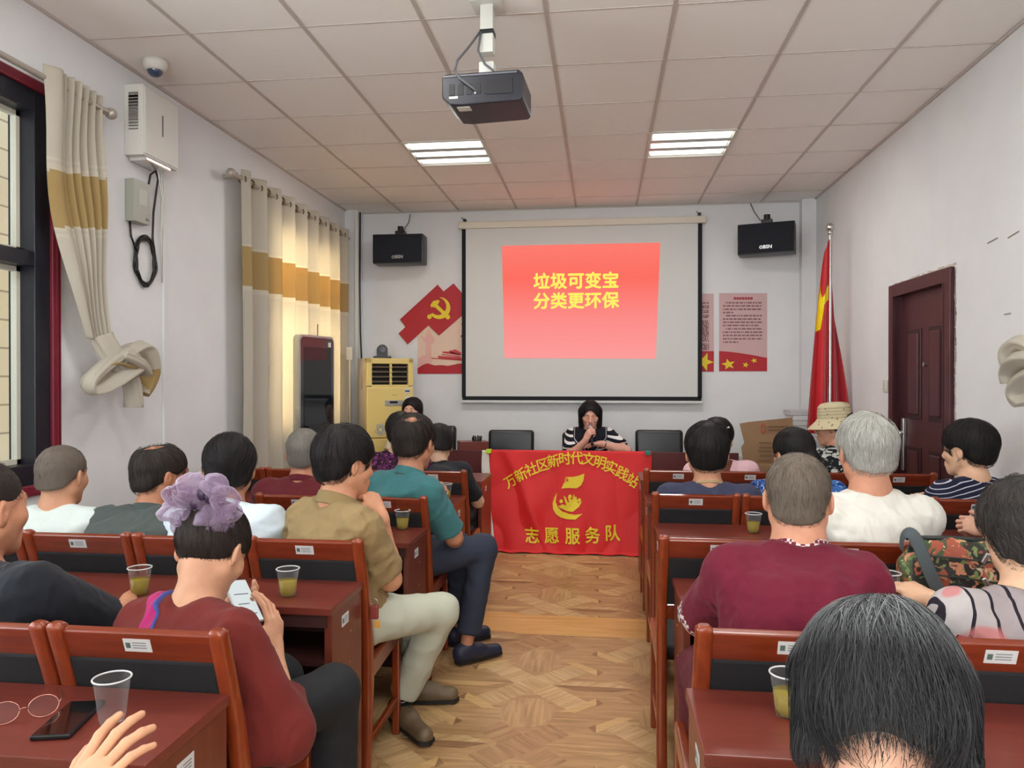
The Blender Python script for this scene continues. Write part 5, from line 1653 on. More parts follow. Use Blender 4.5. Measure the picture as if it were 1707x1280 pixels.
    for s_ in (-1, 1):
        S_, E, W_ = arms[s_]
        af = F()
        if sleeve <= 1.0:
            en = S_ + (E - S_) * sleeve; af.add(cone(S_, S_ + (E - S_) * (sleeve + .12), .058 * armr + sleeve_loose * .2, .045 * armr + sleeve_loose), 0)
            af.isect(half(en, unit(E - S_)), .004)
            ax.append((en, unit(E - S_), .045 * armr + sleeve_loose))
        else:
            t_ = sleeve - 1.0; af.add(cone(S_, E, .058 * armr, .045 * armr + sleeve_loose), 0); en = E + (W_ - E) * t_
            af.add(cone(E, E + (W_ - E) * (t_ + .1), .045 * armr + sleeve_loose, .034 + sleeve_loose), .03); af.isect(half(en, unit(W_ - E)), .004)
            ax.append((en, unit(W_ - E), .034 + sleeve_loose))
        shf.add(af, .035)
    nfr = unit(nb - up * .02 - nt)
    if collar: shf.cut(cone(nb + (nt - nb) * 1.5, nb, neckr + .003, neckr - .002), .004)
    else: shf.cut(cone(nb + (nt - nb) * 1.5, nb - up * (.010 + neck_cut), neckr + .010 + neck_cut * .8, neckr + .006 + neck_cut * .5), .006)
    if cy is not None:
        nn = V(0, math.cos(.33), math.sin(.33)); chair = half(V(0, cy - .004, .715) + nn * .014, -nn); shf.isect(chair, .012)
    n1 = sines(seed, 5, 38, fold_dir); n2 = sines(seed + 50, 6, 95, fold_dir); folds *= 1.5
    armp = [Sh[s_] - up * .07 for s_ in (-1, 1)] + [P0 + up * .08]
    def fold(P):
        w = .42 + sum(np.exp(-((P - a_) ** 2).sum(1) / .016) for a_ in armp)
        r = 1 - 2 * np.abs(n1(P)); r2 = 1 - 2 * np.abs(n2(P))
        return -folds * np.clip(w, 0, 1.5) * (np.maximum(r, -.2) * .9 + .30 * r2)
    shf.disp(fold)
    pts_ = [P0 + V(0, 0, -.1) + TR[:, 0] * .22, P0 - TR[:, 0] * .22, nb, Sh[1], Sh[-1], P0 - fw * .18, P0 + fw * (.18 + belly)] + [a_[0] for a_ in ax] + [arms[s_][1] for s_ in (-1, 1) if sleeve > .8]
    lo, hi = bbox_of(pts_, .085)
    lo[2] = min(lo[2], (P0 + up * (hem * k))[2] - .02)
    pv, pq = polygonise(shf, lo, hi, res)
    q = to_local(pv.copy()); arm_id = np.zeros(len(pv))
    me, Vv = np_mesh(shirt_name, [(pv - o3, pq)])
    a = me.attributes.new('rest', 'FLOAT_VECTOR', 'POINT'); a.data.foreach_set('vector', q.astype(np.float32).ravel())
    sh_o = link(shirt_name, me, shirt, root)
    info = dict(root=root, H=H, HR=HR, hs=hs, P0=P0, TR=TR, up=up, nb=nb, nt=nt, arms=arms, to_world=to_world, o3=o3, shirt=sh_o, body=body_o, k=k, Sh=Sh, cuffs=ax, fw=fw, shf=shf, L=L, to_local=to_local, res=res, lo=lo, hi=hi)
    if collar:
        cf_ = F(); nd = unit(nt - nb); R_ = basis(unit(TR[:, 1] - nd * (TR[:, 1] @ nd)), nd)
        c0 = nb + nd * (collar.get('h', .006)); hh = collar.get('w', .030); rr = neckr + collar.get('r', .012)
        def cfun(P):
            q = (P - c0) @ R_; rad = np.sqrt((q[:, 0] / 1.08) ** 2 + ((q[:, 1] - .006) / 1.0) ** 2)
            slope = -q[:, 1] * .30
            zz = q[:, 2] - slope; tgt = rr - zz * .25
            return smax(np.abs(rad - tgt) - collar.get('t', .0048), np.abs(zz + .010) - hh * .62, .004)
        lo, hi = bbox_of([c0], rr + .05)
        v, qd = polygonise(cfun, lo, hi, .0045)
        me, _ = np_mesh('collar', [(v - o3, qd)])
        a = me.attributes.new('rest', 'FLOAT_VECTOR', 'POINT'); a.data.foreach_set('vector', to_local(v.copy()).astype(np.float32).ravel())
        link('collar', me, collar.get('m', shirt), sh_o)
    # ---- trousers, shoes
    tf = F()
    tf.add(torso(.004, -.11, .04), 0)
    for s_ in (-1, 1):
        h_, kn, an, toe = L[s_]; tf.add(cone(h_, kn, .086, .066), .04)
        g_ = F(); g_.add(cone(kn, an - (kn - an) * .15, .068, .056), 0).isect(half(an + (kn - an) * (.10 if legs else .02), an - kn), .004); tf.add(g_, .03)
    if not skirt:
        tf.disp(lambda P, n3=sines(seed + 9, 5, 40): -.004 * (1 - 2 * np.abs(n3(P))))
    if cy is not None: tf.isect(chair, .01)
    lo, hi = bbox_of([P0 - V(.2, .2, .1)] + [x for s_ in (-1, 1) for x in L[s_][:3]], .09)
    v, qd = polygonise(tf, lo, hi, .013 if not legs else .008)
    me, _ = np_mesh('trousers', [(v - o3, qd)])
    tm = trouser_mat or mat('trousers_%d_%d_%d' % tuple(trouser), trouser, rough=.85, bump=.2, bscale=300)
    info['trousers'] = link('trousers', me, tm, root)
    for s_ in (-1, 1):
        h_, kn, an, toe = L[s_]; d = unit((toe - an) * V(1, 1, 0)); sf = F()
        heel = an + V(0, 0, 0) - d * .035; heel[2] = .038 + (an[2] - .09); tt = toe.copy(); 
        sf.add(cone(heel, tt, .039, .034), 0); sf.add(cone(heel + V(0, 0, .02), (heel + tt) / 2 + V(0, 0, .012), .036, .036), .02); sf.add(cone(an + V(0, 0, -.03), an + d * .07 + V(0, 0, -.045), .038, .030), .02)
        bz = an[2] - .09
        sf.isect(half((0, 0, bz + .006), (0, 0, -1)), .004)
        v, qd = polygonise(sf, *bbox_of([heel, tt, an], .06), .008 if not legs else .005)
        me, _ = np_mesh('shoe', [(v - o3, qd)])
        so = link('shoe', me, mat('shoe_%d_%d_%d' % tuple(shoes), shoes, rough=.5), root); info['shoe%d' % s_] = so
        so_m = MB(); 
        a0 = heel - d * .02; a1 = tt + d * .02; rt_ = np.cross(d, V(0, 0, 1))
        pts2 = [a0 - d * .015, a0 + rt_ * .032, (a0 + a1) / 2 + rt_ * .036, a1 + rt_ * .034, a1 + d * .018, a1 - rt_ * .034, (a0 + a1) / 2 - rt_ * .030, a0 - rt_ * .032]
        lo_ = [so_m.bm.verts.new(Vector(p - o3) * 1.0) for p in pts2]
        for vv_ in lo_: vv_.co.z = bz + .001
        hi_ = [so_m.bm.verts.new((vv_.co.x, vv_.co.y, bz + .016)) for vv_ in lo_]
        so_m.bm.faces.new(lo_); so_m.bm.faces.new(hi_[::-1])
        for i in range(8): so_m.bm.faces.new((lo_[i], lo_[(i + 1) % 8], hi_[(i + 1) % 8], hi_[i]))
        so_m.obj('sole', mat('sole_dark', (26, 25, 26), rough=.7), so)
    # ---- hair
    if hair: add_hair(info, hair, seed)
    PEOPLE.append(info)
    return info


def smaxf(a, b): return lambda P: np.maximum(a(P), b(P))


def add_hair(info, hr_, seed):
    H, HR, hs, o3 = info['H'], info['HR'], info['hs'], info['o3']
    st = hr_.get('style', 'short'); f = hr_['field'] if 'field' in hr_ else hair_style(st, hr_.get('t'))
    ns = sines(seed + 3, 6, hr_.get('nf', 90), (1, 1, .35)); amp = hr_.get('amp', .0022)
    def lf(P): return f(P) - amp * ns(P)
    if hr_.get('bald'):
        c, r = hr_['bald']; f0 = lf
        lf = lambda P, f0=f0, c=c, r=r: smax(f0(P), -ell(c, r)(P), .028)
    wf = frame_field(lf, H, HR, hs)
    fs = F(); fs.ops = [o_ for o_ in f.ops if o_[0] == 0]; sf_ = frame_field(lambda P: fs(P) - amp * ns(P), H, HR, hs) if hr_.get('spill', True) else wf
    ext = hr_.get('ext', ((-.11, -.135, -.11), (.11, .12, .15)))
    lo, hi = bbox_of([H + HR @ (V(a, b, c) * hs) for a in (ext[0][0], ext[1][0]) for b in (ext[0][1], ext[1][1]) for c in (ext[0][2], ext[1][2])], .0)
    v, q = polygonise(wf, lo, hi, hr_.get('res', .0045))
    parts = [(v, q)]; sh = [np.full(len(v), hr_.get('base', .3))]
    if hr_.get('n', 1800):
        r = strands(sf_, v, hr_.get('n', 1800), hr_.get('len', .045), seed, H, HR, hs, crown=hr_.get('crown', (0.01, -.055, .112)), lift=hr_.get('lift', .003), width=hr_.get('w', .0013),
                    grey=hr_.get('grey', .2), swirl=hr_.get('swirl', .4), gravity=hr_.get('gravity', .4), keep=hr_.get('keep'), flow=hr_.get('flow'), spread=hr_.get('spread', .5), steps=hr_.get('steps', 5), bald=hr_.get('bald'), shade_fn=hr_.get('shade_fn'), clip=hr_.get('clip'), len_fn=hr_.get('len_fn'))
        if r: parts.append((r[0], r[1])); sh.append(r[2])
    if hr_.get('sparse'):     # thin hairs over a bald patch
        n_, keep_ = hr_['sparse']
        hf_ = frame_field(head_field(False), H, HR, hs)
        hv, _q = polygonise(hf_, lo, hi, .006)
        r = strands(hf_, hv, n_, hr_.get('len', .045), seed + 1, H, HR, hs, crown=hr_.get('crown', (0.01, -.055, .112)), lift=.004, width=hr_.get('w', .0011) * .9, grey=hr_.get('grey', .2), keep=keep_, gravity=.3)
        if r: parts.append((r[0], r[1])); sh.append(r[2])
    me, _ = np_mesh('hair', [(a - o3, b) for a, b in parts])
    a = me.attributes.new('shade', 'FLOAT', 'POINT'); a.data.foreach_set('value', np.concatenate(sh).astype(np.float32))
    info['hair'] = link('hair', me, hr_['m'], info['root'])
# ================================================================ the people
def A(px, py, Y): return np.array(atY(px, py, Y))
def cloth_folds(N):
    """soft creases of worn cloth plus its weave"""
    mp = N.coord((1, 1, .55)); n1 = N.n('ShaderNodeTexNoise', Scale=9.0, Detail=3.0, Roughness=.5, Distortion=1.8); N.l(mp, 0, n1, 'Vector')
    try: n1.noise_type = 'RIDGED_MULTIFRACTAL'
    except Exception: pass
    n2 = N.n('ShaderNodeTexNoise', Scale=420.0, Detail=2.0); N.l(mp, 0, n2, 'Vector')
    b1 = N.t.nodes.new('ShaderNodeBump'); b1.inputs['Strength'].default_value = .8; b1.inputs['Distance'].default_value = .012; N.l(n1, 'Fac', b1, 'Height')
    b2 = N.t.nodes.new('ShaderNodeBump'); b2.inputs['Strength'].default_value = .25; b2.inputs['Distance'].default_value = .001; N.l(n2, 'Fac', b2, 'Height'); N.l(b1, 'Normal', b2, 'Normal'); N.l(b2, 'Normal', N.b, 'Normal')
def cloth(name, c, rough=.85, sheen=.08):
    if 'cloth_' + name in _M: return _M['cloth_' + name]
    N = NT('cloth_' + name); N.b.inputs['Base Color'].default_value = lin(c); N.b.inputs['Roughness'].default_value = rough
    N.b.inputs['Sheen Weight'].default_value = sheen; N.b.inputs['Specular IOR Level'].default_value = .25; cloth_folds(N); _M['cloth_' + name] = N.m; return N.m
def rest_nodes(name, rough=.85):
    N = NT(name); a = N.n('ShaderNodeAttribute', attribute_name='rest'); sp = N.n('ShaderNodeSeparateXYZ'); N.l(a, 'Vector', sp, 0)
    N.b.inputs['Roughness'].default_value = rough; N.b.inputs['Specular IOR Level'].default_value = .25; cloth_folds(N)
    return N, a, sp
def stripe_mat(name, c1, c2, period, width, comp='Z', curve=.0, rough=.85):
    N, a, sp = rest_nodes(name, rough)
    m1 = N.n('ShaderNodeMath', operation='MULTIPLY'); m1.inputs[1].default_value = 1 / period; N.l(sp, comp, m1, 0)
    if curve:
        q = N.n('ShaderNodeMath', operation='ABSOLUTE'); N.l(sp, 'X', q, 0)
        q2 = N.n('ShaderNodeMath', operation='MULTIPLY_ADD'); q2.inputs[1].default_value = curve / period; N.l(q, 0, q2, 0); N.l(m1, 0, q2, 2); m1 = q2
    fr = N.n('ShaderNodeMath', operation='FRACT'); N.l(m1, 0, fr, 0)
    r = N.ramp(fr, 0, [(0, lin(c1)), (1 - width, lin(c2))], 'CONSTANT'); N.l(r, 'Color', N.b, 'Base Color'); return N.m
def blotch_mat(name, base, cols, scale, thr=.5, rough=.85, detail=2.0, coord='rest'):
    """printed cloth: irregular patches of several colours on a ground"""
    N, a, sp = rest_nodes(name, rough)
    prev = None
    for i, (c, s_, t_) in enumerate(cols):
        mp = N.t.nodes.new('ShaderNodeMapping'); mp.inputs['Location'].default_value = (i * 3.7, i * 1.9, i * 5.1); N.l(a, 'Vector', mp, 'Vector')
        nz = N.n('ShaderNodeTexNoise', Scale=s_, Detail=detail, Roughness=.6, Distortion=.8); N.l(mp, 0, nz, 'Vector')
        r = N.ramp(nz, 'Fac', [(0, (0, 0, 0, 1)), (t_, (0, 0, 0, 1)), (min(t_ + .015, 1), (1, 1, 1, 1))])
        mx = N.t.nodes.new('ShaderNodeMixRGB'); mx.inputs[2].default_value = lin(c); N.l(r, 'Color', mx, 0)
        if prev is None: mx.inputs[1].default_value = lin(base)
        else: N.l(prev, 0, mx, 1)
        prev = mx
    N.l(prev, 0, N.b, 'Base Color'); return N.m
def check_mat(name, c1, c2, s_):
    N, a, sp = rest_nodes(name); ck = N.n('ShaderNodeTexChecker', Scale=s_); ck.inputs['Color1'].default_value = lin(c1); ck.inputs['Color2'].default_value = lin(c2)
    N.l(a, 'Vector', ck, 'Vector'); N.l(ck, 'Color', N.b, 'Base Color'); return N.m

H_BLACK = hair_mat('black', (16, 15, 17), (58, 54, 54)); H_BLACK2 = hair_mat('black_soft', (22, 19, 19), (74, 64, 58))
H_GREYBR = hair_mat('grey_brown', (66, 58, 50), (150, 138, 124)); H_GREY = hair_mat('salt_pepper', (24, 25, 27), (160, 166, 168))
H_WHITE = hair_mat('white_grey', (130, 130, 124), (224, 224, 216)); H_STUB = hair_mat('stubble', (84, 76, 70), (130, 118, 106))
H_MID = hair_mat('mid_grey', (82, 80, 76), (166, 160, 150))
SK1, SK2, SK3, SK4 = (190, 140, 110), (206, 160, 130), (176, 122, 92), (214, 172, 144)
LROW = [b + .022 + .22 for a, b in LDESK[:4]]; RROW = [b + .022 + .22 for a, b in RDESK[:4]]
HZ = .545
def hipp(px, Y, z=HZ, dx=0): a = atY(px, 900, Y); return np.array([a.x + dx, Y, z])

# --- window side, rearmost row
m_black_t = cloth('black_tee', (28, 32, 40))
p1 = person('person in a dark tee with shaved hair, cut by the left picture edge', hipp(60, 1.80), A(-32, 852, 1.86), cy=LROW[0] - .22, yaw=-.1, hyaw=-.16, hpitch=-.05, hs=1.15, skin=(198, 142, 112), fat=.006,
            sw=.195, bulk=1.08, bend=-.04, shirt=m_black_t, sleeve=.82, sleeve_loose=.026, wr=A(215, 1003, 2.20), hr={}, pr=(.6, -.1, -.5), wl=A(-60, 1010, 2.2), seed=11, armr=1.1, neckr=.062, folds=.006,
            hair=dict(style='buzz', t=.004, m=H_BLACK2, n=2600, len=.012, lift=.003, w=.0010, amp=.0008, grey=.4))
# woman with the lilac scrunchie
m_blouse = cloth('brick_blouse', (108, 38, 34), sheen=.05)
kneeR = A(555, 1205, 2.02); kneeR[2] = .54
kneeL = np.array([-.95, 2.08, .54])
H10 = A(352, 922, 1.86)
p10 = person('person in a brick red blouse with a lilac scrunchie, looking down at a phone', hipp(362, 1.76), H10, cy=LROW[0] - .22, yaw=-.28, hyaw=-.10, hpitch=-.62, hs=1.02, skin=(206, 158, 128),
             sw=.150, bulk=1.0, bend=-.07, shirt=m_blouse, sleeve=1.42, sleeve_loose=.024, wr=A(455, 1092, 1.94), hr=dict(curl=(.30, .35, .4, .5), spread=.12, thumb=.6, tout=.5), hand_dir_r=(-.12, .35, .85), palm_r=(-.9, .2, .1),
             pr=(.55, -.2, -1), wl=A(352, 1048, 1.98), hl=dict(curl=(.4, .5, .5, .5), thumb=.3, tout=.7), hand_dir_l=(.75, .5, .35), palm_l=(.2, -.2, 1), pl=(-.6, -.1, -.7), seed=12, folds=.007, fold_dir=(1, 1, .5),
             legs={1: (kneeR, kneeR + V(.0, .02, -.42), kneeR + V(.04, .18, -.50)), -1: (kneeL, kneeL + V(.0, .02, -.42), kneeL + V(.02, .18, -.50))}, trouser=(20, 24, 28), neck_cut=.0, neckr=.047,
             hair=dict(style='short', t=.012, m=H_BLACK2, n=2600, len=.05, lift=.003, crown=(0, -.02, -.05), gravity=0, swirl=.05, flow=lambda L: V(0, -.075, .085) - L, grey=.15, amp=.0014,
                       field=F().add(ell((0, -.014, .038), (.087, .108, .094)), 0).isect(half((0, -.09, -.062), (0, .62, -1)), .006).cut(ell((.088, .010, -.014), (.024, .036, .038)), .008).cut(ell((-.088, .010, -.014), (.024, .036, .038)), .008).cut(ell((0, .115, -.02), (.07, .052, .088)), .012).add(ell((0, -.085, .098), (.034, .034, .030)), .02)))
# --- window side, second row
m_w1 = cloth('cool_white_tee', (204, 214, 212)); 
p2 = person('person in a white tee with cropped grey hair, nearest the left window', hipp(98, 2.72), A(104, 795, 2.80), cy=LROW[1] - .22, yaw=.1, hyaw=.05, hpitch=-.1, hs=1.04, skin=(196, 146, 116), sw=.165, bulk=1.05, bend=-.06, shirt=m_w1,
            sleeve=.7, sleeve_loose=.02, seed=21, folds=.008, hair=dict(style='buzz', t=.005, m=H_STUB, n=2200, len=.012, lift=.002, w=.0011, amp=.0006, grey=.5))
m_gg = cloth('grey_green_polo', (74, 82, 80))
p3 = person('person in a dark grey-green polo, dark hair bald on top, second from the left window', hipp(235, 2.72), A(268, 795, 2.82), cy=LROW[1] - .22, yaw=-.1, hyaw=-.55, hpitch=-.12, hs=1.06, skin=(188, 132, 102), sw=.172, bulk=1.1, bend=-.07, shirt=m_gg, collar=dict(w=.034),
            sleeve=.75, sleeve_loose=.02, seed=22, folds=.008, hair=dict(style='short', t=.009, m=H_BLACK2, n=2400, len=.035, bald=((.0, -.045, .122), (.034, .045, .024)), sparse=(500, lambda L: (L[:, 2] > .085) & (np.abs(L[:, 0]) < .05)), grey=.1))
m_lb = cloth('pale_blue_polo', (208, 222, 232))
p4 = person('person in a pale blue-white polo with slicked black hair beyond the lilac scrunchie', hipp(402, 2.70), A(383, 785, 2.78), cy=LROW[1] - .22, yaw=0, hyaw=.42, hpitch=-.1, hs=1.07, skin=(192, 138, 108), sw=.178, bulk=1.12, bend=-.05, shirt=m_lb, collar=dict(w=.036),
            sleeve=.78, sleeve_loose=.022, seed=23, folds=.006, hair=dict(style='short', t=.016, m=H_BLACK, n=3400, len=.07, crown=(0, .08, .10), gravity=.2, swirl=0, grey=.12, amp=.003, lift=.004, nf=120))
m_kh = cloth('khaki_polo', (146, 124, 86), sheen=.05)
H6 = A(576, 775, 2.66); kn6 = A(735, 1018, 2.92); an6 = np.array(atZ(668, 1168, .10)); kn6b = A(690, 1035, 3.02)
t6 = np.array(atZ(708, 1226, .035)); h6 = np.array(atZ(655, 1215, .0))
an6b = np.array([an6[0] + .02, an6[1] + .22, .095]); t6b = an6b + V(.14, .02, -.06)
p6 = person('person in a khaki polo and pale trousers with chin on hand, on the aisle seat', hipp(580, 2.69), H6, cy=LROW[1] - .22, yaw=-.55, hyaw=-.68, hpitch=-.12, hs=1.03, skin=(204, 150, 118), sw=.155, bulk=1.02, bend=-.05, belly=.03, shirt=m_kh, collar=dict(w=.042, r=.012),
            sleeve=.80, sleeve_loose=.024, wr=lambda S: S + V(.035, .13, .015), wl=np.array([-1.10, 2.97, .79]), hr=dict(curl=(1.1, 1.2, 1.3, 1.3), thumb=.8, spread=.03), hand_dir_r=lambda W: H6 + V(.062, .045, -.080) - W, palm_r=(-.8, .5, -.1), pr=(.08, .0, -1), hand_dir_l=(-.4, 1, 0), seed=24, folds=.007, hem=-.16,
            legs={1: (kn6, an6, t6), -1: (kn6b, an6b, t6b)}, trouser=(186, 190, 172), shoes=(104, 88, 66),
            hair=dict(style='thick', t=.021, m=H_BLACK, n=4200, len=.06, gravity=.5, swirl=.35, grey=.08, amp=.003, lift=.004, nf=120))
# --- window side, third row
m_mar = cloth('maroon_polo', (96, 30, 38))
p5 = person('person in a maroon polo with short grey hair, beyond the khaki polo', hipp(488, 3.62), A(508, 757, 3.66), cy=LROW[2] - .22, yaw=0, hyaw=.12, hs=1.04, skin=(196, 140, 112), sw=.170, bulk=1.1, bend=-.05, shirt=m_mar, collar=dict(w=.03), sleeve=.7, seed=31, folds=.005,
            hair=dict(style='short', t=.007, m=H_MID, n=2200, len=.02, lift=.003, grey=.5))
m_teal = cloth('teal_polo', (60, 112, 116))
H7 = A(691, 740, 3.56); kn7 = A(806, 938, 3.76); kn7[2] = .56
an7 = np.array(atZ(778, 1072, .10)); t7 = np.array(atZ(826, 1083, .03)); kn7b = kn7 + V(-.16, .12, -.02)
p7 = person('person in a teal polo with thinning black hair, holding a plastic cup on the desk', hipp(672, 3.58), H7, cy=LROW[2] - .22, yaw=-.45, hyaw=-.22, hpitch=-.12, hs=1.12, skin=(196, 140, 110), sw=.148, bulk=1.05, bend=-.07, shirt=m_teal, collar=dict(w=.038),
            sleeve=.85, sleeve_loose=.024, wr=A(758, 905, 3.78), hr=dict(curl=(.5, .5, .5, .5)), hand_dir_r=(.5, .8, -.1), palm_r=(-.1, 0, -1), pr=(.6, -.5, -.6),
            wl=A(704, 822, 3.98), hl=dict(curl=(.7, .75, .8, .85), thumb=.7, spread=.08, tout=.7), hand_dir_l=(.9, .35, .12), palm_l=(.3, -.8, -.35), pl=(-.2, -.5, -.9), seed=32, folds=.007,
            legs={1: (kn7, an7, t7), -1: (kn7b, V(kn7b[0], kn7b[1] + .05, .095), V(kn7b[0] + .12, kn7b[1] + .16, .035))}, trouser=(44, 52, 70), shoes=(36, 42, 64),
            hair=dict(style='short', t=.013, m=H_BLACK2, n=3600, len=.045, bald=((.010, -.066, .112), (.030, .028, .032)), sparse=(500, lambda L: (L[:, 2] > .08) & (np.abs(L[:, 0]) < .05)), grey=.12))
# --- window side, front row
m_pf = blotch_mat('purple_floral', (44, 22, 40), [((116, 46, 104), 40, .55), ((206, 150, 190), 60, .66)], 40)
p15b = person('person in a purple floral blouse half hidden behind the teal polo', hipp(642, 4.66), A(668, 722, 4.72), cy=LROW[3] - .22, yaw=0, hyaw=.1, hs=1.02, skin=(216, 180, 150), sw=.160, shirt=m_pf, sleeve=.7, seed=41, neck_cut=.02,
              hair=dict(style='crop', t=.016, m=H_BLACK, n=1200, len=.05, grey=.05))
m_bk = cloth('black_top', (32, 34, 40))
p8 = person('person in a black top with bowed head, in the front row beside the aisle', hipp(728, 4.66), A(730, 744, 4.86), cy=LROW[3] - .22, yaw=-.05, hyaw=.5, hpitch=-.45, hroll=-.1, hs=1.05, skin=(214, 176, 148), sw=.165, bend=-.08, shirt=m_bk, sleeve=.8, seed=42,
            hair=dict(style='crop', t=.018, m=H_BLACK, n=1400, len=.06, grey=.05))
# --- at the head table
m_cr = cloth('cream_blouse', (220, 206, 180))
p9 = person('person with short black hair facing the audience, mostly hidden behind the teal polo', np.array([atY(686, 700, 6.86).x, 6.93, .53]), A(687, 686, 6.78), yaw=PI, hyaw=PI - .1, hs=1.0, skin=(222, 176, 154), sw=.155, shirt=m_cr, sleeve=.7, seed=51,
            hair=dict(style='crop', clip='face', t=.016, m=H_BLACK, n=1200, len=.06, grey=.05, field=F().add(ell((0, -.016, .045), (.095, .110, .092)), 0).add(cone((-.080, -.01, .02), (-.084, -.01, -.055), .022, .018), .02).add(cone((.080, -.01, .02), (.084, -.01, -.055), .022, .018), .02).cut(ell((0, .130, -.030), (.074, .090, .112)), .012).isect(half((0, -.1, -.075), (0, .2, -1)), .006)))
Hs = A(984, 692, 6.78)
N, a_, sp_ = rest_nodes('sailor_stripe')
m1 = N.n('ShaderNodeMath', operation='MULTIPLY'); m1.inputs[1].default_value = 1 / .048; N.l(sp_, 'Z', m1, 0)
fr = N.n('ShaderNodeMath', operation='FRACT'); N.l(m1, 0, fr, 0); r_ = N.ramp(fr, 0, [(0, lin((22, 24, 34))), (.62, lin((226, 226, 228)))], 'CONSTANT'); N.l(r_, 'Color', N.b, 'Base Color')
m_sail = N.m; m_navy = cloth('navy_collar', (24, 27, 38))
p0 = person('person in a black and white striped sailor top speaking into a microphone', np.array([Hs[0] + .0, 6.94, .52]), Hs, yaw=PI, hyaw=PI + .03, hpitch=-.30, lids=True, hs=1.0, skin=(222, 172, 152), sw=.160, bulk=.95, bend=-.05, shirt=m_sail, sleeve=.72, sleeve_loose=.024, neckr=.048,
            neck_cut=.01, wr=Hs + V(-.040, -.225, -.215), hr=dict(curl=(1.0, 1.1, 1.1, 1.1), thumb=.9, spread=.02), hand_dir_r=(.35, -.25, .75), palm_r=(.7, .5, -.1), pr=(-.6, .1, -.9), wl=np.array([Hs[0] + .10, 6.60, HT + .032]), hl=dict(curl=(.15, .2, .2, .25), spread=.04), hand_dir_l=(-1, -.15, 0), palm_l=(0, 0, -1), pl=(.9, .2, -.3), seed=52, folds=.004, res=.006,
            hair=dict(m=H_BLACK, clip='face', n=3600, len=.10, grey=.04, gravity=1.2, swirl=0, amp=.0014, steps=6, crown=(0, -.01, .12), ext=((-.13, -.14, -.13), (.13, .13, .15)),
                      field=F().add(ell((0, -.012, .040), (.091, .110, .094)), 0).add(cone((-.072, .0, .04), (-.082, .012, -.095), .034, .024), .03).add(cone((.072, .0, .04), (.082, .012, -.095), .034, .024), .03).add(ell((0, -.06, -.03), (.085, .058, .085)), .03)
                      .cut(ell((.004, .130, -.030), (.076, .100, .118)), .010).isect(half((0, 0, -.105), (0, 0, -1)), .01)))

# --- door side, rearmost row (and the head nearest the camera)
m_rp = cloth('wine_polo', (104, 24, 46), sheen=.05); m_ck = check_mat('check_trim', (212, 200, 196), (110, 40, 58), 90)
H18 = A(1330, 834, 2.08)
p18 = person('person in a wine red polo with check trim and thinning brown hair', np.array([.405, 1.92, HZ]), H18, cy=RROW[0] - .22, yaw=-.06, hyaw=-.24, hpitch=-.08, hs=1.0, skin=(202, 148, 120), sw=.152, bulk=1.08, belly=.03, bend=-.07, shirt=m_rp, collar=dict(w=.034, m=m_ck, r=.010),
             sleeve=.92, sleeve_loose=.018, wl=np.array([.50, 2.28, .79]), hl=dict(curl=(.4, .4, .4, .4)), hand_dir_l=(.9, .4, 0), pl=(-.9, -.1, -.45), seed=61, folds=.007, armr=1.08, neckr=.062, trouser=(92, 28, 38),
             hair=dict(style='short', t=.006, m=H_GREYBR, n=4200, len=.022, lift=.003, w=.0010, grey=.35, amp=.001, shade_fn=lambda L: .7 + .8 * np.clip((L[:, 2] - .06) / .06, 0, 1)))
for en, d, r in p18['cuffs']:
    c = cone(en - d * .018, en - d * .001, r + .0035, r + .0035)
    fld = lambda P, c=c, en=en, d=d: np.maximum(np.maximum(c(P), -(c(P) + .006)), np.maximum((P - en) @ d, -(P - (en - d * .03)) @ d))
    v, q = polygonise(fld, *bbox_of([en], .12), .004)
    me, _ = np_mesh('cuff', [(v - p18['o3'], q)]); a = me.attributes.new('rest', 'FLOAT_VECTOR', 'POINT'); a.data.foreach_set('vector', v.astype(np.float32).ravel())
    link('cuff', me, m_ck, p18['shirt'])
N, a_, sp_ = rest_nodes('patchwork_blouse')
bk = N.n('ShaderNodeTexBrick', Scale=1.0); bk.inputs['Brick Width'].default_value = .050; bk.inputs['Row Height'].default_value = .045; bk.inputs['Mortar Size'].default_value = .004; bk.offset = 0
bk.inputs['Color1'].default_value = lin((176, 170, 170)); bk.inputs['Color2'].default_value = lin((150, 140, 142)); bk.inputs['Mortar'].default_value = lin((34, 28, 40))
cb = N.n('ShaderNodeCombineXYZ'); N.l(sp_, 'X', cb, 'X'); mz = N.n('ShaderNodeMath', operation='MULTIPLY'); mz.inputs[1].default_value = .12; N.l(sp_, 'Z', mz, 0); N.l(mz, 0, cb, 'Y'); N.l(cb, 0, bk, 'Vector')
ck = N.n('ShaderNodeTexBrick', Scale=1.0); ck.inputs['Brick Width'].default_value = .022; ck.inputs['Row Height'].default_value = .014; ck.inputs['Mortar Size'].default_value = .001
ck.inputs['Color1'].default_value = lin((196, 96, 104)); ck.inputs['Color2'].default_value = lin((226, 180, 176)); ck.inputs['Mortar'].default_value = lin((70, 30, 44))
cb2 = N.n('ShaderNodeCombineXYZ'); N.l(sp_, 'X', cb2, 'X'); N.l(sp_, 'Z', cb2, 'Y'); N.l(cb2, 0, ck, 'Vector')
rz = N.ramp(sp_, 'Z', [(0, (1, 1, 1, 1)), (.41, (1, 1, 1, 1)), (.415, (0, 0, 0, 1))], 'CONSTANT')
nz = N.n('ShaderNodeTexNoise', Scale=9.0, Detail=1.0); N.l(a_, 'Vector', nz, 'Vector'); rn = N.ramp(nz, 'Fac', [(.60, (0, 0, 0, 1)), (.66, (.8, .8, .8, 1))])
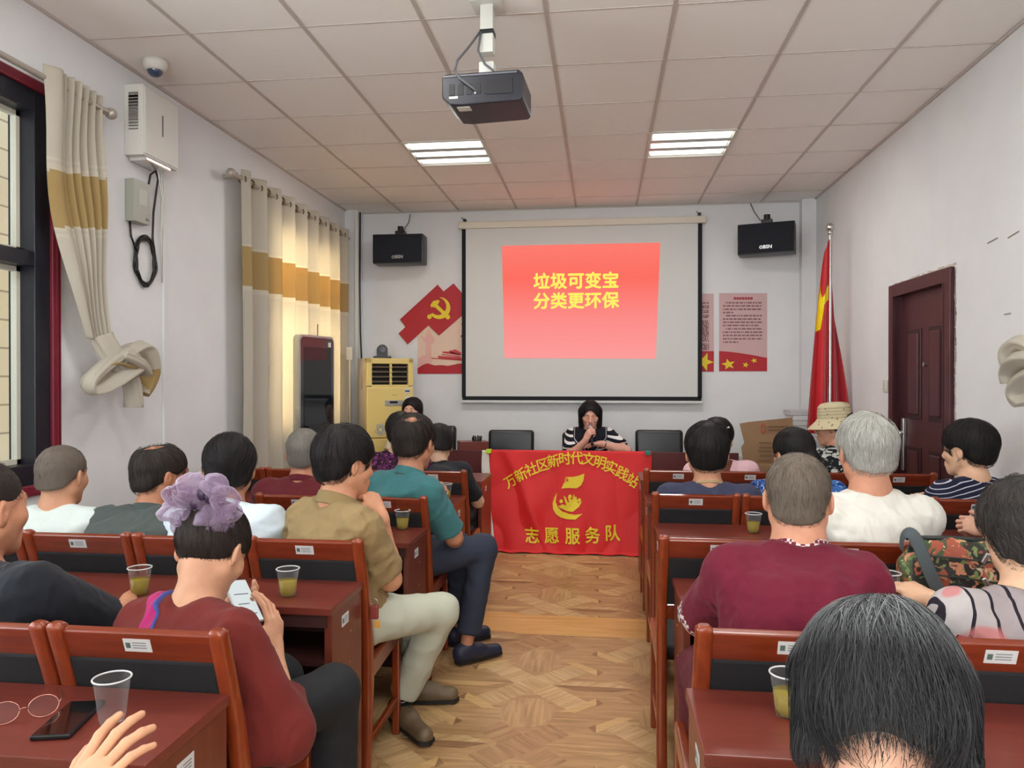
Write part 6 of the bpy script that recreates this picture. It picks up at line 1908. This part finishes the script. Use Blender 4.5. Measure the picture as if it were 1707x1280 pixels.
mxa = N.t.nodes.new('ShaderNodeMixRGB'); N.l(rn, 'Color', mxa, 0); N.l(bk, 'Color', mxa, 1); mxa.inputs[2].default_value = lin((190, 112, 112))
mxb = N.t.nodes.new('ShaderNodeMixRGB'); N.l(rz, 'Color', mxb, 0); N.l(mxa, 0, mxb, 1); N.l(ck, 'Color', mxb, 2); N.l(mxb, 0, N.b, 'Base Color')
m_patch = N.m
p19 = person('person in a pink and grey patchwork blouse, cut by the right picture edge', hipp(1655, 1.93), A(1706, 896, 1.97), cy=RROW[0] - .22, yaw=.15, hyaw=-.15, hpitch=-.12, hs=.98, skin=(226, 186, 154), sw=.178, bulk=1.1, bend=-.06, wl=np.array([1.0, 2.26, .66]), shirt=m_patch, neck_cut=.034, sleeve=.7, sleeve_loose=.03, seed=62, folds=.006, neckr=.054,
             hair=dict(style='thick', t=.024, m=hair_mat('curly_dark', (26, 24, 24), (92, 88, 84)), n=5200, len=.035, swirl=1.6, spread=1.3, gravity=.1, lift=.006, w=.0012, grey=.25, amp=.006, nf=150))
H20 = A(1466, 1190, 1.0)
p20 = person('person with bowed salt-and-pepper head, large and closest to the camera', np.array([.36, .66, HZ]), H20, yaw=-.3, hyaw=-.28, hpitch=-.62, hs=1.0, skin=(222, 176, 148), sw=.165, bulk=.95, bend=-.10, shirt=cloth('mauve_blouse', (120, 84, 96)), neck_cut=.06, sleeve=.7, seed=63, neckr=.056,
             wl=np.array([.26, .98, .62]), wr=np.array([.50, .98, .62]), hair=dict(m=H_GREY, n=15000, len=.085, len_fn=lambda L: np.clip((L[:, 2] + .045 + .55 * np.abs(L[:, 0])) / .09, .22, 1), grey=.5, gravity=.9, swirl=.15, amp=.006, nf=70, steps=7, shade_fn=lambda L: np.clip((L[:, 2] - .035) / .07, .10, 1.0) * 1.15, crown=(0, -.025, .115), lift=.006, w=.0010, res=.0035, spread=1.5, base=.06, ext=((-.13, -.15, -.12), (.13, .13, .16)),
                      field=F().add(ell((0, -.020, .044), (.097, .114, .096)), 0).add(cone((-.070, -.01, .03), (-.074, -.02, -.062), .036, .026), .03).add(cone((.070, -.01, .03), (.074, -.02, -.062), .036, .026), .03).add(ell((0, -.070, -.010), (.082, .052, .070)), .03)
                      .cut(ell((0, .125, -.050), (.062, .085, .110)), .010).isect(half((0, -.10, -.052), (0, .12, -1)), .008).cut(ell((0, -.09, -.100), (.056, .08, .060)), .02)))
# --- door side, second row
m_w2 = cloth('white_tee', (216, 214, 206))
p16 = person('person in a white tee with short white hair, beyond the wine red polo', hipp(1440, 2.88), A(1444, 756, 2.90), cy=RROW[1] - .22, yaw=.05, hyaw=.02, hpitch=-.05, hs=1.12, skin=(206, 150, 122), sw=.165, bulk=1.1, bend=-.05, shirt=m_w2, sleeve=.8, sleeve_loose=.026, seed=71, folds=.009, fold_dir=(1.4, 1, .5), neckr=.062,
             hair=dict(style='short', t=.013, m=H_WHITE, n=5600, len=.032, lift=.005, w=.0013, grey=.5, amp=.003, base=.35, sparse=(500, lambda L: L[:, 2] > .09), bald=((.030, -.060, .108), (.026, .024, .028))))
Hc = A(1627, 880, 3.38)
p21 = person('person whose hand reaches in from the right picture edge to hold a plastic cup', np.array([1.64, 2.89, HZ]), np.array([1.70, 2.92, 1.20]), cy=RROW[1] - .22, yaw=0, hs=1.0, skin=(214, 168, 144), sw=.165, shirt=cloth('lilac_top', (160, 140, 170)), sleeve=.7, seed=72, wl=A(1652, 886, 3.30), hl=dict(curl=(.7, .75, .8, .85), thumb=.8, spread=.06, tout=.8), hand_dir_l=(-.75, .55, .22), palm_l=(.5, .55, -.5),
             pl=(-.5, -.4, -.9), hair=dict(style='crop', t=.015, m=H_BLACK, n=600, len=.05))
# --- door side, third row
m_nv = cloth('slate_tee', (58, 60, 84))
p12 = person('person in a slate blue tee with straight black hair, beyond an empty chair', hipp(1178, 3.84), A(1178, 757, 3.86), cy=RROW[2] - .22, yaw=0, hyaw=-.02, hs=1.20, skin=(200, 148, 118), sw=.190, bulk=1.15, bend=-.06, shirt=m_nv, sleeve=.8, seed=81, folds=.004, neckr=.060, neck_cut=.006,
             collar=dict(w=.014, m=cloth('tan_neckband', (176, 150, 112)), r=.014), hair=dict(style='thick', t=.016, m=H_BLACK, n=3600, len=.06, gravity=.7, grey=.14, swirl=.2))
m_bf = blotch_mat('blue_floral', (58, 104, 172), [((24, 44, 100), 34, .52), ((196, 214, 234), 46, .62), ((40, 78, 150), 80, .6)], 30)
p14 = person('person in a blue floral blouse with dark hair tied back, before the brown carton', hipp(1320, 3.86), A(1322, 760, 3.96), cy=RROW[2] - .22, yaw=0, hyaw=.30, hpitch=-.15, hs=1.06, skin=(206, 152, 122), sw=.175, bulk=1.15, shirt=m_bf, sleeve=.8, sleeve_loose=.03, seed=82, folds=.006, bend=-.07,
             hair=dict(m=H_BLACK, n=2600, len=.07, grey=.06, gravity=.5, swirl=.1, ext=((-.12, -.17, -.13), (.12, .13, .15)),
                       field=hair_style('crop', .014).add(ell((.03, -.105, -.02), (.040, .036, .040)), .02).add(ell((.085, -.075, -.055), (.030, .030, .026)), .02)))
m_st = stripe_mat('navy_stripe', (30, 34, 58), (196, 192, 204), .027, .18, 'Z', curve=.35)
p17 = person('person in a navy striped top with an earring, before the dark red door', hipp(1618, 3.84), A(1613, 752, 3.86), cy=RROW[2] - .22, yaw=.2, hyaw=.62, hpitch=-.05, hs=1.08, skin=(226, 184, 152), sw=.168, bulk=1.0, shirt=m_st, sleeve=.8, seed=83, folds=.004, bend=-.04, neck_cut=.012,
             hair=dict(style='thick', t=.020, m=H_BLACK, n=4000, len=.05, gravity=.5, swirl=.3, grey=.05, lift=.004))
e_ = p17['H'] + p17['HR'] @ (V(-.086, -.005, -.036) * 1.08) - p17['o3']
m = MB(); m.sph(tuple(e_), .006); m.obj('earring', m_steel, p17['body'], smooth=True)
# --- door side, front row
m_pk = cloth('pink_top', (222, 182, 190))
p13 = person('person in a pink top with a white hair clip and a brown strap', hipp(1222, 4.84), A(1197, 735, 4.90), cy=RROW[3] - .22, yaw=0, hyaw=-.35, hs=1.08, skin=(226, 186, 160), sw=.165, shirt=m_pk, sleeve=.8, seed=91, folds=.004,
             hair=dict(style='crop', t=.018, m=H_BLACK, n=2200, len=.07, grey=.04))
m_bw = blotch_mat('black_white_floral', (26, 28, 32), [((196, 198, 192), 26, .54), ((120, 124, 120), 60, .66)], 30, detail=1.0)
p15 = person('person in a black and white floral blouse and a beige sun hat', hipp(1388, 4.84), A(1390, 712, 4.92), cy=RROW[3] - .22, yaw=.25, hyaw=1.0, hpitch=-.08, hs=1.04, skin=(212, 164, 136), sw=.168, bulk=1.05, shirt=m_bw, sleeve=.9, sleeve_loose=.03, seed=92, folds=.004,
             hair=dict(style='short', t=.010, m=H_BLACK, n=900, len=.05))
# off-camera sitter whose hand shows at the bottom left
p11 = person('person whose open hand reaches in at the lower left, beside the empty cup', np.array([-1.02, .62, HZ]), np.array([-1.06, .66, 1.20]), yaw=-.2, hs=1.0, skin=(214, 164, 130), sw=.165, shirt=cloth('dull_green', (90, 100, 90)), sleeve=.7, seed=64, wr=A(98, 1388, 1.0), hr=dict(curl=(.22, .26, .30, .30), spread=.20, thumb=.35, tout=.6), hand_dir_r=(.22, .58, .72), palm_r=(.15, .75, -.6),
             pr=(.3, -.6, -.8), hair=dict(style='short', t=.010, m=H_BLACK, n=600, len=.05))
# ================================================================ things held, worn apart from clothes, or lying on the desks
def shell(info, region, name, m, a=-.005, b=.005, res=None, parent=None, box=None):
    """a thin layer of cloth that lies on a person's garment where region(local) < 0"""
    fld = lambda P: np.maximum(np.maximum(info['shf'](P) - b, a - info['shf'](P)), region(info['to_local'](P.copy())))
    lo, hi = box if box else (info['lo'], info['hi'])
    v, q = polygonise(fld, lo, hi, res or .005)
    if len(v) < 8: return None
    me, _ = np_mesh(name, [(v - info['o3'], q)])
    at = me.attributes.new('rest', 'FLOAT_VECTOR', 'POINT'); at.data.foreach_set('vector', info['to_local'](v.copy()).astype(np.float32).ravel())
    return link(name, me, m, parent or info['shirt'])


def band_region(p, q, w, back=True):
    p, q = np.array(p), np.array(q); d = (q - p) / np.linalg.norm(q - p)
    def f(L):
        X = L[:, [0, 2]] - p; t = X @ d; dist = np.abs(X[:, 0] * d[1] - X[:, 1] * d[0]) - w
        r = np.maximum(dist, np.maximum(-t, t - np.linalg.norm(q - p)))
        return np.maximum(r, L[:, 1] - .04 if back else -L[:, 1])
    return f
m_mag = cloth('magenta_strap', (170, 36, 104)); m_strapw = cloth('white_strap', (200, 214, 218)); m_brs = cloth('brown_strap', (104, 62, 44))
shell(p10, band_region((-.085, .62), (.035, .25), .021), 'bag_strap', m_mag, res=.0032)
shell(p10, band_region((-.060, .62), (.060, .25), .0035), 'strap_piping', cloth('blue_piping', (70, 80, 150)), a=-.004, b=.0075, res=.003, parent=p10['body'])
shell(p7, band_region((-.22, .42), (.12, .22), .014), 'bag_strap', m_strapw)
shell(p13, band_region((-.06, .30), (.07, .56), .020), 'bag_strap', m_brs)
# sailor collar of the speaker: navy cape collar open in a V, with a white line
def vreg(off):
    def f(L):
        x, z = np.abs(L[:, 0]), L[:, 2]
        return np.maximum((x - (z - .235) * .72) * .8 + off, x - .155 + off)
    return f
shell(p0, vreg(0.0), 'sailor_collar', m_navy, res=.004)
shell(p0, lambda L: np.maximum(vreg(.010)(L), -vreg(.015)(L)), 'collar_line', cloth('collar_white', (220, 220, 222)), a=-.002, b=.008, res=.003)

# microphone in the speaker's hand
W = p0['arms'][1][2]
t_ = p0['H'] + p0['HR'] @ V(0, .128, -.066); hd = unit(V(.35, -.25, .75)); base = W + hd * .07 + V(.03, -.03, -.06)
t = empty('microphone', Vector(base), 0, 'black microphone with a silver head held up to the mouth of the speaker', 'microphone')
tip = Vector(t_ - base); d_ = tip.normalized(); 
m = MB(); m.tube([-d_ * .05, tip * .5, tip - d_ * .035], [.012, .013, .018], n=14); m.obj('handle', m_blackp, t)
m = MB(); m.sph(tip - d_ * .012, .026, n=18); m.obj('grille_head', mat('mic_mesh', (170, 170, 176), rough=.4, metal=.7, bump=.5, bscale=900), t, smooth=True)
m = MB(); m.tube([tip - d_ * .044, tip - d_ * .034], [.020, .024], n=16); m.obj('ring', m_steel, t)
# watch bracelet of the speaker
W = p0['arms'][-1][2]; E_ = p0['arms'][-1][1]; u_ = unit(W - E_); c_ = W - u_ * .03 - p0['o3']; B_ = basis(u_)
m = MB(); m.tube([Vector(c_ + B_ @ V(.031 * math.cos(a), 0, .026 * math.sin(a))) for a in [2 * PI * k / 18 for k in range(18)]], .005, n=6, closed=True); m.obj('bracelet', m_blackp, p0['body'])

# lilac organza scrunchie
N = NT('lilac_organza'); N.b.inputs['Base Color'].default_value = lin((150, 126, 158)); N.b.inputs['Roughness'].default_value = .4; N.b.inputs['Sheen Weight'].default_value = .5
out = N.t.nodes['Material Output']; tr = N.n('ShaderNodeBsdfTransparent'); mx = N.t.nodes.new('ShaderNodeMixShader')
lw = N.n('ShaderNodeLayerWeight', Blend=.35); rr_ = N.ramp(lw, 'Facing', [(0, (.34, .34, .34, 1)), (.75, (.90, .90, .90, 1))]); N.l(rr_, 'Color', mx, 0); N.l(tr, 0, mx, 1); N.l(N.b, 0, mx, 2); N.l(mx, 0, out, 'Surface')
m_org = N.m
H, HR = p10['H'], p10['HR']
cen = H + HR @ V(0, -.088, .098)
t = empty('scrunchie', Vector(cen), 0, 'ruffled lilac organza scrunchie round a dark hair bun', 'hair scrunchie')
rg = np.random.RandomState(7)
vx = np.array(_rt); vz = np.array(_up)
for k, (dx, dz, r, el) in enumerate(((-.052, .030, .036, 1.2), (-.030, .052, .034, 1), (.032, .048, .032, 1.1), (-.070, -.012, .036, 1.1), (.055, .020, .034, 1.1), (-.058, -.045, .032, 1), (.012, -.030, .036, 1.1), (.040, -.050, .033, 1), (-.012, .020, .030, 1), (.066, -.020, .026, 1))):
    m = MB(); m.sph((0, 0, 0), 1.0, n=40)
    s1 = rg.uniform(0, 6.28, 6); ax = unit(rg.normal(size=3))
    for v in m.bm.verts:
        p = v.co; th = math.atan2(p.y, p.x); q = r * (1.12 + .12 * math.sin(3 * th + s1[0] + p.z * 2) + .07 * math.sin(5 * p.z + 2 * th + s1[1]) + .045 * math.sin(9 * th + 4 * p.z + s1[2]))
        v.co = Vector((p.x * q, p.y * q * .8, p.z * q * el))
    R_ = Matrix.Rotation(rg.uniform(0, 3), 3, Vector(ax))
    bmesh.ops.rotate(m.bm, verts=m.bm.verts[:], matrix=R_)
    c = vx * dx + vz * dz - np.array(_fw) * (.018 + .02 * rg.rand())
    bmesh.ops.translate(m.bm, verts=m.bm.verts[:], vec=Vector(c)); m.obj('ruffle', m_org, t, smooth=True)
m = MB(); pts = [Vector(vx * (.040 * math.cos(a)) + vz * (.040 * math.sin(a)) - np.array(_fw) * .01) for a in [2 * PI * k / 20 for k in range(20)]]
m.tube(pts, .012, n=8, closed=True); m.obj('band', mat('dark_band', (40, 30, 48), rough=.6), t)
for dx, dz in ((.004, .035), (-.016, .012), (.022, .028)):
    m = MB(); c = vx * dx + vz * dz - np.array(_fw) * .045; m.sph(Vector(c), .012, (1, 1, 1.5), n=12); m.obj('bead', mat('dark_violet', (54, 38, 66), rough=.3), t, smooth=True)

# sun hat
H, HR = p15['H'], p15['HR']
N = NT('hat_weave'); mp = N.coord((1, 1, 1)); vo = N.n('ShaderNodeTexVoronoi', Scale=38.0); N.l(mp, 0, vo, 'Vector')
r_ = N.ramp(vo, 'Distance', [(0, lin((54, 50, 40))), (.16, lin((54, 50, 40))), (.20, lin((196, 184, 150)))]); N.l(r_, 'Color', N.b, 'Base Color'); N.b.inputs['Roughness'].default_value = .9
t = empty('sun_hat', Vector(H + HR @ V(0, -.01, .045)), 0, 'beige dotted bucket sun hat on the head in the black and white floral blouse', 'hat')
Mh = Matrix([[*HR[i], 0] for i in range(3)] + [[0, 0, 0, 1]])
m = MB(); prof = [(.168, -.052), (.150, -.035), (.112, -.002), (.102, .015), (.100, .050), (.094, .088), (.075, .105), (.035, .112), (.0, .113)]
prof = [(np.interp(t2, range(len(prof)), [p[0] for p in prof]), np.interp(t2, range(len(prof)), [p[1] for p in prof])) for t2 in np.linspace(0, len(prof) - 1, 40)]
m.lathe(prof, n=64, M=Mh)
o = m.obj('hat_body', N.m, t, smooth=True); solidify(o, .004)
m = MB()
for z in (.016, .036, .056, .076): m.lathe([(np.interp(z, [.015, .05, .088], [.1035, .1015, .0955]) + .002, z - .0015), (np.interp(z, [.015, .05, .088], [.1035, .1015, .0955]) + .002, z + .0015)], n=48, M=Mh)
m.obj('stitched_row', mat('hat_stitch', (150, 138, 108), rough=.8), t)

# hair clip of the woman in pink
H, HR = p13['H'], p13['HR']
pc_ = np.array(atY(1208, 714, 4.80)) 
t = empty('hair_clip', Vector(pc_), 0, 'small white hair clip in the dark hair of the woman in pink', 'hair clip')
m = MB(); m.tube([(-.030, 0, -.012), (-.012, -.004, .004), (.006, -.004, .0), (.028, 0, .008)], .0055, n=8); m.obj('clip_bar', mat('pearl_white', (232, 228, 224), rough=.3), t)

# ---------------------------------------------------------------- cups
N = NT('clear_plastic'); out = N.t.nodes['Material Output']; tr = N.n('ShaderNodeBsdfTransparent'); tr.inputs[0].default_value = (.93, .94, .95, 1); mx = N.t.nodes.new('ShaderNodeMixShader')
lw = N.n('ShaderNodeLayerWeight', Blend=.25); rr_ = N.ramp(lw, 'Facing', [(0, (.04, .04, .04, 1)), (.6, (.16, .16, .16, 1)), (1, (.75, .75, .75, 1))])
N.b.inputs['Base Color'].default_value = (.78, .79, .80, 1); N.b.inputs['Roughness'].default_value = .12
N.l(rr_, 'Color', mx, 0); N.l(tr, 0, mx, 1); N.l(N.b, 0, mx, 2); N.l(mx, 0, out, 'Surface'); m_clear = N.m
N = NT('pale_tea'); out = N.t.nodes['Material Output']; tr = N.n('ShaderNodeBsdfTransparent'); tr.inputs[0].default_value = lin((226, 214, 150)); mx = N.t.nodes.new('ShaderNodeMixShader')
N.b.inputs['Base Color'].default_value = lin((190, 168, 40)); N.b.inputs['Roughness'].default_value = .1; mx.inputs[0].default_value = .5
N.l(tr, 0, mx, 1); N.l(N.b, 0, mx, 2); N.l(mx, 0, out, 'Surface'); m_tea = N.m
m_leafs = mat('tea_leaves', (150, 146, 40), rough=.5); m_rim = mat('cup_rim', (206, 208, 212), rough=.3)
def make_cup(tea=True):
    t = empty('plastic_cup', (0, 0, 0))
    m = MB(); m.lathe([(0, .002), (.0235, .0), (.0262, .018), (.0268, .020), (.0300, .055), (.0308, .056), (.0345, .083), (.0352, .085)], n=36); m.obj('wall', m_clear, t, smooth=True)
    m = MB(); m.tube([(.0358 * math.cos(a), .0358 * math.sin(a), .0862) for a in [2 * PI * k / 36 for k in range(36)]], .0019, n=8, closed=True); m.obj('rim', m_rim, t, smooth=True)
    if tea:
        m = MB(); m.lathe([(0, .003), (.0228, .003), (.0255, .018), (.0290, .050), (0, .050)], n=30); m.obj('tea', m_tea, t, smooth=False)
        rg = random.Random(2); m = MB()
        for k in range(26):
            a = rg.random() * 6.28; r = .019 * rg.random() ** .5; z = .006 + rg.random() * .016
            m.box((r * math.cos(a), r * math.sin(a), z), (.010, .004, .0025), rot=Matrix.Rotation(rg.random() * 3, 3, Vector((rg.random(), rg.random(), 1)).normalized()))
        m.obj('tea_leaves', m_leafs, t)
    return t
cupf = make_cup(True); cupe = make_cup(False); uf = False
for n, (px, py, z, Y, full, lb) in enumerate(((187, 1201, DZT, None, 0, 'empty clear plastic cup on the rearmost window-side desk by the black phone'), (233, 991, DZT, None, 1, 'plastic cup of pale tea left of the woman with the scrunchie'),
        (480, 993, DZT, None, 1, 'plastic cup of pale tea on the desk right of the woman with the phone'), (671, 882, DZT, None, 1, 'plastic cup of pale tea on the desk before the khaki polo'),
        (743, 832, None, 4.08, 1, 'plastic cup of tea held by the person in the teal polo'), (1256, 888, DZT, None, 1, 'plastic cup of tea beyond the left ear of the person in the wine red polo'),
        (1481, 1001, DZT, None, 1, 'plastic cup of tea beside the floral handbag'), (1313, 1192, DZT, None, 1, 'plastic cup of tea half hidden by the salt-and-pepper head'),
        (1633, 893, None, 3.42, 0, 'plastic cup held by the hand at the right picture edge'))):
    src = cupf if full else cupe
    if (full and not uf): o = cupf; uf = True
    elif n == 0: o = cupe
    else: o = dup(src)
    p = atZ(px, py, z) if z else atY(px, py, Y)
    o.location = (p.x, p.y, max(p.z, DZT + .001)); tag(o, lb, 'cup', 'clear plastic cups')

# phones, spectacles
m_screen = mat('phone_glass', (10, 11, 13), rough=.06, coat=1.0)
def phone(c, rot, w, h, label, back, glass):
    t = empty('phone', c, 0, label, 'phone'); t.rotation_euler = rot
    m = MB(); m.b2((-w / 2, -h / 2, 0), (w / 2, h / 2, .009), bevel=.004, segs=3); m.obj('case', back, t)
    m = MB(); m.b2((-w / 2 + .003, -h / 2 + .003, .0085), (w / 2 - .003, h / 2 - .003, .0098), bevel=.001); m.obj('screen', glass, t)
    return t
a, b = atZ(75, 1233, DZT), atZ(138, 1175, DZT)
ph = phone(((a.x + b.x) / 2 + .01, (a.y + b.y) / 2, DZT + .0005), (0, 0, math.atan2((b - a).y, (b - a).x) - PI / 2), .074, .158, 'black phone lying on the rearmost window-side desk beside the spectacles', m_blackp, m_screen)
m_lit = mat('phone_lit_page', (20, 20, 20), emit=(222, 232, 232), estr=.85)
pc_ = atY(404, 1004, 1.98)
ph = phone(pc_, (math.radians(38), math.radians(8), math.radians(58)), .072, .150, 'white phone held by the woman with the scrunchie', mat('phone_white', (220, 222, 224), rough=.3), m_lit)
m = MB()
for k in range(3): m.b2((-.022, -.05 + k * .035, .0098), (.022 - .01 * (k % 2), -.047 + k * .035, .0101))
m.obj('page_lines', mat('page_ink', (90, 96, 104), rough=.6), ph)
g0 = atZ(40, 1200, DZT)
t = empty('spectacles', (g0.x, g0.y, DZT), 0.65, 'thin rose-metal spectacles lying folded out on the rearmost window-side desk', 'spectacles')
m_rose = mat('rose_metal', (190, 140, 128), rough=.25, metal=.9)
for s in (-1, 1):
    c = (s * .034, 0, .0215)
    pts = [(c[0] + .027 * math.cos(a), c[1] + .006 * math.sin(a), c[2] + .020 * math.sin(a)) for a in [2 * PI * k / 28 for k in range(28)]]
    m = MB(); m.tube(pts, .0012, n=6, closed=True); lr = m.obj('lens_rim', m_rose, t, smooth=True)
    m = MB(); f_ = m.bm.faces.new([m.bm.verts.new(p) for p in pts]); m.obj('lens', m_clear, lr)
    m = MB(); m.tube([(s * .062, 0, .024), (s * .066, .03, .022), (s * .060, .10, .014), (s * .054, .13, .004)], .0012, n=6); m.obj('temple_arm', m_rose, t)
m = MB(); m.tube([(-.008, 0, .022), (0, -.002, .026), (.008, 0, .022)], .0012, n=6); m.obj('bridge', m_rose, t)

# floral handbag on the door-side desk
N = NT('handbag_print'); mp = N.coord(); prev = None
for i, (c, s_, t_) in enumerate((((62, 82, 46), 12, .52), ((112, 132, 72), 26, .60), ((166, 80, 56), 14, .56), ((206, 140, 104), 34, .60), ((196, 182, 146), 24, .67))):
    m2 = N.t.nodes.new('ShaderNodeMapping'); m2.inputs['Location'].default_value = (i * 2.3, i * 4.1, i); N.l(mp, 0, m2, 'Vector')
    nz = N.n('ShaderNodeTexNoise', Scale=float(s_), Detail=1.5, Distortion=1.2); N.l(m2, 0, nz, 'Vector')
    r = N.ramp(nz, 'Fac', [(0, (0, 0, 0, 1)), (t_, (0, 0, 0, 1)), (t_ + .02, (1, 1, 1, 1))]); mx = N.t.nodes.new('ShaderNodeMixRGB'); mx.inputs[2].default_value = lin(c); N.l(r, 'Color', mx, 0)
    if prev is None: mx.inputs[1].default_value = lin((34, 32, 28))
    else: N.l(prev, 0, mx, 1)
    prev = mx
N.l(prev, 0, N.b, 'Base Color'); N.b.inputs['Roughness'].default_value = .5; m_bag = N.m
q0, q1 = atZ(1487, 992, DZT), atZ(1640, 985, DZT)
bx = (q0.x + q1.x) / 2; by = 2.47; bw = .165
t = empty('handbag', (bx, by, DZT), -.06, 'floral printed handbag with grey strap on the desk of the patchwork blouse', 'handbag')
def bag_field(P):
    q = P.copy(); z = q[:, 2]; w = bw - .03 * z / .19; d = .060 - .035 * z / .2
    q[:, 1] -= .0
    r = ((np.abs(q[:, 0]) / w) ** 4 + (np.abs(q[:, 1]) / d) ** 3 + (np.abs(z - .095) / .10) ** 4) ** .25
    return (r - 1) * .06 - .003 * np.sin(q[:, 0] * 60 + z * 40)
v, q = polygonise(bag_field, (-.2, -.12, -.01), (.2, .12, .22), .006); v[:, 2] = np.maximum(v[:, 2], .001)
me, _ = np_mesh('body', [(v, q)]); bag = link('bag_body', me, m_bag, t)
m_zip = mat('bag_trim_dark', (36, 44, 42), rough=.5)
m = MB(); m.tube([(-.10, -.052, .150), (0, -.056, .146), (.11, -.052, .136)], .007, n=8, flat=(1, .4)); m.tube([(-.09, -.062, .095), (0, -.066, .090), (.10, -.062, .078)], .007, n=8, flat=(1, .4)); m.tube([(-.13, -.0, .192), (0, 0, .196), (.13, 0, .19)], .008, n=8); m.obj('zip', m_zip, bag)
m = MB(); m.box((.075, -.060, .150), (.014, .008, .034), rot=Matrix.Rotation(.5, 3, 'Y'), bevel=.003); m.box((.072, -.072, .078), (.014, .008, .034), rot=Matrix.Rotation(-.5, 3, 'Y'), bevel=.003)
m.tube([(.125 + .016 * math.cos(a), -.045, .165 + .012 * math.sin(a)) for a in [2 * PI * k / 12 for k in range(12)]], .0025, n=6, closed=True); m.obj('buckle', m_steel, bag)
m = MB(); P_ = [(-.150, -.02, .16), (-.150, -.03, .205), (-.135, -.045, .222), (-.118, -.060, .20), (-.100, -.075, .14), (-.075, -.085, .07), (-.045, -.09, .02)]
Q = [Vector(p) for p in P_]
for _ in range(2): Q = [Q[0]] + [x for i in range(len(Q) - 1) for x in (Q[i].lerp(Q[i + 1], .25), Q[i].lerp(Q[i + 1], .75))] + [Q[-1]]
m.tube(Q, .020, n=12, flat=(.95, .12)); m.obj('strap', mat('strap_grey', (74, 84, 88), rough=.7), t, smooth=True)
m = MB(); m.box((.155, .0, .08), (.05, .09, .14), bevel=.02); m.obj('side_pocket', mat('bag_side_black', (30, 32, 32), rough=.6), t, smooth=True)

# khaki polo: sock with ring mark, keys at the belt
L1_ = p6['L'][1]; an, kn = L1_[2], L1_[1]; u_ = unit(kn - an)
v, q = polygonise(cone(an - V(0, 0, .03), an + u_ * .075, .041, .043), *bbox_of([an], .16), .006)
me, _ = np_mesh('sock', [(v - p6['o3'], q)]); sk = link('sock', me, cloth('black_sock', (24, 26, 32)), p6['root'])
m = MB(); c0 = an + u_ * .03 - p6['o3'] - np.array(_fw) * .042; m.tube([Vector(c0 + np.array(_rt) * .016 * math.cos(a) + vz * .014 * math.sin(a)) for a in [.6 + 5.0 * k / 16 for k in range(17)]], .002, n=6); m.obj('sock_mark', mat('mark_white', (190, 194, 198), rough=.7), sk)
kp = atY(624, 1015, 2.50); t = empty('key_pouch', kp, 0, 'small red and orange key pouch hanging at the belt of the khaki polo', 'key pouch')
m = MB(); m.box((0, 0, -.01), (.030, .015, .05), bevel=.006); m.obj('pouch', mat('pouch_red', (130, 50, 44), rough=.6), t)
m = MB(); m.box((.012, -.006, -.05), (.022, .008, .026), bevel=.003); m.obj('tag', mat('tag_orange', (206, 150, 70), rough=.5), t)
m = MB(); m.tube([(.012 * math.cos(a), 0, .024 + .012 * math.sin(a)) for a in [2 * PI * k / 14 for k in range(14)]], .0015, n=6, closed=True); m.obj('ring', m_steel, t)
# pink pouch on the lap of the woman with the phone, by the desk edge
pp = atY(512, 1152, 2.02); t = empty('pink_pouch', pp, 0, 'small glossy magenta pouch on the lap of the woman in brick red', 'pouch')
v, q = polygonise(lambda P: ell((0, 0, 0), (.034, .03, .022))(P) - .004 * np.sin(P[:, 0] * 160) * np.sin(P[:, 2] * 130), (-.06, -.06, -.05), (.06, .06, .05), .004)
me, _ = np_mesh('pouch_body', [(v, q)]); link('pouch_body', me, mat('magenta_gloss', (176, 40, 120), rough=.3), t)
SC.cycles.use_denoising = True
